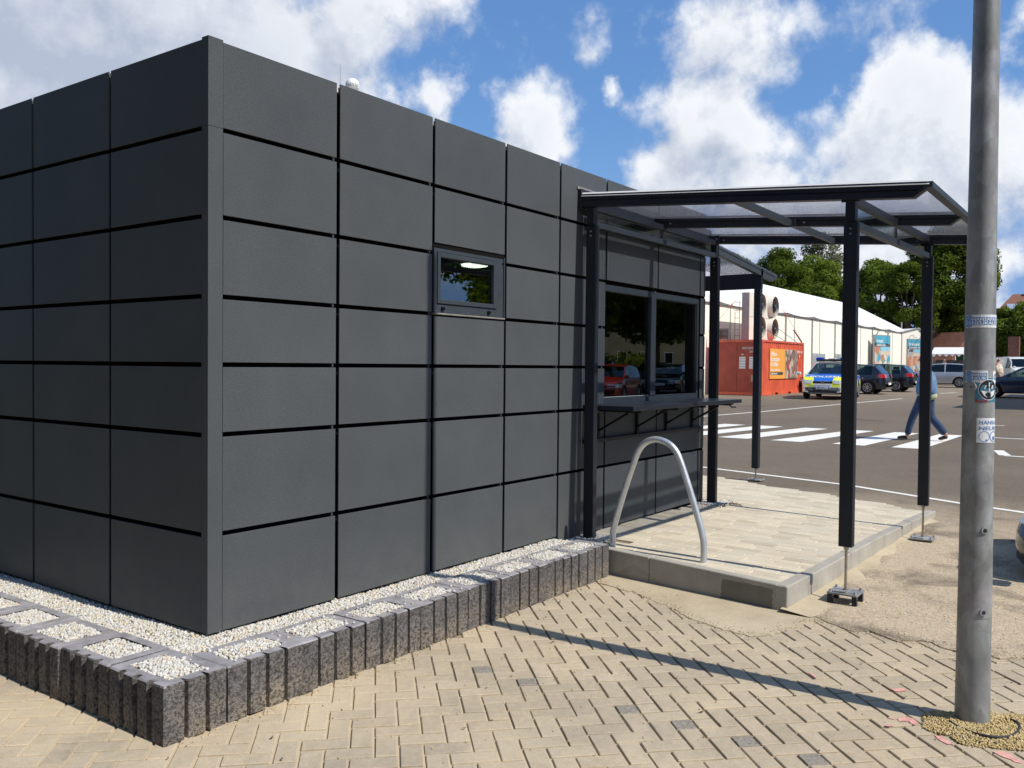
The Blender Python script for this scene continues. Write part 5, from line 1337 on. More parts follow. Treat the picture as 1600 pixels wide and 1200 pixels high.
# second, smaller marquee
M2 = empty('marquee', (86, 15, gz(86)), R(50), 'small white marquee with a gabled end just right of the long marquee', 'marquee')
xa, xb, ya, yb, ym = 82.0, 92.0, 11.9, 18.0, 13.0
addc(MB().raw([(xa, ya, 4.1), (xa, ym, 5.25), (xa, yb, 4.1), (xb, ya, 4.1), (xb, ym, 5.25), (xb, yb, 4.1)], [[0, 3, 4, 1], [1, 4, 5, 2]]), 'roof', M['roof_vinyl'], M2)
addc(MB().raw([(xa + .02, ya + .05, .66), (xa + .02, ya + .05, 4.08), (xa + .02, ym, 5.2), (xa + .02, yb, 4.08), (xa + .02, yb, .66)], [[0, 1, 2, 3, 4]]), 'gable', M['white_vinyl'], M2)
addc(MB().box(xa + .05, xb, ya, ya + .04, .66, 4.1), 'wall_panel', M['white_vinyl'], M2)
addc(MB().box(xa - .05, xa + .02, 13.9, 14.0, .66, 4.2).beam((xa - .03, ya, 4.1), (xa - .03, ym, 5.25), .08, .1).beam((xa - .03, yb, 4.1), (xa - .03, ym, 5.25), .08, .1), 'frame', M['alu'], M2)

M2.location = (83.2, 17.0, gz(83))
# tall poster panels with lamp arms
def banner(c, ang, w, z0, z1, lab, seed, photo):
    B_ = empty('banner_stand', (c[0], c[1], gz(c[0])), R(ang), lab, 'banner', 'tall poster stands by the marquees')
    mb = MB().box(-w / 2, w / 2, -.02, .10, z0, z1, bev=.01).build('panel', M['alu'], B_)
    MB().box(-w / 2 + .06, w / 2 - .06, -.028, -.0205, z0 + .05, z1 - .06).build('print', photo, B_)
    H = z1 - z0
    MB().box(-w / 2 + .06, w / 2 - .06, -.032, -.0285, z1 - .06 - H * .20, z1 - .06).build('header', simple('cyan_blue_header', (.08, .36, .50), .5, var=.15, scale=2), B_)
    MB().box(-w / 2 + .06, w / 2 - .06, -.035, -.0325, z1 - .06 - H * .27, z1 - .06 - H * .20).build('dark_bar', simple('slate_bar', (.07, .12, .15), .5), B_)
    MB().box(-w / 2 + w * .38, w / 2 - .06, -.035, -.0325, z1 - .06 - H * .37, z1 - .06 - H * .275).build('header', simple('light_blue_field', (.25, .55, .68), .5), B_)
    MB().box(-w / 2 + w * .38, w / 2 - .06, -.035, -.0325, z1 - .06 - H * .47, z1 - .06 - H * .375).build('pale_field', simple('cream_field', (.62, .52, .40), .5), B_)
    for tx, s, z in (('freizeit', .36, z1 - .06 - H * .17), ('SOMMER MARKT', .2, z1 - .06 - H * .255)):
        V, F = text_verts(tx, s, bold=True); mobj('lettering', mesh_np('lettering', [(-w / 2 + w * .12 + v[0], -.037, z + v[1]) for v in V], F, M['print_white']), B_)
    for x in (-w / 2 + .12, w / 2 - .12): MB().box(x - .04, x + .04, .0, .08, 0, z0 + .02).build('leg', M['alu'], B_)
    am = MB()
    for x in (-.35, .35):
        pts_ = [(x * w, .05, z1), (x * w, -.15, z1 + .25), (x * w, -.50, z1 + .30), (x * w, -.75, z1 + .16)]
        am.tube(pts_, .025, 6).tube([(x * w - .18, -.78, z1 + .14), (x * w + .18, -.78, z1 + .14)], .05, 8)
    am.build('lamp_arm', M['alu'], B_)
    return B_
banner((68.0, 12.45), -15, 2.4, .5, 3.6, 'tall blue headed poster stand in front of the long white marquee', 1, M['photo_family'])
banner((79.5, 12.45), -45, 1.4, .45, 3.55, 'tall blue headed poster stand in front of the small white marquee', 2, blobs_mat('printed_beach_photo', [(.5, .45, .4), (.55, .22, .12), (.4, .42, .42), (.65, .6, .52), (.2, .3, .36), (.58, .35, .25)], 3.1, (1, 1, .6), 9.3))
# ============================================================ cars
def paint_car(name, col, rough=.25, metal=.0):
    m, t, b = mat_base(name)
    b.inputs['Base Color'].default_value = (*col, 1); b.inputs['Roughness'].default_value = rough; b.inputs['Metallic'].default_value = metal
    b.inputs['Coat Weight'].default_value = .8; b.inputs['Coat Roughness'].default_value = .04
    bump(t, b, noise(t, 2.5, 2, .5, wpos(t)), .02, .01)
    return m
M['car_white'] = paint_car('white_car_paint', (.72, .72, .70))
M['car_black'] = paint_car('black_car_paint', (.010, .012, .018), .2)
M['car_navy'] = paint_car('dark_blue_car_paint', (.012, .018, .045), .2)
M['car_silver'] = paint_car('silver_car_paint', (.48, .50, .52), .3, .55)
M['car_red'] = paint_car('red_car_paint', (.28, .015, .012))
M['car_grey'] = paint_car('grey_car_paint', (.10, .115, .13), .25, .4)
M['car_brown'] = paint_car('copper_car_paint', (.40, .14, .05), .3, .2)
M['police_blue'] = paint_car('police_blue_foil', (.012, .14, .62), .35)
M['police_yellow'] = paint_car('police_yellow_foil', (.78, .82, .03), .35)
M['plastic'] = simple('black_plastic_trim', (.015, .015, .016), .5)
M['seat'] = simple('seat_cloth', (.05, .05, .055), .9)
def lens(name, col, em=0):
    m, t, b = mat_base(name); b.inputs['Base Color'].default_value = (*col, 1); b.inputs['Roughness'].default_value = .12; b.inputs['Coat Weight'].default_value = 1.0; return m
M['headlamp'] = lens('headlamp_lens', (.55, .57, .60)); M['taillamp'] = lens('tail_lamp_lens', (.45, .015, .015)); M['blue_lamp'] = lens('blue_lamp_lens', (.01, .06, .55))
M['chrome'] = simple('chrome', (.7, .7, .7), .1, metal=1.0, var=.02)

STY = {
 'hatch': dict(L=4.25, W=1.78, H=1.47, wb=2.6, top=[(2.125, .50), (2.09, .66), (1.95, .78), (1.2, .93), (.95, .98), (.25, 1.38), (-.1, 1.455), (-.7, 1.47), (-1.45, 1.42), (-1.62, 1.37), (-1.93, 1.02), (-2.03, .95), (-2.10, .80), (-2.125, .55)], ws=(.98, .22), rw=(-1.60, -1.95), side=(.80, -1.50), belt=.93, nose=.70),
 'van': dict(L=4.40, W=1.83, H=1.60, wb=2.7, top=[(2.2, .52), (2.15, .74), (2.0, .88), (1.45, 1.02), (1.25, 1.06), (.35, 1.52), (0, 1.585), (-.8, 1.60), (-1.7, 1.55), (-1.9, 1.48), (-2.1, 1.10), (-2.15, 1.0), (-2.18, .8), (-2.2, .55)], ws=(1.28, .34), rw=(-1.88, -2.12), side=(1.05, -1.85), belt=1.0, nose=.78),
 'estate': dict(L=4.60, W=1.80, H=1.49, wb=2.65, top=[(2.3, .50), (2.26, .66), (2.1, .78), (1.35, .93), (1.1, .98), (.35, 1.38), (0, 1.46), (-.8, 1.49), (-1.9, 1.42), (-2.0, 1.37), (-2.2, 1.02), (-2.25, .95), (-2.28, .8), (-2.3, .55)], ws=(1.12, .32), rw=(-1.98, -2.20), side=(.92, -1.92), belt=.94, nose=.70),
 'sedan': dict(L=4.60, W=1.82, H=1.44, wb=2.75, top=[(2.3, .48), (2.26, .62), (2.1, .74), (1.3, .92), (1.05, .96), (.30, 1.35), (0, 1.42), (-.6, 1.44), (-1.0, 1.39), (-1.7, 1.06), (-1.8, 1.03), (-2.15, .98), (-2.27, .9), (-2.3, .55)], ws=(1.08, .27), rw=(-1.02, -1.72), side=(.85, -1.45), belt=.93, nose=.66),
 'cargo': dict(L=4.9, W=1.95, H=1.98, wb=3.0, top=[(2.45, .60), (2.40, .85), (2.25, 1.02), (1.85, 1.15), (1.70, 1.20), (1.0, 1.80), (.75, 1.93), (0, 1.98), (-2.2, 1.95), (-2.35, 1.9), (-2.40, 1.7), (-2.43, 1.2), (-2.44, .8), (-2.45, .55)], ws=(1.72, 1.0), rw=None, side=(1.5, .55), belt=1.12, nose=.85),
}
def car(name, sty, loc, heading, paint, label, group='parked cars', livery=None, rim='alloy', text=None, plate=True, detail=True):
    S = STY[sty]; L, Wd, H, wb = S['L'], S['W'] / 2, S['H'], S['wb']
    root = empty(name, (loc[0], loc[1], loc[2] if len(loc) > 2 else gz(loc[0]) + .006), R(heading), label, 'car' if sty != 'cargo' else 'van', group)
    tp = sorted(S['top']); tx = [a for a, b in tp]; tz = [b for a, b in tp]
    RW = .335; wx = (wb / 2, -wb / 2)
    xs = set(tx)
    for w in wx:
        for dlt in (-.40, -.37, -.30, -.2, -.08, .08, .2, .30, .37, .40): xs.add(round(w + dlt, 3))
    a, b = S['side']; xs |= {a, b, (a + b) / 2 + .02, (a + b) / 2 - .05, S['ws'][0], S['ws'][1]}
    xs |= {L / 2 - .02, L / 2 - .07, -L / 2 + .02, -L / 2 + .07, .6, -.3}
    xs = sorted(x for x in xs if -L / 2 <= x <= L / 2); q = [xs[0]]
    for x in xs[1:]:
        if x - q[-1] > .015: q.append(x)
        elif x in (a, b, S['ws'][0], S['ws'][1]): q[-1] = x
    xs = q
    def half(x):
        e = (abs(x) - (L / 2 - .55)) / .55
        return Wd * (1 - .22 * max(0, e) ** 2.4)
    def topz(x): return float(np.interp(x, tx, tz))
    rings = []
    for x in xs:
        T = topz(x); w = half(x); B = min(T - .02, S['belt'] + .03 * (-x / L)); fl = .20 + .05 * max(0, (abs(x) - L / 2 + .4) / .4)
        arch = fl + .06
        for c in wx:
            d = abs(x - c)
            if d < .385: arch = max(arch, math.sqrt(max(.385 ** 2 - d * d, 0)) + .30)
        arch = min(arch, B - .12); kk = max(0, min(1, (T - B) / .5)); yi = w * .985 - .20 * kk - .02
        rr = [(0, fl), (w * .55, fl), (w * .60 if arch > fl + .1 else w * .90, max(fl, arch - .02)), (w * .985, arch), (w, max(arch + .02, .50)), (w * .995, max(arch + .04, B - .20)), (w * .965, B - .02), (w * .93 - .0 * kk, B), (yi, T - .05 * kk - .015 * (1 - kk)), (yi - .07, T - .004), (yi * .5, T), (0, T + .008)]
        rings.append([(x, y, z) for y, z in rr])
    n = len(rings[0]); V = []; idx = {}
    for i, rg_ in enumerate(rings):
        for j, (x, y, z) in enumerate(rg_):
            idx[(i, j, 1)] = len(V); V.append((x, y, z))
            if j in (0, n - 1): idx[(i, j, -1)] = idx[(i, j, 1)]
            else: idx[(i, j, -1)] = len(V); V.append((x, -y, z))
    body = []; glass = {'windscreen': [], 'rear_window': [], 'side_window': []}; bm_i = []
    mats = [paint, M['plastic'], M['police_blue'], M['police_yellow']]
    sm = (a + b) / 2
    for i in range(len(xs) - 1):
        xm = (xs[i] + xs[i + 1]) / 2
        for j in range(n - 1):
            for sg in (1, -1):
                f = [idx[(i, j, sg)], idx[(i + 1, j, sg)], idx[(i + 1, j + 1, sg)], idx[(i, j + 1, sg)]]
                if sg == -1: f = f[::-1]
                f = list(dict.fromkeys(f))
                key = None
                if j == 7 and b < xm < a and abs(xm - sm) > .035: key = 'side_window'
                if j in (9, 10) and S['ws'][1] < xm < S['ws'][0]: key = 'windscreen'
                if S['rw'] and j in (9, 10) and S['rw'][1] < xm < S['rw'][0]: key = 'rear_window'
                if key: glass[key].append((f, sg)); continue
                body.append(f); mi = 0
                if j <= 2: mi = 1
                if livery == 'police':
                    if j >= 9 and xm > S['ws'][0] + .02 and xm < L / 2 - .12: mi = 2
                    if j in (8, 9) and xm > S['ws'][0] - .1 and not (j == 9 and xm < 1.75): mi = 3
                    if j == 5 and abs(xm) < L / 2 - .3: mi = 2
                    if j == 4 and abs(xm) < L / 2 - .25: mi = 3 if int((xm + 9) / .42) % 2 else 2
                bm_i.append(mi)
    for i in (0, len(xs) - 1):
        f = [idx[(i, j, 1)] for j in range(n)] + [idx[(i, j, -1)] for j in range(n - 2, 0, -1)]
        if i: f = f[::-1]
        body.append(f); bm_i.append(0)
    me = mesh_np('body', V, body, mats, bm_i)
    bm = bmesh.new(); bm.from_mesh(me); bmesh.ops.delete(bm, geom=[v for v in bm.verts if not v.link_faces], context='VERTS'); bmesh.ops.recalc_face_normals(bm, faces=bm.faces); bm.to_mesh(me); bm.free()
    smooth_by_angle(me, 38); bo = mobj('body', me, root)
    def sub(nm, faces, mat):
        if not faces: return
        ids = sorted({i for f in faces for i in f}); mp = {k: i for i, k in enumerate(ids)}
        me = mesh_np(nm, [V[i] for i in ids], [[mp[i] for i in f] for f in faces], mat); smooth_by_angle(me, 30); return mobj(nm, me, root)
    sub('windscreen', [f for f, s in glass['windscreen']], M['car_glass']); sub('rear_window', [f for f, s in glass['rear_window']], M['car_glass'])
    for sg in (1, -1):
        fr_ = [f for f, s in glass['side_window'] if s == sg]
        for lo, hi in ((sm, 9), (-9, sm)):
            sub('side_window', [f for f in fr_ if lo < sum(V[i][0] for i in f) / 4 < hi], M['car_glass'])
    # cabin
    cb_ = MB().box(b + .1, a - .25, -Wd * .8, Wd * .8, .35, .62)
    for sx in (.25 if sty != 'cargo' else .9, -.65):
        for sy in (-.36, .36):
            cb_.box(sx - .45, sx, sy - .24, sy + .24, .6, .75).box(sx - .55, sx - .40, sy - .24, sy + .24, .7, 1.16).box(sx - .53, sx - .43, sy - .12, sy + .12, 1.17, 1.33)
    cb_.box(S['ws'][0] - .45, S['ws'][0] - .12, -Wd * .82, Wd * .82, .7, .90)
    cb_.build('seats', M['seat'], root)
    # wheels
    tm = MB(); prof = [(.215, .0), (.300, .0), (.325, .02), (RW - .002, .05), (RW, .10), (RW - .002, .15), (.325, .18), (.300, .20), (.215, .20)]
    m_ = 28; Vt = []; Ft = []
    for k in range(m_):
        q_ = 2 * math.pi * k / m_
        for r_, y_ in prof: Vt.append((r_ * math.cos(q_), y_ - .10, r_ * math.sin(q_)))
    p_ = len(prof)
    for k in range(m_):
        for j in range(p_ - 1): Ft.append([k * p_ + j, ((k + 1) % m_) * p_ + j, ((k + 1) % m_) * p_ + j + 1, k * p_ + j + 1])
    wme = mesh_np('tyre', Vt, Ft, M['rubber'], smooth=True)
    rmb = MB()
    rmb.tube([(.205 * math.cos(2 * math.pi * k / 24), .012, .205 * math.sin(2 * math.pi * k / 24)) for k in range(25)], .016, 6)
    for k in range(9):
        q_ = 2 * math.pi * k / 9; rmb.beam((.03 * math.cos(q_), .0, .03 * math.sin(q_)), (.20 * math.cos(q_), .010, .20 * math.sin(q_)), .026, .02, up=(0, 1, 0))
    rmb.tube([(0, -.02, 0), (0, .012, 0)], .045, 10)
    bk = MB().tube([(0, .03, 0), (0, .05, 0)], .20, 16)
    rme = rmb.build('rim', M['alloy']); rmd = rme.data; bpy.data.objects.remove(rme)
    bkd = bk.build('brake_disc', M['plastic']); bkm = bkd.data; bpy.data.objects.remove(bkd)
    for c in wx:
        for sg in (1, -1):
            wo = bpy.data.objects.new('wheel', None); wo.empty_display_size = .1; link(wo, root); wo.location = (c, sg * (half(c) - .115), RW)
            wo.rotation_euler = (0, 0, 0 if sg < 0 else math.pi)
            mobj('tyre', wme, wo); r1 = mobj('rim', rmd, wo, (0, -.095, 0)); mobj('brake_disc', bkm, wo, (0, -.07, 0))
    nz_ = S['nose']; w1 = half(L / 2)
    # lamps: shells hugging the corners
    def corner_patch(nm, x0, x1, z0, z1, mat, yfrac=.62, off=.008):
        for sg in (1, -1):
            Vq = []; nn = 7
            pth = []
            for k in range(nn):
                t_ = k / (nn - 1)
                if t_ < .45: xx = x1; yy = w1 * (yfrac + (1 - yfrac) * t_ / .45)
                else: xx = x1 + (x0 - x1) * (t_ - .45) / .55; yy = half(xx) * .995
                pth.append((xx, yy))
            sgx = 1 if x1 > 0 else -1
            for zz, sh in ((z0, 0), (z1, .05)):
                for xx, yy in pth:
                    Vq.append((xx + sgx * off - sgx * sh * 1.0, sg * (yy + off - sh * .3), zz))
            for zz, sh in ((z1, .05), (z0, 0)):
                for xx, yy in pth: Vq.append((xx - sgx * .03 - sgx * sh, sg * (yy - .03), zz))
            Fq = []
            for g_ in range(3):
                for k in range(nn - 1): Fq.append([g_ * nn + k, g_ * nn + k + 1, (g_ + 1) * nn + k + 1, (g_ + 1) * nn + k])
            m5 = mesh_np(nm, Vq, Fq, mat); bm5 = bmesh.new(); bm5.from_mesh(m5); bmesh.ops.recalc_face_normals(bm5, faces=bm5.faces); bm5.to_mesh(m5); bm5.free(); mobj(nm, m5, root)
    corner_patch('headlight', L / 2 - .42, L / 2 - .03, nz_ - .12, nz_ + .02, M['headlamp'], .60, .014)
    corner_patch('tail_light', -L / 2 + .30, -L / 2 + .02, .80 if sty != 'cargo' else .9, .98 if sty != 'cargo' else 1.2, M['taillamp'], .60, .014)
    MB().box(L / 2 - .01, L / 2 + .012, -w1 * .55, w1 * .55, nz_ - .12, nz_ - .02, bev=.004).build('grille', M['plastic'], root)
    MB().box(L / 2 - .01, L / 2 + .016, -w1 * .80, w1 * .80, .27, .37, bev=.005).build('air_intake', M['plastic'], root)
    MB().box(L / 2 - .01, L / 2 + .022, -w1 * .82, w1 * .82, .245, .262).build('bumper_strip', M['chrome'] if livery else M['plastic'], root)
    if plate:
        pf = MB().box(L / 2 + .001, L / 2 + .022, -.26, .26, .43, .54).build('number_plate', M['print_white'], root)
        MB().box(L / 2 + .0215, L / 2 + .024, .215, .26, .432, .538).build('blue_field', M['police_blue'], pf)
        V2, F2 = text_verts('MSE 4021', .095, bold=True)
        mobj('lettering', mesh_np('lettering', [(L / 2 + .0245, -.215 + v[0] * .9, .45 + v[1]) for v in V2], F2, M['print_dark']), pf)
        MB().box(-L / 2 - .022, -L / 2 - .001, -.26, .26, .46, .57).build('number_plate', M['print_white'], root)
    for sg in (1, -1):
        xm_ = S['ws'][0] - .28
        MB().box(xm_ - .05, xm_ + .05, -.10, .10, -.07, .07, bev=.03).build('wing_mirror', mats[0], root).location = (xm_, sg * (Wd + .10), S['belt'] + .07)
        MB().beam((xm_, sg * (Wd - .06), S['belt']), (xm_, sg * (Wd + .06), S['belt'] + .04), .03, .03).build('mirror_arm', M['plastic'], root)
        for xh in (sm + .12, sm - .75 if sty != 'cargo' else sm + .1):
            MB().box(xh - .09, xh + .09, -.012, .012, -.012, .012, bev=.006).build('door_handle', mats[0], root).location = (xh, sg * (Wd + .006), S['belt'] - .14)
    return root
pc = car('police_car', 'van', (36.75, 7.33), 186, M['car_white'], 'white and blue police car with yellow stripes facing the camera by the container', 'cars in the car park', livery='police')
S = STY['van']
def on_root(o, r): o.parent = r; return o
lb = MB().box(-.16, .16, -.62, .62, 0, .10, bev=.02).build('light_bar', M['plastic'], pc); lb.location = (.05, 0, 1.60)
for sg in (1, -1):
    q = MB().box(-.15, .15, -.16, .16, .0, .15, bev=.03).build('blue_light', M['blue_lamp'], lb); q.location = (0, sg * .50, .02)
MB().box(-.08, .08, -.15, .15, .1, .14, bev=.01).build('sign_board', M['print_white'], lb)
# POLIZEI on the bonnet (reads from the front)
V2, F2 = text_verts('POLIZEI', .27, bold=True, align='CENTER'); zz = lambda x: float(np.interp(x, *zip(*sorted(S['top']))))
o = mobj('lettering', mesh_np('lettering', [(1.90 - v[1] * 1.25, v[0] * 1.25, zz(1.90 - v[1] * 1.25) + .016) for v in V2], F2, M['print_white']), pc)
MB().tube([(2.2, 0, .71), (2.225, 0, .71)], .07, 16).build('emblem', M['chrome'], pc)
for sg in (1, -1):
    V2, F2 = text_verts('POLIZEI', .24, bold=True, align='CENTER')
    o = mobj('lettering', mesh_np('lettering', [(-.1 - sg * v[0], sg * (.920), .70 + v[1]) for v in V2], F2, M['print_white']), pc)
car('parked_car', 'hatch', (42.9, 8.45), 90, M['car_black'], 'black hatchback parked directly behind the police car, its red tail lamp visible', 'cars in the car park')
car('parked_car', 'hatch', (47.3, 8.1), 90, M['car_black'], 'black hatchback half hidden behind the walking man in the denim jacket', 'cars in the car park')
car('parked_car', 'estate', (57.6, 6.75), 92, M['car_silver'], 'silver estate car parked in the sun behind the walking man', 'cars in the car park')
car('parked_car', 'sedan', (42.6, .35), 90, M['car_navy'], 'dark blue saloon car parked right of the lamp post in the shade', 'cars in the car park')
car('delivery_van', 'cargo', (72.5, 4.05), -155, M['car_white'], 'plain white delivery van parked far off at the right edge', 'cars in the car park')
car('parked_car', 'hatch', (63.5, 7.6), 88, M['car_brown'], 'copper brown car whose roof shows above the silver estate', 'cars in the car park')
car('parked_car', 'sedan', (5.80, -5.42, .011), 90, M['car_black'], 'black car close by at the right edge, only its front corner in view', 'cars in the car park')
nc = [o for o in bpy.data.objects if o.get('label', '').startswith('black car close by')][0]
pb = [(2.1, -.93)] + [(2.10 + .36 * math.sin(R(a)), -.57 - .36 * math.cos(R(a))) for a in range(0, 91, 15)] + [(2.46 , 0)] + [(2.10 + .36 * math.sin(R(a)), .57 + .36 * math.cos(R(a))) for a in range(90, -1, -15)] + [(2.1, .93)]
mb_ = MB(); n_ = len(pb); cx_ = 2.0
for zz, s_ in ((.10, .93), (.14, .985), (.24, 1.0), (.34, .985), (.41, .94)): mb_.V += [(cx_ + (x - cx_) * s_, y * (.5 + .5 * s_), zz) for x, y in pb]
for q_ in range(4):
    for i_ in range(n_): mb_.F.append([q_ * n_ + i_, q_ * n_ + (i_ + 1) % n_, (q_ + 1) * n_ + (i_ + 1) % n_, (q_ + 1) * n_ + i_]); mb_.M.append(0)
mb_.F += [list(range(n_)), list(range(4 * n_, 5 * n_))]; mb_.M += [0, 0]
mb_.build('front_bumper', M['car_black'], nc, smooth=50)
# cars that the serving window mirrors
car('parked_car', 'hatch', (27.6, -13.2), 165, M['car_red'], 'red car parked on the open side, mirrored in the left pane of the serving window', 'cars mirrored in the window')
car('parked_car', 'van', (35.2, -18.2), 160, M['car_grey'], 'tall grey car mirrored in the left pane of the serving window behind the red car', 'cars mirrored in the window')
car('parked_car', 'sedan', (36.5, -15.0), 165, M['car_black'], 'black saloon mirrored in the right pane of the serving window', 'cars mirrored in the window')
car('parked_car', 'estate', (42.5, -18.8), 170, M['car_grey'], 'grey estate at the end of the mirrored row of cars', 'cars mirrored in the window')

# ============================================================ people
def skin_mesh(name, J, E, mat, sub=2, root=0, zmin=None):
    """J: {key: (x,y,z,rx,ry)}"""
    keys = list(J); ix = {k: i for i, k in enumerate(keys)}
    me = bpy.data.meshes.new(name); me.from_pydata([J[k][:3] for k in keys], [(ix[a], ix[b]) for a, b in E], []); me.update()
    o = bpy.data.objects.new(name, me); COL.objects.link(o)
    md = o.modifiers.new('s', 'SKIN'); md.use_smooth_shade = True
    o.modifiers.new('u', 'SUBSURF').levels = sub
    for i, k in enumerate(keys):
        sv = me.skin_vertices[0].data[i]; sv.radius = (J[k][3], J[k][4] if len(J[k]) > 4 else J[k][3]); sv.use_root = (i == root)
    dg = bpy.context.evaluated_depsgraph_get(); ev = o.evaluated_get(dg)
    m2 = bpy.data.meshes.new_from_object(ev); bpy.data.objects.remove(o); bpy.data.meshes.remove(me)
    m2.name = name; m2.materials.clear(); m2.materials.append(mat)
    m2.polygons.foreach_set('use_smooth', np.ones(len(m2.polygons), dtype=bool))
    return m2
def cloth(name, c, sc=40):
    m, t, b = mat_base(name); p = opos(t)
    cc = ramp(t, noise(t, 9, 5, .65, p), [(.3, tuple(x * .65 for x in c)), (.7, tuple(x * 1.3 for x in c))])
    t.links.new(cc, b.inputs['Base Color']); b.inputs['Roughness'].default_value = .9; b.inputs['Sheen Weight'].default_value = .2
    bump(t, b, noise(t, 7, 4, .6, p, 1.0), .8, .03); return m
M['denim_light'] = cloth('light_blue_denim', (.10, .19, .33)); M['denim_dark'] = cloth('dark_blue_denim', (.020, .045, .105)); M['skin'] = simple('skin', (.48, .26, .18), .55, var=.1, scale=20)
M['shirt'] = cloth('pale_green_shirt', (.45, .48, .30)); M['shoe'] = simple('black_leather_shoe', (.015, .014, .013), .4); M['hair'] = simple('brown_grey_hair', (.09, .07, .055), .8, var=.3, scale=40)
# walking man; x = to his front (he walks to the photo's left), y = his left side. built facing +X then turned
pw = empty('person', (17.0, -.13, gz(17) + .006 + .004), R(88), 'man in a blue denim jacket and dark jeans walking over the zebra crossing', 'person', 'people in the car park')
# heel/toe of forward (left) leg at x=+.36, rear (right) leg at x=-.36
J = dict(pel=(0, 0, .96, .15, .13), sp1=(.0, 0, 1.10, .14, .12), sp2=(.015, 0, 1.25, .15, .125), ch=(.03, 0, 1.40, .165, .13), nk=(.04, 0, 1.51, .065, .065), nk2=(.055, 0, 1.56, .058, .058), hd=(.07, 0, 1.63, .078, .088), hd2=(.075, 0, 1.70, .082, .095), hd3=(.07, 0, 1.76, .06, .07),
         hl=(.03, .09, .92, .10, .10), kl=(.22, .10, .52, .062, .062), al=(.34, .10, .11, .042, .042), hel=(.335, .10, .05, .042, .035), tl=(.50, .11, .045, .04, .03),
         hr=(-.02, -.09, .92, .10, .10), kr=(-.06, -.10, .50, .062, .062), ar=(-.36, -.10, .14, .042, .042), her=(-.37, -.10, .09, .042, .035), tr=(-.24, -.11, .04, .04, .03),
         sl=(.02, .175, 1.42, .07, .07), el=(-.10, .245, 1.16, .045, .045), wl=(.02, .25, .93, .032, .03), sr=(.02, -.175, 1.42, .07, .07), er=(-.02, -.25, 1.15, .045, .045), wr=(.16, -.24, .93, .032, .03))
E_ = [('pel', 'sp1'), ('sp1', 'sp2'), ('sp2', 'ch'), ('ch', 'nk'), ('nk', 'nk2'), ('nk2', 'hd'), ('hd', 'hd2'), ('hd2', 'hd3'), ('pel', 'hl'), ('hl', 'kl'), ('kl', 'al'), ('al', 'hel'), ('hel', 'tl'), ('pel', 'hr'), ('hr', 'kr'), ('kr', 'ar'), ('ar', 'her'), ('her', 'tr'), ('ch', 'sl'), ('sl', 'el'), ('el', 'wl'), ('ch', 'sr'), ('sr', 'er'), ('er', 'wr')]
def add_hand(J, E, w, side, fwd):
    x, y, z = J[w][:3]; p = w + 'p'; J[p] = (x + fwd * .03, y, z - .07, .030, .018); E.append((w, p))
    for k, (dx, ln) in enumerate(((.024, .075), (.008, .085), (-.008, .08), (-.022, .06))):
        a = f'{w}f{k}'; b2 = f'{w}g{k}'; J[a] = (J[p][0] + dx * 1.2, y, J[p][2] - .045, .0095, .0095); J[b2] = (J[p][0] + dx * 1.2 + fwd * .02, y - side * .015, J[p][2] - ln - .02, .0075, .0075); E += [(p, a), (a, b2)]
    a = w + 't'; J[a] = (x + fwd * .03 + .035, y - side * .01, z - .065, .010, .010); b2 = w + 'u'; J[b2] = (x + fwd * .03 + .048, y - side * .015, z - .10, .008, .008); E += [(w, a), (a, b2)]
Jb = dict(J); Eb = list(E_); add_hand(Jb, Eb, 'wl', 1, .5); add_hand(Jb, Eb, 'wr', -1, .8)
body = mobj('body', skin_mesh('body', Jb, Eb, M['skin'], 2), pw)
# face: nose, brow, eyes, mouth, ears (as parts of the head)
MB().tube([(.160, 0, 1.675), (.180, 0, 1.645)], [.009, .015], 8).build('nose', M['skin'], pw, smooth=60)
for s in (1, -1):
    MB().tube([(.142, s * .032, 1.683), (.150, s * .032, 1.683)], .011, 8).build('eye', M['print_dark'], pw)
    MB().tube([(.065, s * .086, 1.675), (.062, s * .097, 1.675)], .024, 10).build('ear', M['skin'], pw)
MB().box(.140, .153, -.024, .024, 1.612, 1.620).build('mouth', simple('lips', (.35, .13, .11), .6), pw)
hj = dict(a=(.05, 0, 1.745, .088, .098), b=(.0, 0, 1.70, .085, .09), c=(-.005, 0, 1.64, .06, .08)); mobj('hair', skin_mesh('hair', hj, [('a', 'b'), ('b', 'c')], M['hair'], 2), pw)
sel = lambda ks, k=1.0, dr=0.0: {a: (*J[a][:3], J[a][3] * k + dr, J[a][4] * k + dr) for a in ks}
tj = sel(['hl', 'kl', 'hr', 'kr'], 1.0, .024); tj['pel'] = (0, 0, .99, .16, .145); tj['wst'] = (0, 0, 1.09, .15, .14); tj['al'] = (.335, .10, .10, .080, .070); tj['ar'] = (-.352, -.10, .13, .080, .070); tj['ml'] = (.28, .10, .33, .085, .08); tj['mr'] = (-.20, -.10, .33, .085, .08)
mobj('trousers', skin_mesh('trousers', tj, [('wst', 'pel'), ('pel', 'hl'), ('hl', 'kl'), ('kl', 'ml'), ('ml', 'al'), ('pel', 'hr'), ('hr', 'kr'), ('kr', 'mr'), ('mr', 'ar')], M['denim_dark'], 2), pw)
sj = dict(a=(.0, 0, .83, .215, .19), m=(0, 0, .93, .22, .19), b=(0, 0, 1.12, .20, .17)); mobj('shirt', skin_mesh('shirt', sj, [('a', 'm'), ('m', 'b')], M['shirt'], 2), pw)
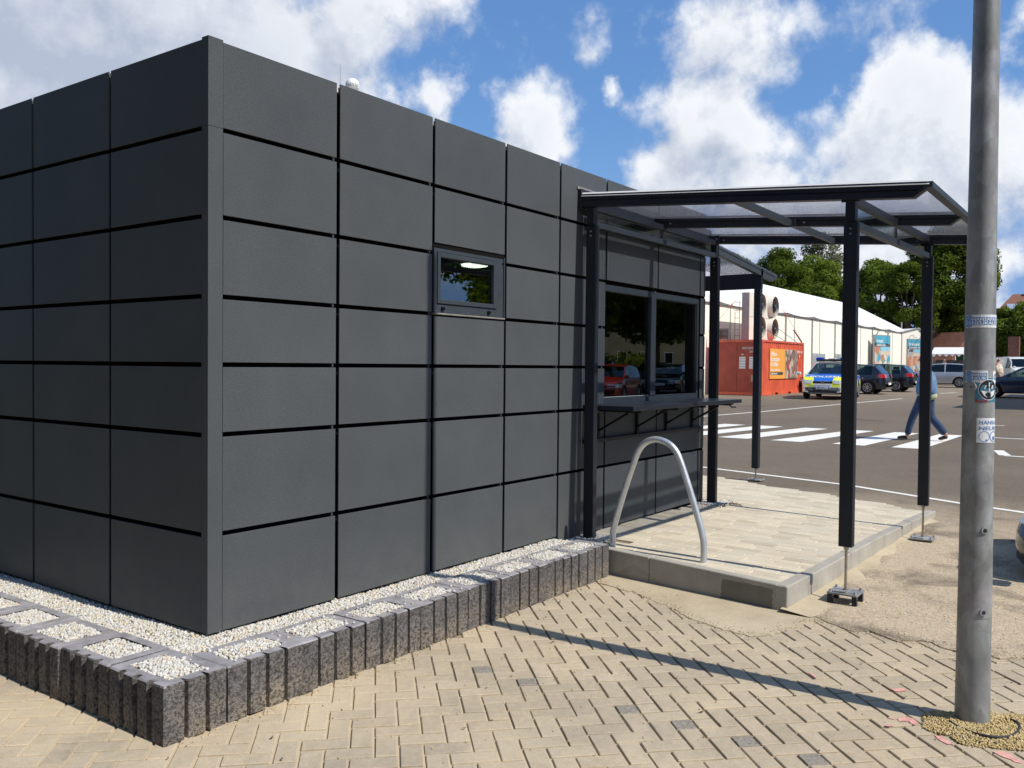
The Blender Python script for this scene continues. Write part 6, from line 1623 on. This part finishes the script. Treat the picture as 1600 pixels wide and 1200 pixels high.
jj = sel(['sl', 'el', 'sr', 'er'], 1.0, .030); jj['ch'] = (.025, 0, 1.36, .225, .19); jj['sp2'] = (.01, 0, 1.22, .235, .21); jj['sp1'] = (0, 0, 1.07, .245, .225); jj['hem'] = (-.01, 0, .90, .26, .24); jj['wl'] = (.015, .25, .97, .052, .052); jj['wr'] = (.13, -.245, .97, .052, .052); jj['col'] = (.03, 0, 1.47, .12, .10)
mobj('jacket', skin_mesh('jacket', jj, [('hem', 'sp1'), ('sp1', 'sp2'), ('sp2', 'ch'), ('ch', 'col'), ('ch', 'sl'), ('sl', 'el'), ('el', 'wl'), ('ch', 'sr'), ('sr', 'er'), ('er', 'wr')], M['denim_light'], 2), pw)
for a, b2, yy, tilt in (('hel', 'tl', .10, 0), ('her', 'tr', -.10, 1)):
    p0 = J[a]; p1 = J[b2]
    sj = dict(a=(p0[0] - .02, yy, p0[2] + .005, .045, .042), b=((p0[0] + p1[0]) / 2, yy * 1.03, (p0[2] + p1[2]) / 2 + .01, .047, .040), c=(p1[0] + .03, yy * 1.06, p1[2] - .004, .040, .028))
    mobj('shoe', skin_mesh('shoe', sj, [('a', 'b'), ('b', 'c')], M['shoe'], 2), pw)

def standing(name, loc, rz, top, trouser, hairc, label, sit=False):
    p = empty(name, (loc[0], loc[1], gz(loc[0]) + .006), R(rz), label, 'person', 'people in the car park')
    J2 = {k: v for k, v in J.items()}
    for s_, y in (('l', .10), ('r', -.10)):
        J2['k' + s_] = (.02, y, .50, .06, .06); J2['a' + s_] = (0, y, .10, .042, .042); J2['he' + s_] = (-.01, y, .05, .042, .035); J2['t' + s_] = (.14, y * 1.1, .04, .04, .03)
        J2['h' + s_] = (0, y * .9, .92, .10, .10)
    Jb2 = dict(J2); Eb2 = list(E_); add_hand(Jb2, Eb2, 'wl', 1, .5); add_hand(Jb2, Eb2, 'wr', -1, .8)
    mobj('body', skin_mesh('body', Jb2, Eb2, M['skin'], 1), p)
    q = {k: (*J2[k][:3], J2[k][3] + .02, J2[k][4] + .02) for k in ('pel', 'hl', 'kl', 'al', 'hr', 'kr', 'ar')}
    mobj('trousers', skin_mesh('trousers', q, [('pel', 'hl'), ('hl', 'kl'), ('kl', 'al'), ('pel', 'hr'), ('hr', 'kr'), ('kr', 'ar')], trouser, 1), p)
    mobj('top', skin_mesh('top', {k: v for k, v in jj.items()}, [('hem', 'sp1'), ('sp1', 'sp2'), ('sp2', 'ch'), ('ch', 'col'), ('ch', 'sl'), ('sl', 'el'), ('el', 'wl'), ('ch', 'sr'), ('sr', 'er'), ('er', 'wr')], top, 1), p)
    mobj('hair', skin_mesh('hair', dict(hj), [('a', 'b'), ('b', 'c')], hairc, 1), p)
    for s_, y in (('l', .10), ('r', -.10)):
        mobj('shoe', skin_mesh('shoe', dict(a=(-.02, y, .05, .045, .042), b=(.06, y * 1.05, .05, .047, .038), c=(.15, y * 1.1, .035, .04, .028)), [('a', 'b'), ('b', 'c')], M['shoe'], 1), p)
    return p
standing('person', (52.0, 2.72), 60, cloth('cream_blouse', (.62, .55, .45)), cloth('beige_trousers', (.40, .34, .26)), simple('blond_hair', (.36, .24, .10), .7), 'blond person in a cream top seen from behind beside the lamp post stickers')
standing('person', (65.5, 7.72), 200, cloth('pale_blue_top', (.45, .58, .62)), cloth('grey_trousers', (.2, .2, .22)), M['hair'], 'distant person in a pale blue top behind the silver estate car')

# ============================================================ houses and stalls far off
M['tile'] = None
def tile_mat():
    m, t, b = mat_base('red_roof_tiles'); p = opos(t)
    s = t.nodes.new('ShaderNodeSeparateXYZ'); t.links.new(p, s.inputs[0])
    w = mnode(t, 'FRACT', mnode(t, 'MULTIPLY', s.outputs['Z'], 4.2)); w2 = mnode(t, 'FRACT', mnode(t, 'MULTIPLY', s.outputs['X'], 3.3))
    c = ramp(t, noise(t, 2.0, 5, .7, p), [(.3, (.20, .085, .055)), (.7, (.30, .135, .085))])
    c = mixc(t, 1.0, c, ramp(t, w, [(.0, .55), (.15, 1.0), (.9, 1.05), (1, .6)]), 'MULTIPLY'); c = mixc(t, 1.0, c, ramp(t, w2, [(.0, .75), (.15, 1.0)]), 'MULTIPLY')
    t.links.new(c, b.inputs['Base Color']); b.inputs['Roughness'].default_value = .8; bump(t, b, w, .6, .03); return m
M['tile'] = tile_mat()
M['plaster'] = simple('pale_plaster', (.42, .38, .31), .85, var=.1); M['plaster_y'] = simple('ochre_plaster', (.46, .35, .17), .85, var=.1, scale=.8)
M['brick_wall'] = simple('red_brick_wall', (.24, .11, .075), .9, var=.25, scale=3)
def house(name, c, rz, lx, ly, hw, hr, wall, label, wins=(3, 2), hip=0):
    z0 = gz(c[0]); H_ = empty(name, (c[0], c[1], z0), R(rz), label, 'house', None)
    MB().prism([(-lx / 2, -ly / 2), (lx / 2, -ly / 2), (lx / 2, ly / 2), (-lx / 2, ly / 2)], -.2, hw).raw([(-lx / 2, -ly / 2, hw), (-lx / 2, ly / 2, hw), (-lx / 2 + hip, 0, hw + hr), (lx / 2, -ly / 2, hw), (lx / 2, ly / 2, hw), (lx / 2 - hip, 0, hw + hr)], [[0, 1, 2], [5, 4, 3]]).build('wall', wall, H_)
    o_ = .45; sl = hr / (ly / 2); rf = MB()
    for s in (1, -1):
        a = (-lx / 2 - .3, s * (ly / 2 + o_), hw - sl * o_); 
        V = [(-lx / 2 - .3, s * (ly / 2 + o_), hw - sl * o_ + .05), (lx / 2 + .3, s * (ly / 2 + o_), hw - sl * o_ + .05), (lx / 2 + .3 - hip, 0, hw + hr + .05), (-lx / 2 - .3 + hip, 0, hw + hr + .05)]
        V += [(x, y, z + .16) for x, y, z in V]; rf.raw(V, [[3, 2, 1, 0], [4, 5, 6, 7], [0, 1, 5, 4], [1, 2, 6, 5], [2, 3, 7, 6], [3, 0, 4, 7]])
    if hip:
        for s in (1, -1): rf.raw([(s * (lx / 2 + .3), -ly / 2 - o_, hw - sl * o_ + .06), (s * (lx / 2 + .3), ly / 2 + o_, hw - sl * o_ + .06), (s * (lx / 2 + .3 - hip), 0, hw + hr + .06)], [[0, 1, 2]])
    ro = rf.build('roof', M['tile'], H_)
    MB().box(lx * .2, lx * .2 + .7, -.4, .4, hw + hr - .6, hw + hr + .9).build('chimney', M['brick_wall'], ro)
    for st in range(wins[1]):
        for k in range(wins[0]):
            x = -lx / 2 + lx * (k + .5) / wins[0]; z = 1.0 + st * 2.7
            for s in (1, -1):
                w_ = MB().box(x - .6, x + .6, s * (ly / 2 + .02) - .03, s * (ly / 2 + .02) + .03, z, z + 1.35).build('window', M['print_white'], H_)
                MB().box(x - .52, x + .52, s * (ly / 2 + .055) - .004, s * (ly / 2 + .055) + .004, z + .08, z + 1.27).build('pane', M['car_glass'], w_)
        for k in range(2):
            y = -ly / 4 + k * ly / 2; z = 1.0 + st * 2.7
            w_ = MB().box(-lx / 2 - .05, -lx / 2 + .01, y - .6, y + .6, z, z + 1.35).build('window', M['print_white'], H_)
            MB().box(-lx / 2 - .058, -lx / 2 - .052, y - .52, y + .52, z + .08, z + 1.27).build('pane', M['car_glass'], w_)
    return H_, ro, sl
h1, ro, sl = house('brick_house', (106, 2.3), 98, 17, 9, 5.0, 3.6, M['plaster'], 'house with a red tiled roof and a skylight behind trees at the right edge', hip=3.2)
# skylight on the slope facing the camera (local +y side after turning)
for yv in (1, -1):
    V = [(x, yv * y, 5.0 + 3.6 - y * sl + .24) for x, y in ((4.6, 2.6), (6.2, 2.6), (6.2, 1.5), (4.6, 1.5))]; V += [(x, y, z + .05) for x, y, z in V]
    MB().raw(V, [[3, 2, 1, 0], [4, 5, 6, 7], [0, 1, 5, 4], [1, 2, 6, 5], [2, 3, 7, 6], [3, 0, 4, 7]]).build('skylight', simple('sky_glass', (.35, .42, .52), .1, spec=1), ro)
house('small_house', (92.0, 12.2), 60, 5, 4, 1.9, 2.3, M['brick_wall'], 'small red roofed house peeking out behind the big tree trunk', (1, 1))
house('shade_house', (39.5, -6.6), 0, 15, 6.2, 5.4, 3.2, M['plaster_y'], 'ochre plastered house out of frame whose shadow darkens the car park', (4, 2))
house('mirrored_house', (78, -38), 15, 26, 10, 6.0, 3.5, M['plaster_y'], 'long ochre house mirrored in the serving window behind the hedge', (8, 2))
# market stall with a white awning behind the silver car
ST = empty('market_stall', (76, 8.3, gz(76)), R(96), 'dark market stall under a white awning behind the silver estate car', 'market stall')
MB().box(-1.7, 1.7, -1.5, 1.5, 0, 1.7).build('counter', M['print_dark'], ST)
aw = MB()
for k in range(9):
    x0 = -2.0 + k * .45; aw.raw([(x0, 1.9, 2.15), (x0 + .45, 1.9, 2.15), (x0 + .45, -1.9, 2.75), (x0, -1.9, 2.75), (x0, 1.9, 2.19), (x0 + .45, 1.9, 2.19), (x0 + .45, -1.9, 2.79), (x0, -1.9, 2.79)], [[0, 1, 2, 3], [7, 6, 5, 4], [0, 4, 5, 1], [2, 6, 7, 3]])
    aw.raw([(x0, 1.91, 2.18), (x0 + .225, 1.93, 1.95 + .03 * (k % 2)), (x0 + .45, 1.91, 2.18)], [[0, 1, 2]])
aw.build('awning', M['print_white'], ST)
for x in (-1.9, 1.9):
    for y in (-1.8, 1.8): MB().box(x - .03, x + .03, y - .03, y + .03, 0, 2.2 if y > 0 else 2.75).build('pole', M['alu'], ST)
# radome and lightning rod on the kiosk roof
SD = empty('radome', (3.74, 2.89, 3.179), 0, 'small white domed antenna on a mast above the kiosk roof edge', 'antenna')
MB().tube([(0, 0, 0), (0, 0, 1.235)], .012, 8).build('mast', M['alu'], SD)
dm = [(0, 0, 1.235 + .0)]; zs = [(.05, 1.235), (.066, 1.240), (.072, 1.262), (.070, 1.29), (.058, 1.315), (.036, 1.333), (.006, 1.341)]
MB().tube([(0, 0, z) for r, z in zs], [r for r, z in zs], 20).build('dome', M['print_white'], SD, smooth=50)
mb = MB()
for k in range(7): mb.tube([(.073 * math.cos(3.5 + k * .22), .073 * math.sin(3.5 + k * .22), 1.243), (.070 * math.cos(3.5 + k * .22), .070 * math.sin(3.5 + k * .22), 1.275)], .004, 5)
mb.build('ribs', M['alu'], SD)
o = MB().tube([(0, 0, 0), (0, 0, 1.46)], [.006, .0025], 6).build('lightning_rod', M['alu']); o.location = (3.61, 2.93, 3.179); tag(o, 'thin vertical lightning rod just left of the white dome on the kiosk roof', 'lightning rod')

# ============================================================ trees
def leaves(P, Nn, s, seed, mat, name, parent):
    """one quad (bent) per point, random orientation biased to the normal"""
    r_ = np.random.default_rng(seed); n = len(P)
    d = Nn + r_.normal(0, .55, (n, 3)); d /= np.linalg.norm(d, axis=1, keepdims=True) + 1e-9
    a = np.cross(d, r_.normal(0, 1, (n, 3))); a /= np.linalg.norm(a, axis=1, keepdims=True) + 1e-9
    b = np.cross(d, a); sz = s * r_.uniform(.6, 1.25, (n, 1))
    V = np.stack([P - a * sz, P - b * sz * .55, P + a * sz, P + b * sz * .55], 1).reshape(-1, 3)
    F = np.arange(4 * n).reshape(-1, 4); return mobj(name, mesh_np(name, V, F, mat), parent)
def tree(name, x, y, h, cw, trunk_h, seed, mat, label, leaf=.16, dens=1.0, shape=1.0, group='trees behind the car park', cd=None, tr=None, nclump=None, cat='tree', co=(0, 0)):
    z0 = gz(x); T = empty(name, (x, y, z0), 0, label, cat, group); r = random.Random(seed); rn = np.random.default_rng(seed)
    ch = h - trunk_h; cz = trunk_h + ch * .5; tr = tr or max(.10, h * .028); cd = cd or cw
    mb = MB(); top = (co[0] + r.uniform(-.3, .3), co[1] + r.uniform(-.3, .3), trunk_h + ch * .75)
    mid = (top[0] * .3 + r.uniform(-.1, .1), top[1] * .3, trunk_h)
    mb.tube([(0, 0, -.2), (0, 0, .3), mid, ((mid[0] + top[0]) / 2, (mid[1] + top[1]) / 2, trunk_h + ch * .35), top], [tr * 1.4, tr, tr * .8, tr * .45, tr * .1], 9)
    tk = mb.build('trunk', M['bark'], T, smooth=50)
    nc = nclump or int(26 + cw * ch * 1.1); C_ = []
    for k in range(nc):
        u1 = r.uniform(-1, 1); q_ = r.uniform(0, 2 * math.pi); rad = r.uniform(.30, 1.0) ** .38
        zz = u1; wz = math.sqrt(max(0, 1 - abs(zz) ** (2.0 if zz < 0 else 2 * shape)))
        C_.append((co[0] + math.cos(q_) * wz * rad * cw / 2 * .92, co[1] + math.sin(q_) * wz * rad * cd / 2 * .92, cz + zz * ch / 2 * .93))
    for k in range(min(9, nc)):
        c = C_[k]; zb_ = trunk_h * .85 + (c[2] - trunk_h) * .3
        mb2 = MB().tube([(mid[0], mid[1], zb_), (c[0] * .5, c[1] * .5, (zb_ + c[2]) / 2 + .2), c], [tr * .4, tr * .22, tr * .06], 5); mb2.build('limb', M['bark'], tk)
    Pn = []; Nn = []
    for c in C_:
        cr = r.uniform(.085, .165) * min(cw, ch) * (1.25 if nclump else 1.0); n = int(dens * 30 * (cr / leaf) ** 1.42)
        n = min(max(n, 30), 900)
        v = rn.normal(0, 1, (n, 3)); v /= np.linalg.norm(v, axis=1, keepdims=True); rad = rn.uniform(.55, 1.08, (n, 1)) ** .6
        Pn.append(np.array(c) + v * rad * cr * np.array((1.1, 1.1, .82))); Nn.append(v * .8 + np.array((0, 0, .45)))
    P_ = np.concatenate(Pn); leaves(P_, np.concatenate(Nn), leaf, seed, mat, 'crown', T); return T, len(P_)
tot = 0
def tt(*a, **k):
    global tot
    T, n = tree(*a, **k); tot += n; return T
tt('linden_tree', 83.5, 25.8, 12.6, 6.0, 2.5, 1, M['leaf'], 'dense green tree with a pointed top above the marquee roof, leftmost of the row', shape=.75, leaf=.12)
tt('linden_tree', 88.5, 33.0, 12.8, 7.0, 2.5, 15, M['leaf'], 'dense green tree hidden low behind the leftmost tree above the marquee', leaf=.14)
tt('willow_tree', 108, 29.0, 17.2, 6.2, 5, 2, M['leaf_birch'], 'pale silvery loose tree rising behind the darker green ones', leaf=.16, dens=.38)
tt('linden_tree', 93, 25.2, 12.6, 7.2, 2.5, 3, M['leaf_light'], 'bright green tree in front of the silvery one, left of the front canopy post', leaf=.14)
tt('linden_tree', 93, 18.6, 11.9, 6.4, 3, 4, M['leaf_light'], 'light green tree right of the front canopy post', leaf=.13)
tt('chestnut_tree', 90, 15.2, 11.3, 5.0, 3, 5, M['leaf'], 'dark green chestnut between the light tree and the biggest one', leaf=.13)
tt('chestnut_tree', 95, 12.9, 15.8, 7.4, 4.2, 6, M['leaf'], 'biggest dark chestnut tree with a thick leaning trunk left of the lamp post', leaf=.14, nclump=120, tr=.55, co=(0, -.7))
tt('linden_tree', 95, 5.9, 7.2, 6.0, 1.6, 7, M['leaf_light'], 'small tree right of the lamp post in front of the red roof', leaf=.16)
tt('linden_tree', 92, 2.6, 6.4, 6.0, 1.4, 8, M['leaf'], 'low dark tree at the right edge in front of the red roofed house', leaf=.16)
tt('linden_tree', 99, -1.5, 8.0, 6.5, 1.6, 14, M['leaf_light'], 'green tree just outside the right edge', leaf=.14, dens=.8)
# trees, hedge mirrored in the windows
tt('chestnut_tree', 34.2, -20.3, 12.0, 8.6, 3.2, 9, M['leaf'], 'tall tree on the open side mirrored in both kiosk windows', leaf=.22, group='trees mirrored in the windows', nclump=70)
tt('chestnut_tree', 42.5, -25.5, 14.0, 12, 3.4, 10, M['leaf'], 'second tall tree mirrored in the serving window', leaf=.24, group='trees mirrored in the windows', nclump=70)
tt('chestnut_tree', 49, -22.0, 13.0, 11, 3.6, 11, M['leaf'], 'third tall tree mirrored in the serving window, farthest of them', leaf=.26, group='trees mirrored in the windows', nclump=70)
tt('linden_tree', 8, -24.5, 9.0, 6, 2.2, 12, M['leaf_light'], 'smaller tree mirrored in the small tilt window', leaf=.13, group='trees mirrored in the windows')
for k, (x_, y_) in enumerate(((-9.5, -2.5), (-10.5, 4.0), (-9.0, 10.5), (-12.5, -9.0))):  # unseen trees added to keep sky light off the left wall
    tt('chestnut_tree', x_, y_, (10.5, 11.5, 10.0, 11.0)[k], 8.5, 1.6, 60 + k, M['leaf'], ('full round chestnut tree behind the camera, nearest the planter corner', 'tallest chestnut tree on the blind left side of the kiosk', 'chestnut tree farthest back on the blind left side', 'chestnut tree behind the camera beyond the brick paving')[k], leaf=.30, group='trees on the left out of view', nclump=60)
rn = np.random.default_rng(77)
def hedge(name, x0, y0, x1, y1, h, w, n, s, mat, label, seed):
    t_ = rn.uniform(0, 1, n); v = rn.normal(0, 1, (n, 3)); v /= np.linalg.norm(v, axis=1, keepdims=True)
    bl_ = .75 + .35 * np.sin(t_ * 37 + seed) * np.sin(t_ * 13 + 1)
    P_ = np.stack([x0 + (x1 - x0) * t_ + v[:, 0] * w, y0 + (y1 - y0) * t_ + v[:, 1] * w, h * bl_ * (.5 + .5 * v[:, 2])], 1); P_[:, 2] += np.array([gz(x) for x in P_[:, 0]])
    o = leaves(P_, v, s, seed, mat, name, None); tag(o, label, name, kind='stuff'); return o
hedge('hedge', 28, -21.5, 54, -25, 2.3, 1.0, 9000, .13, M['leaf_light'], 'bright green hedge mirrored in the serving window', 5)
hedge('hedge', 88, 22, 98, 1.0, 3.0, 1.2, 7000, .17, M['leaf'], 'dark hedge under the trees behind the parked cars', 6)
hedge('woodland', 150, 90, 160, -60, 9.0, 6, 9000, .8, M['leaf'], 'far belt of trees that closes the view behind the car park', 8)
hedge('woodland', 20, -90, 120, -85, 5.0, 5, 7000, .8, M['leaf'], 'far belt of trees on the open side mirrored in the windows', 9)
o = MB().box(88.5, 89.1, 5.45, 6.35, .7, 4.6).build('brick_pillar', M['brick_wall']); tag(o, 'reddish brown brick pillar right behind the lamp post, beside the white van', 'pillar')
print("leaves", tot, sum(len(o.data.polygons) for o in bpy.data.objects if o.type=="MESH"))
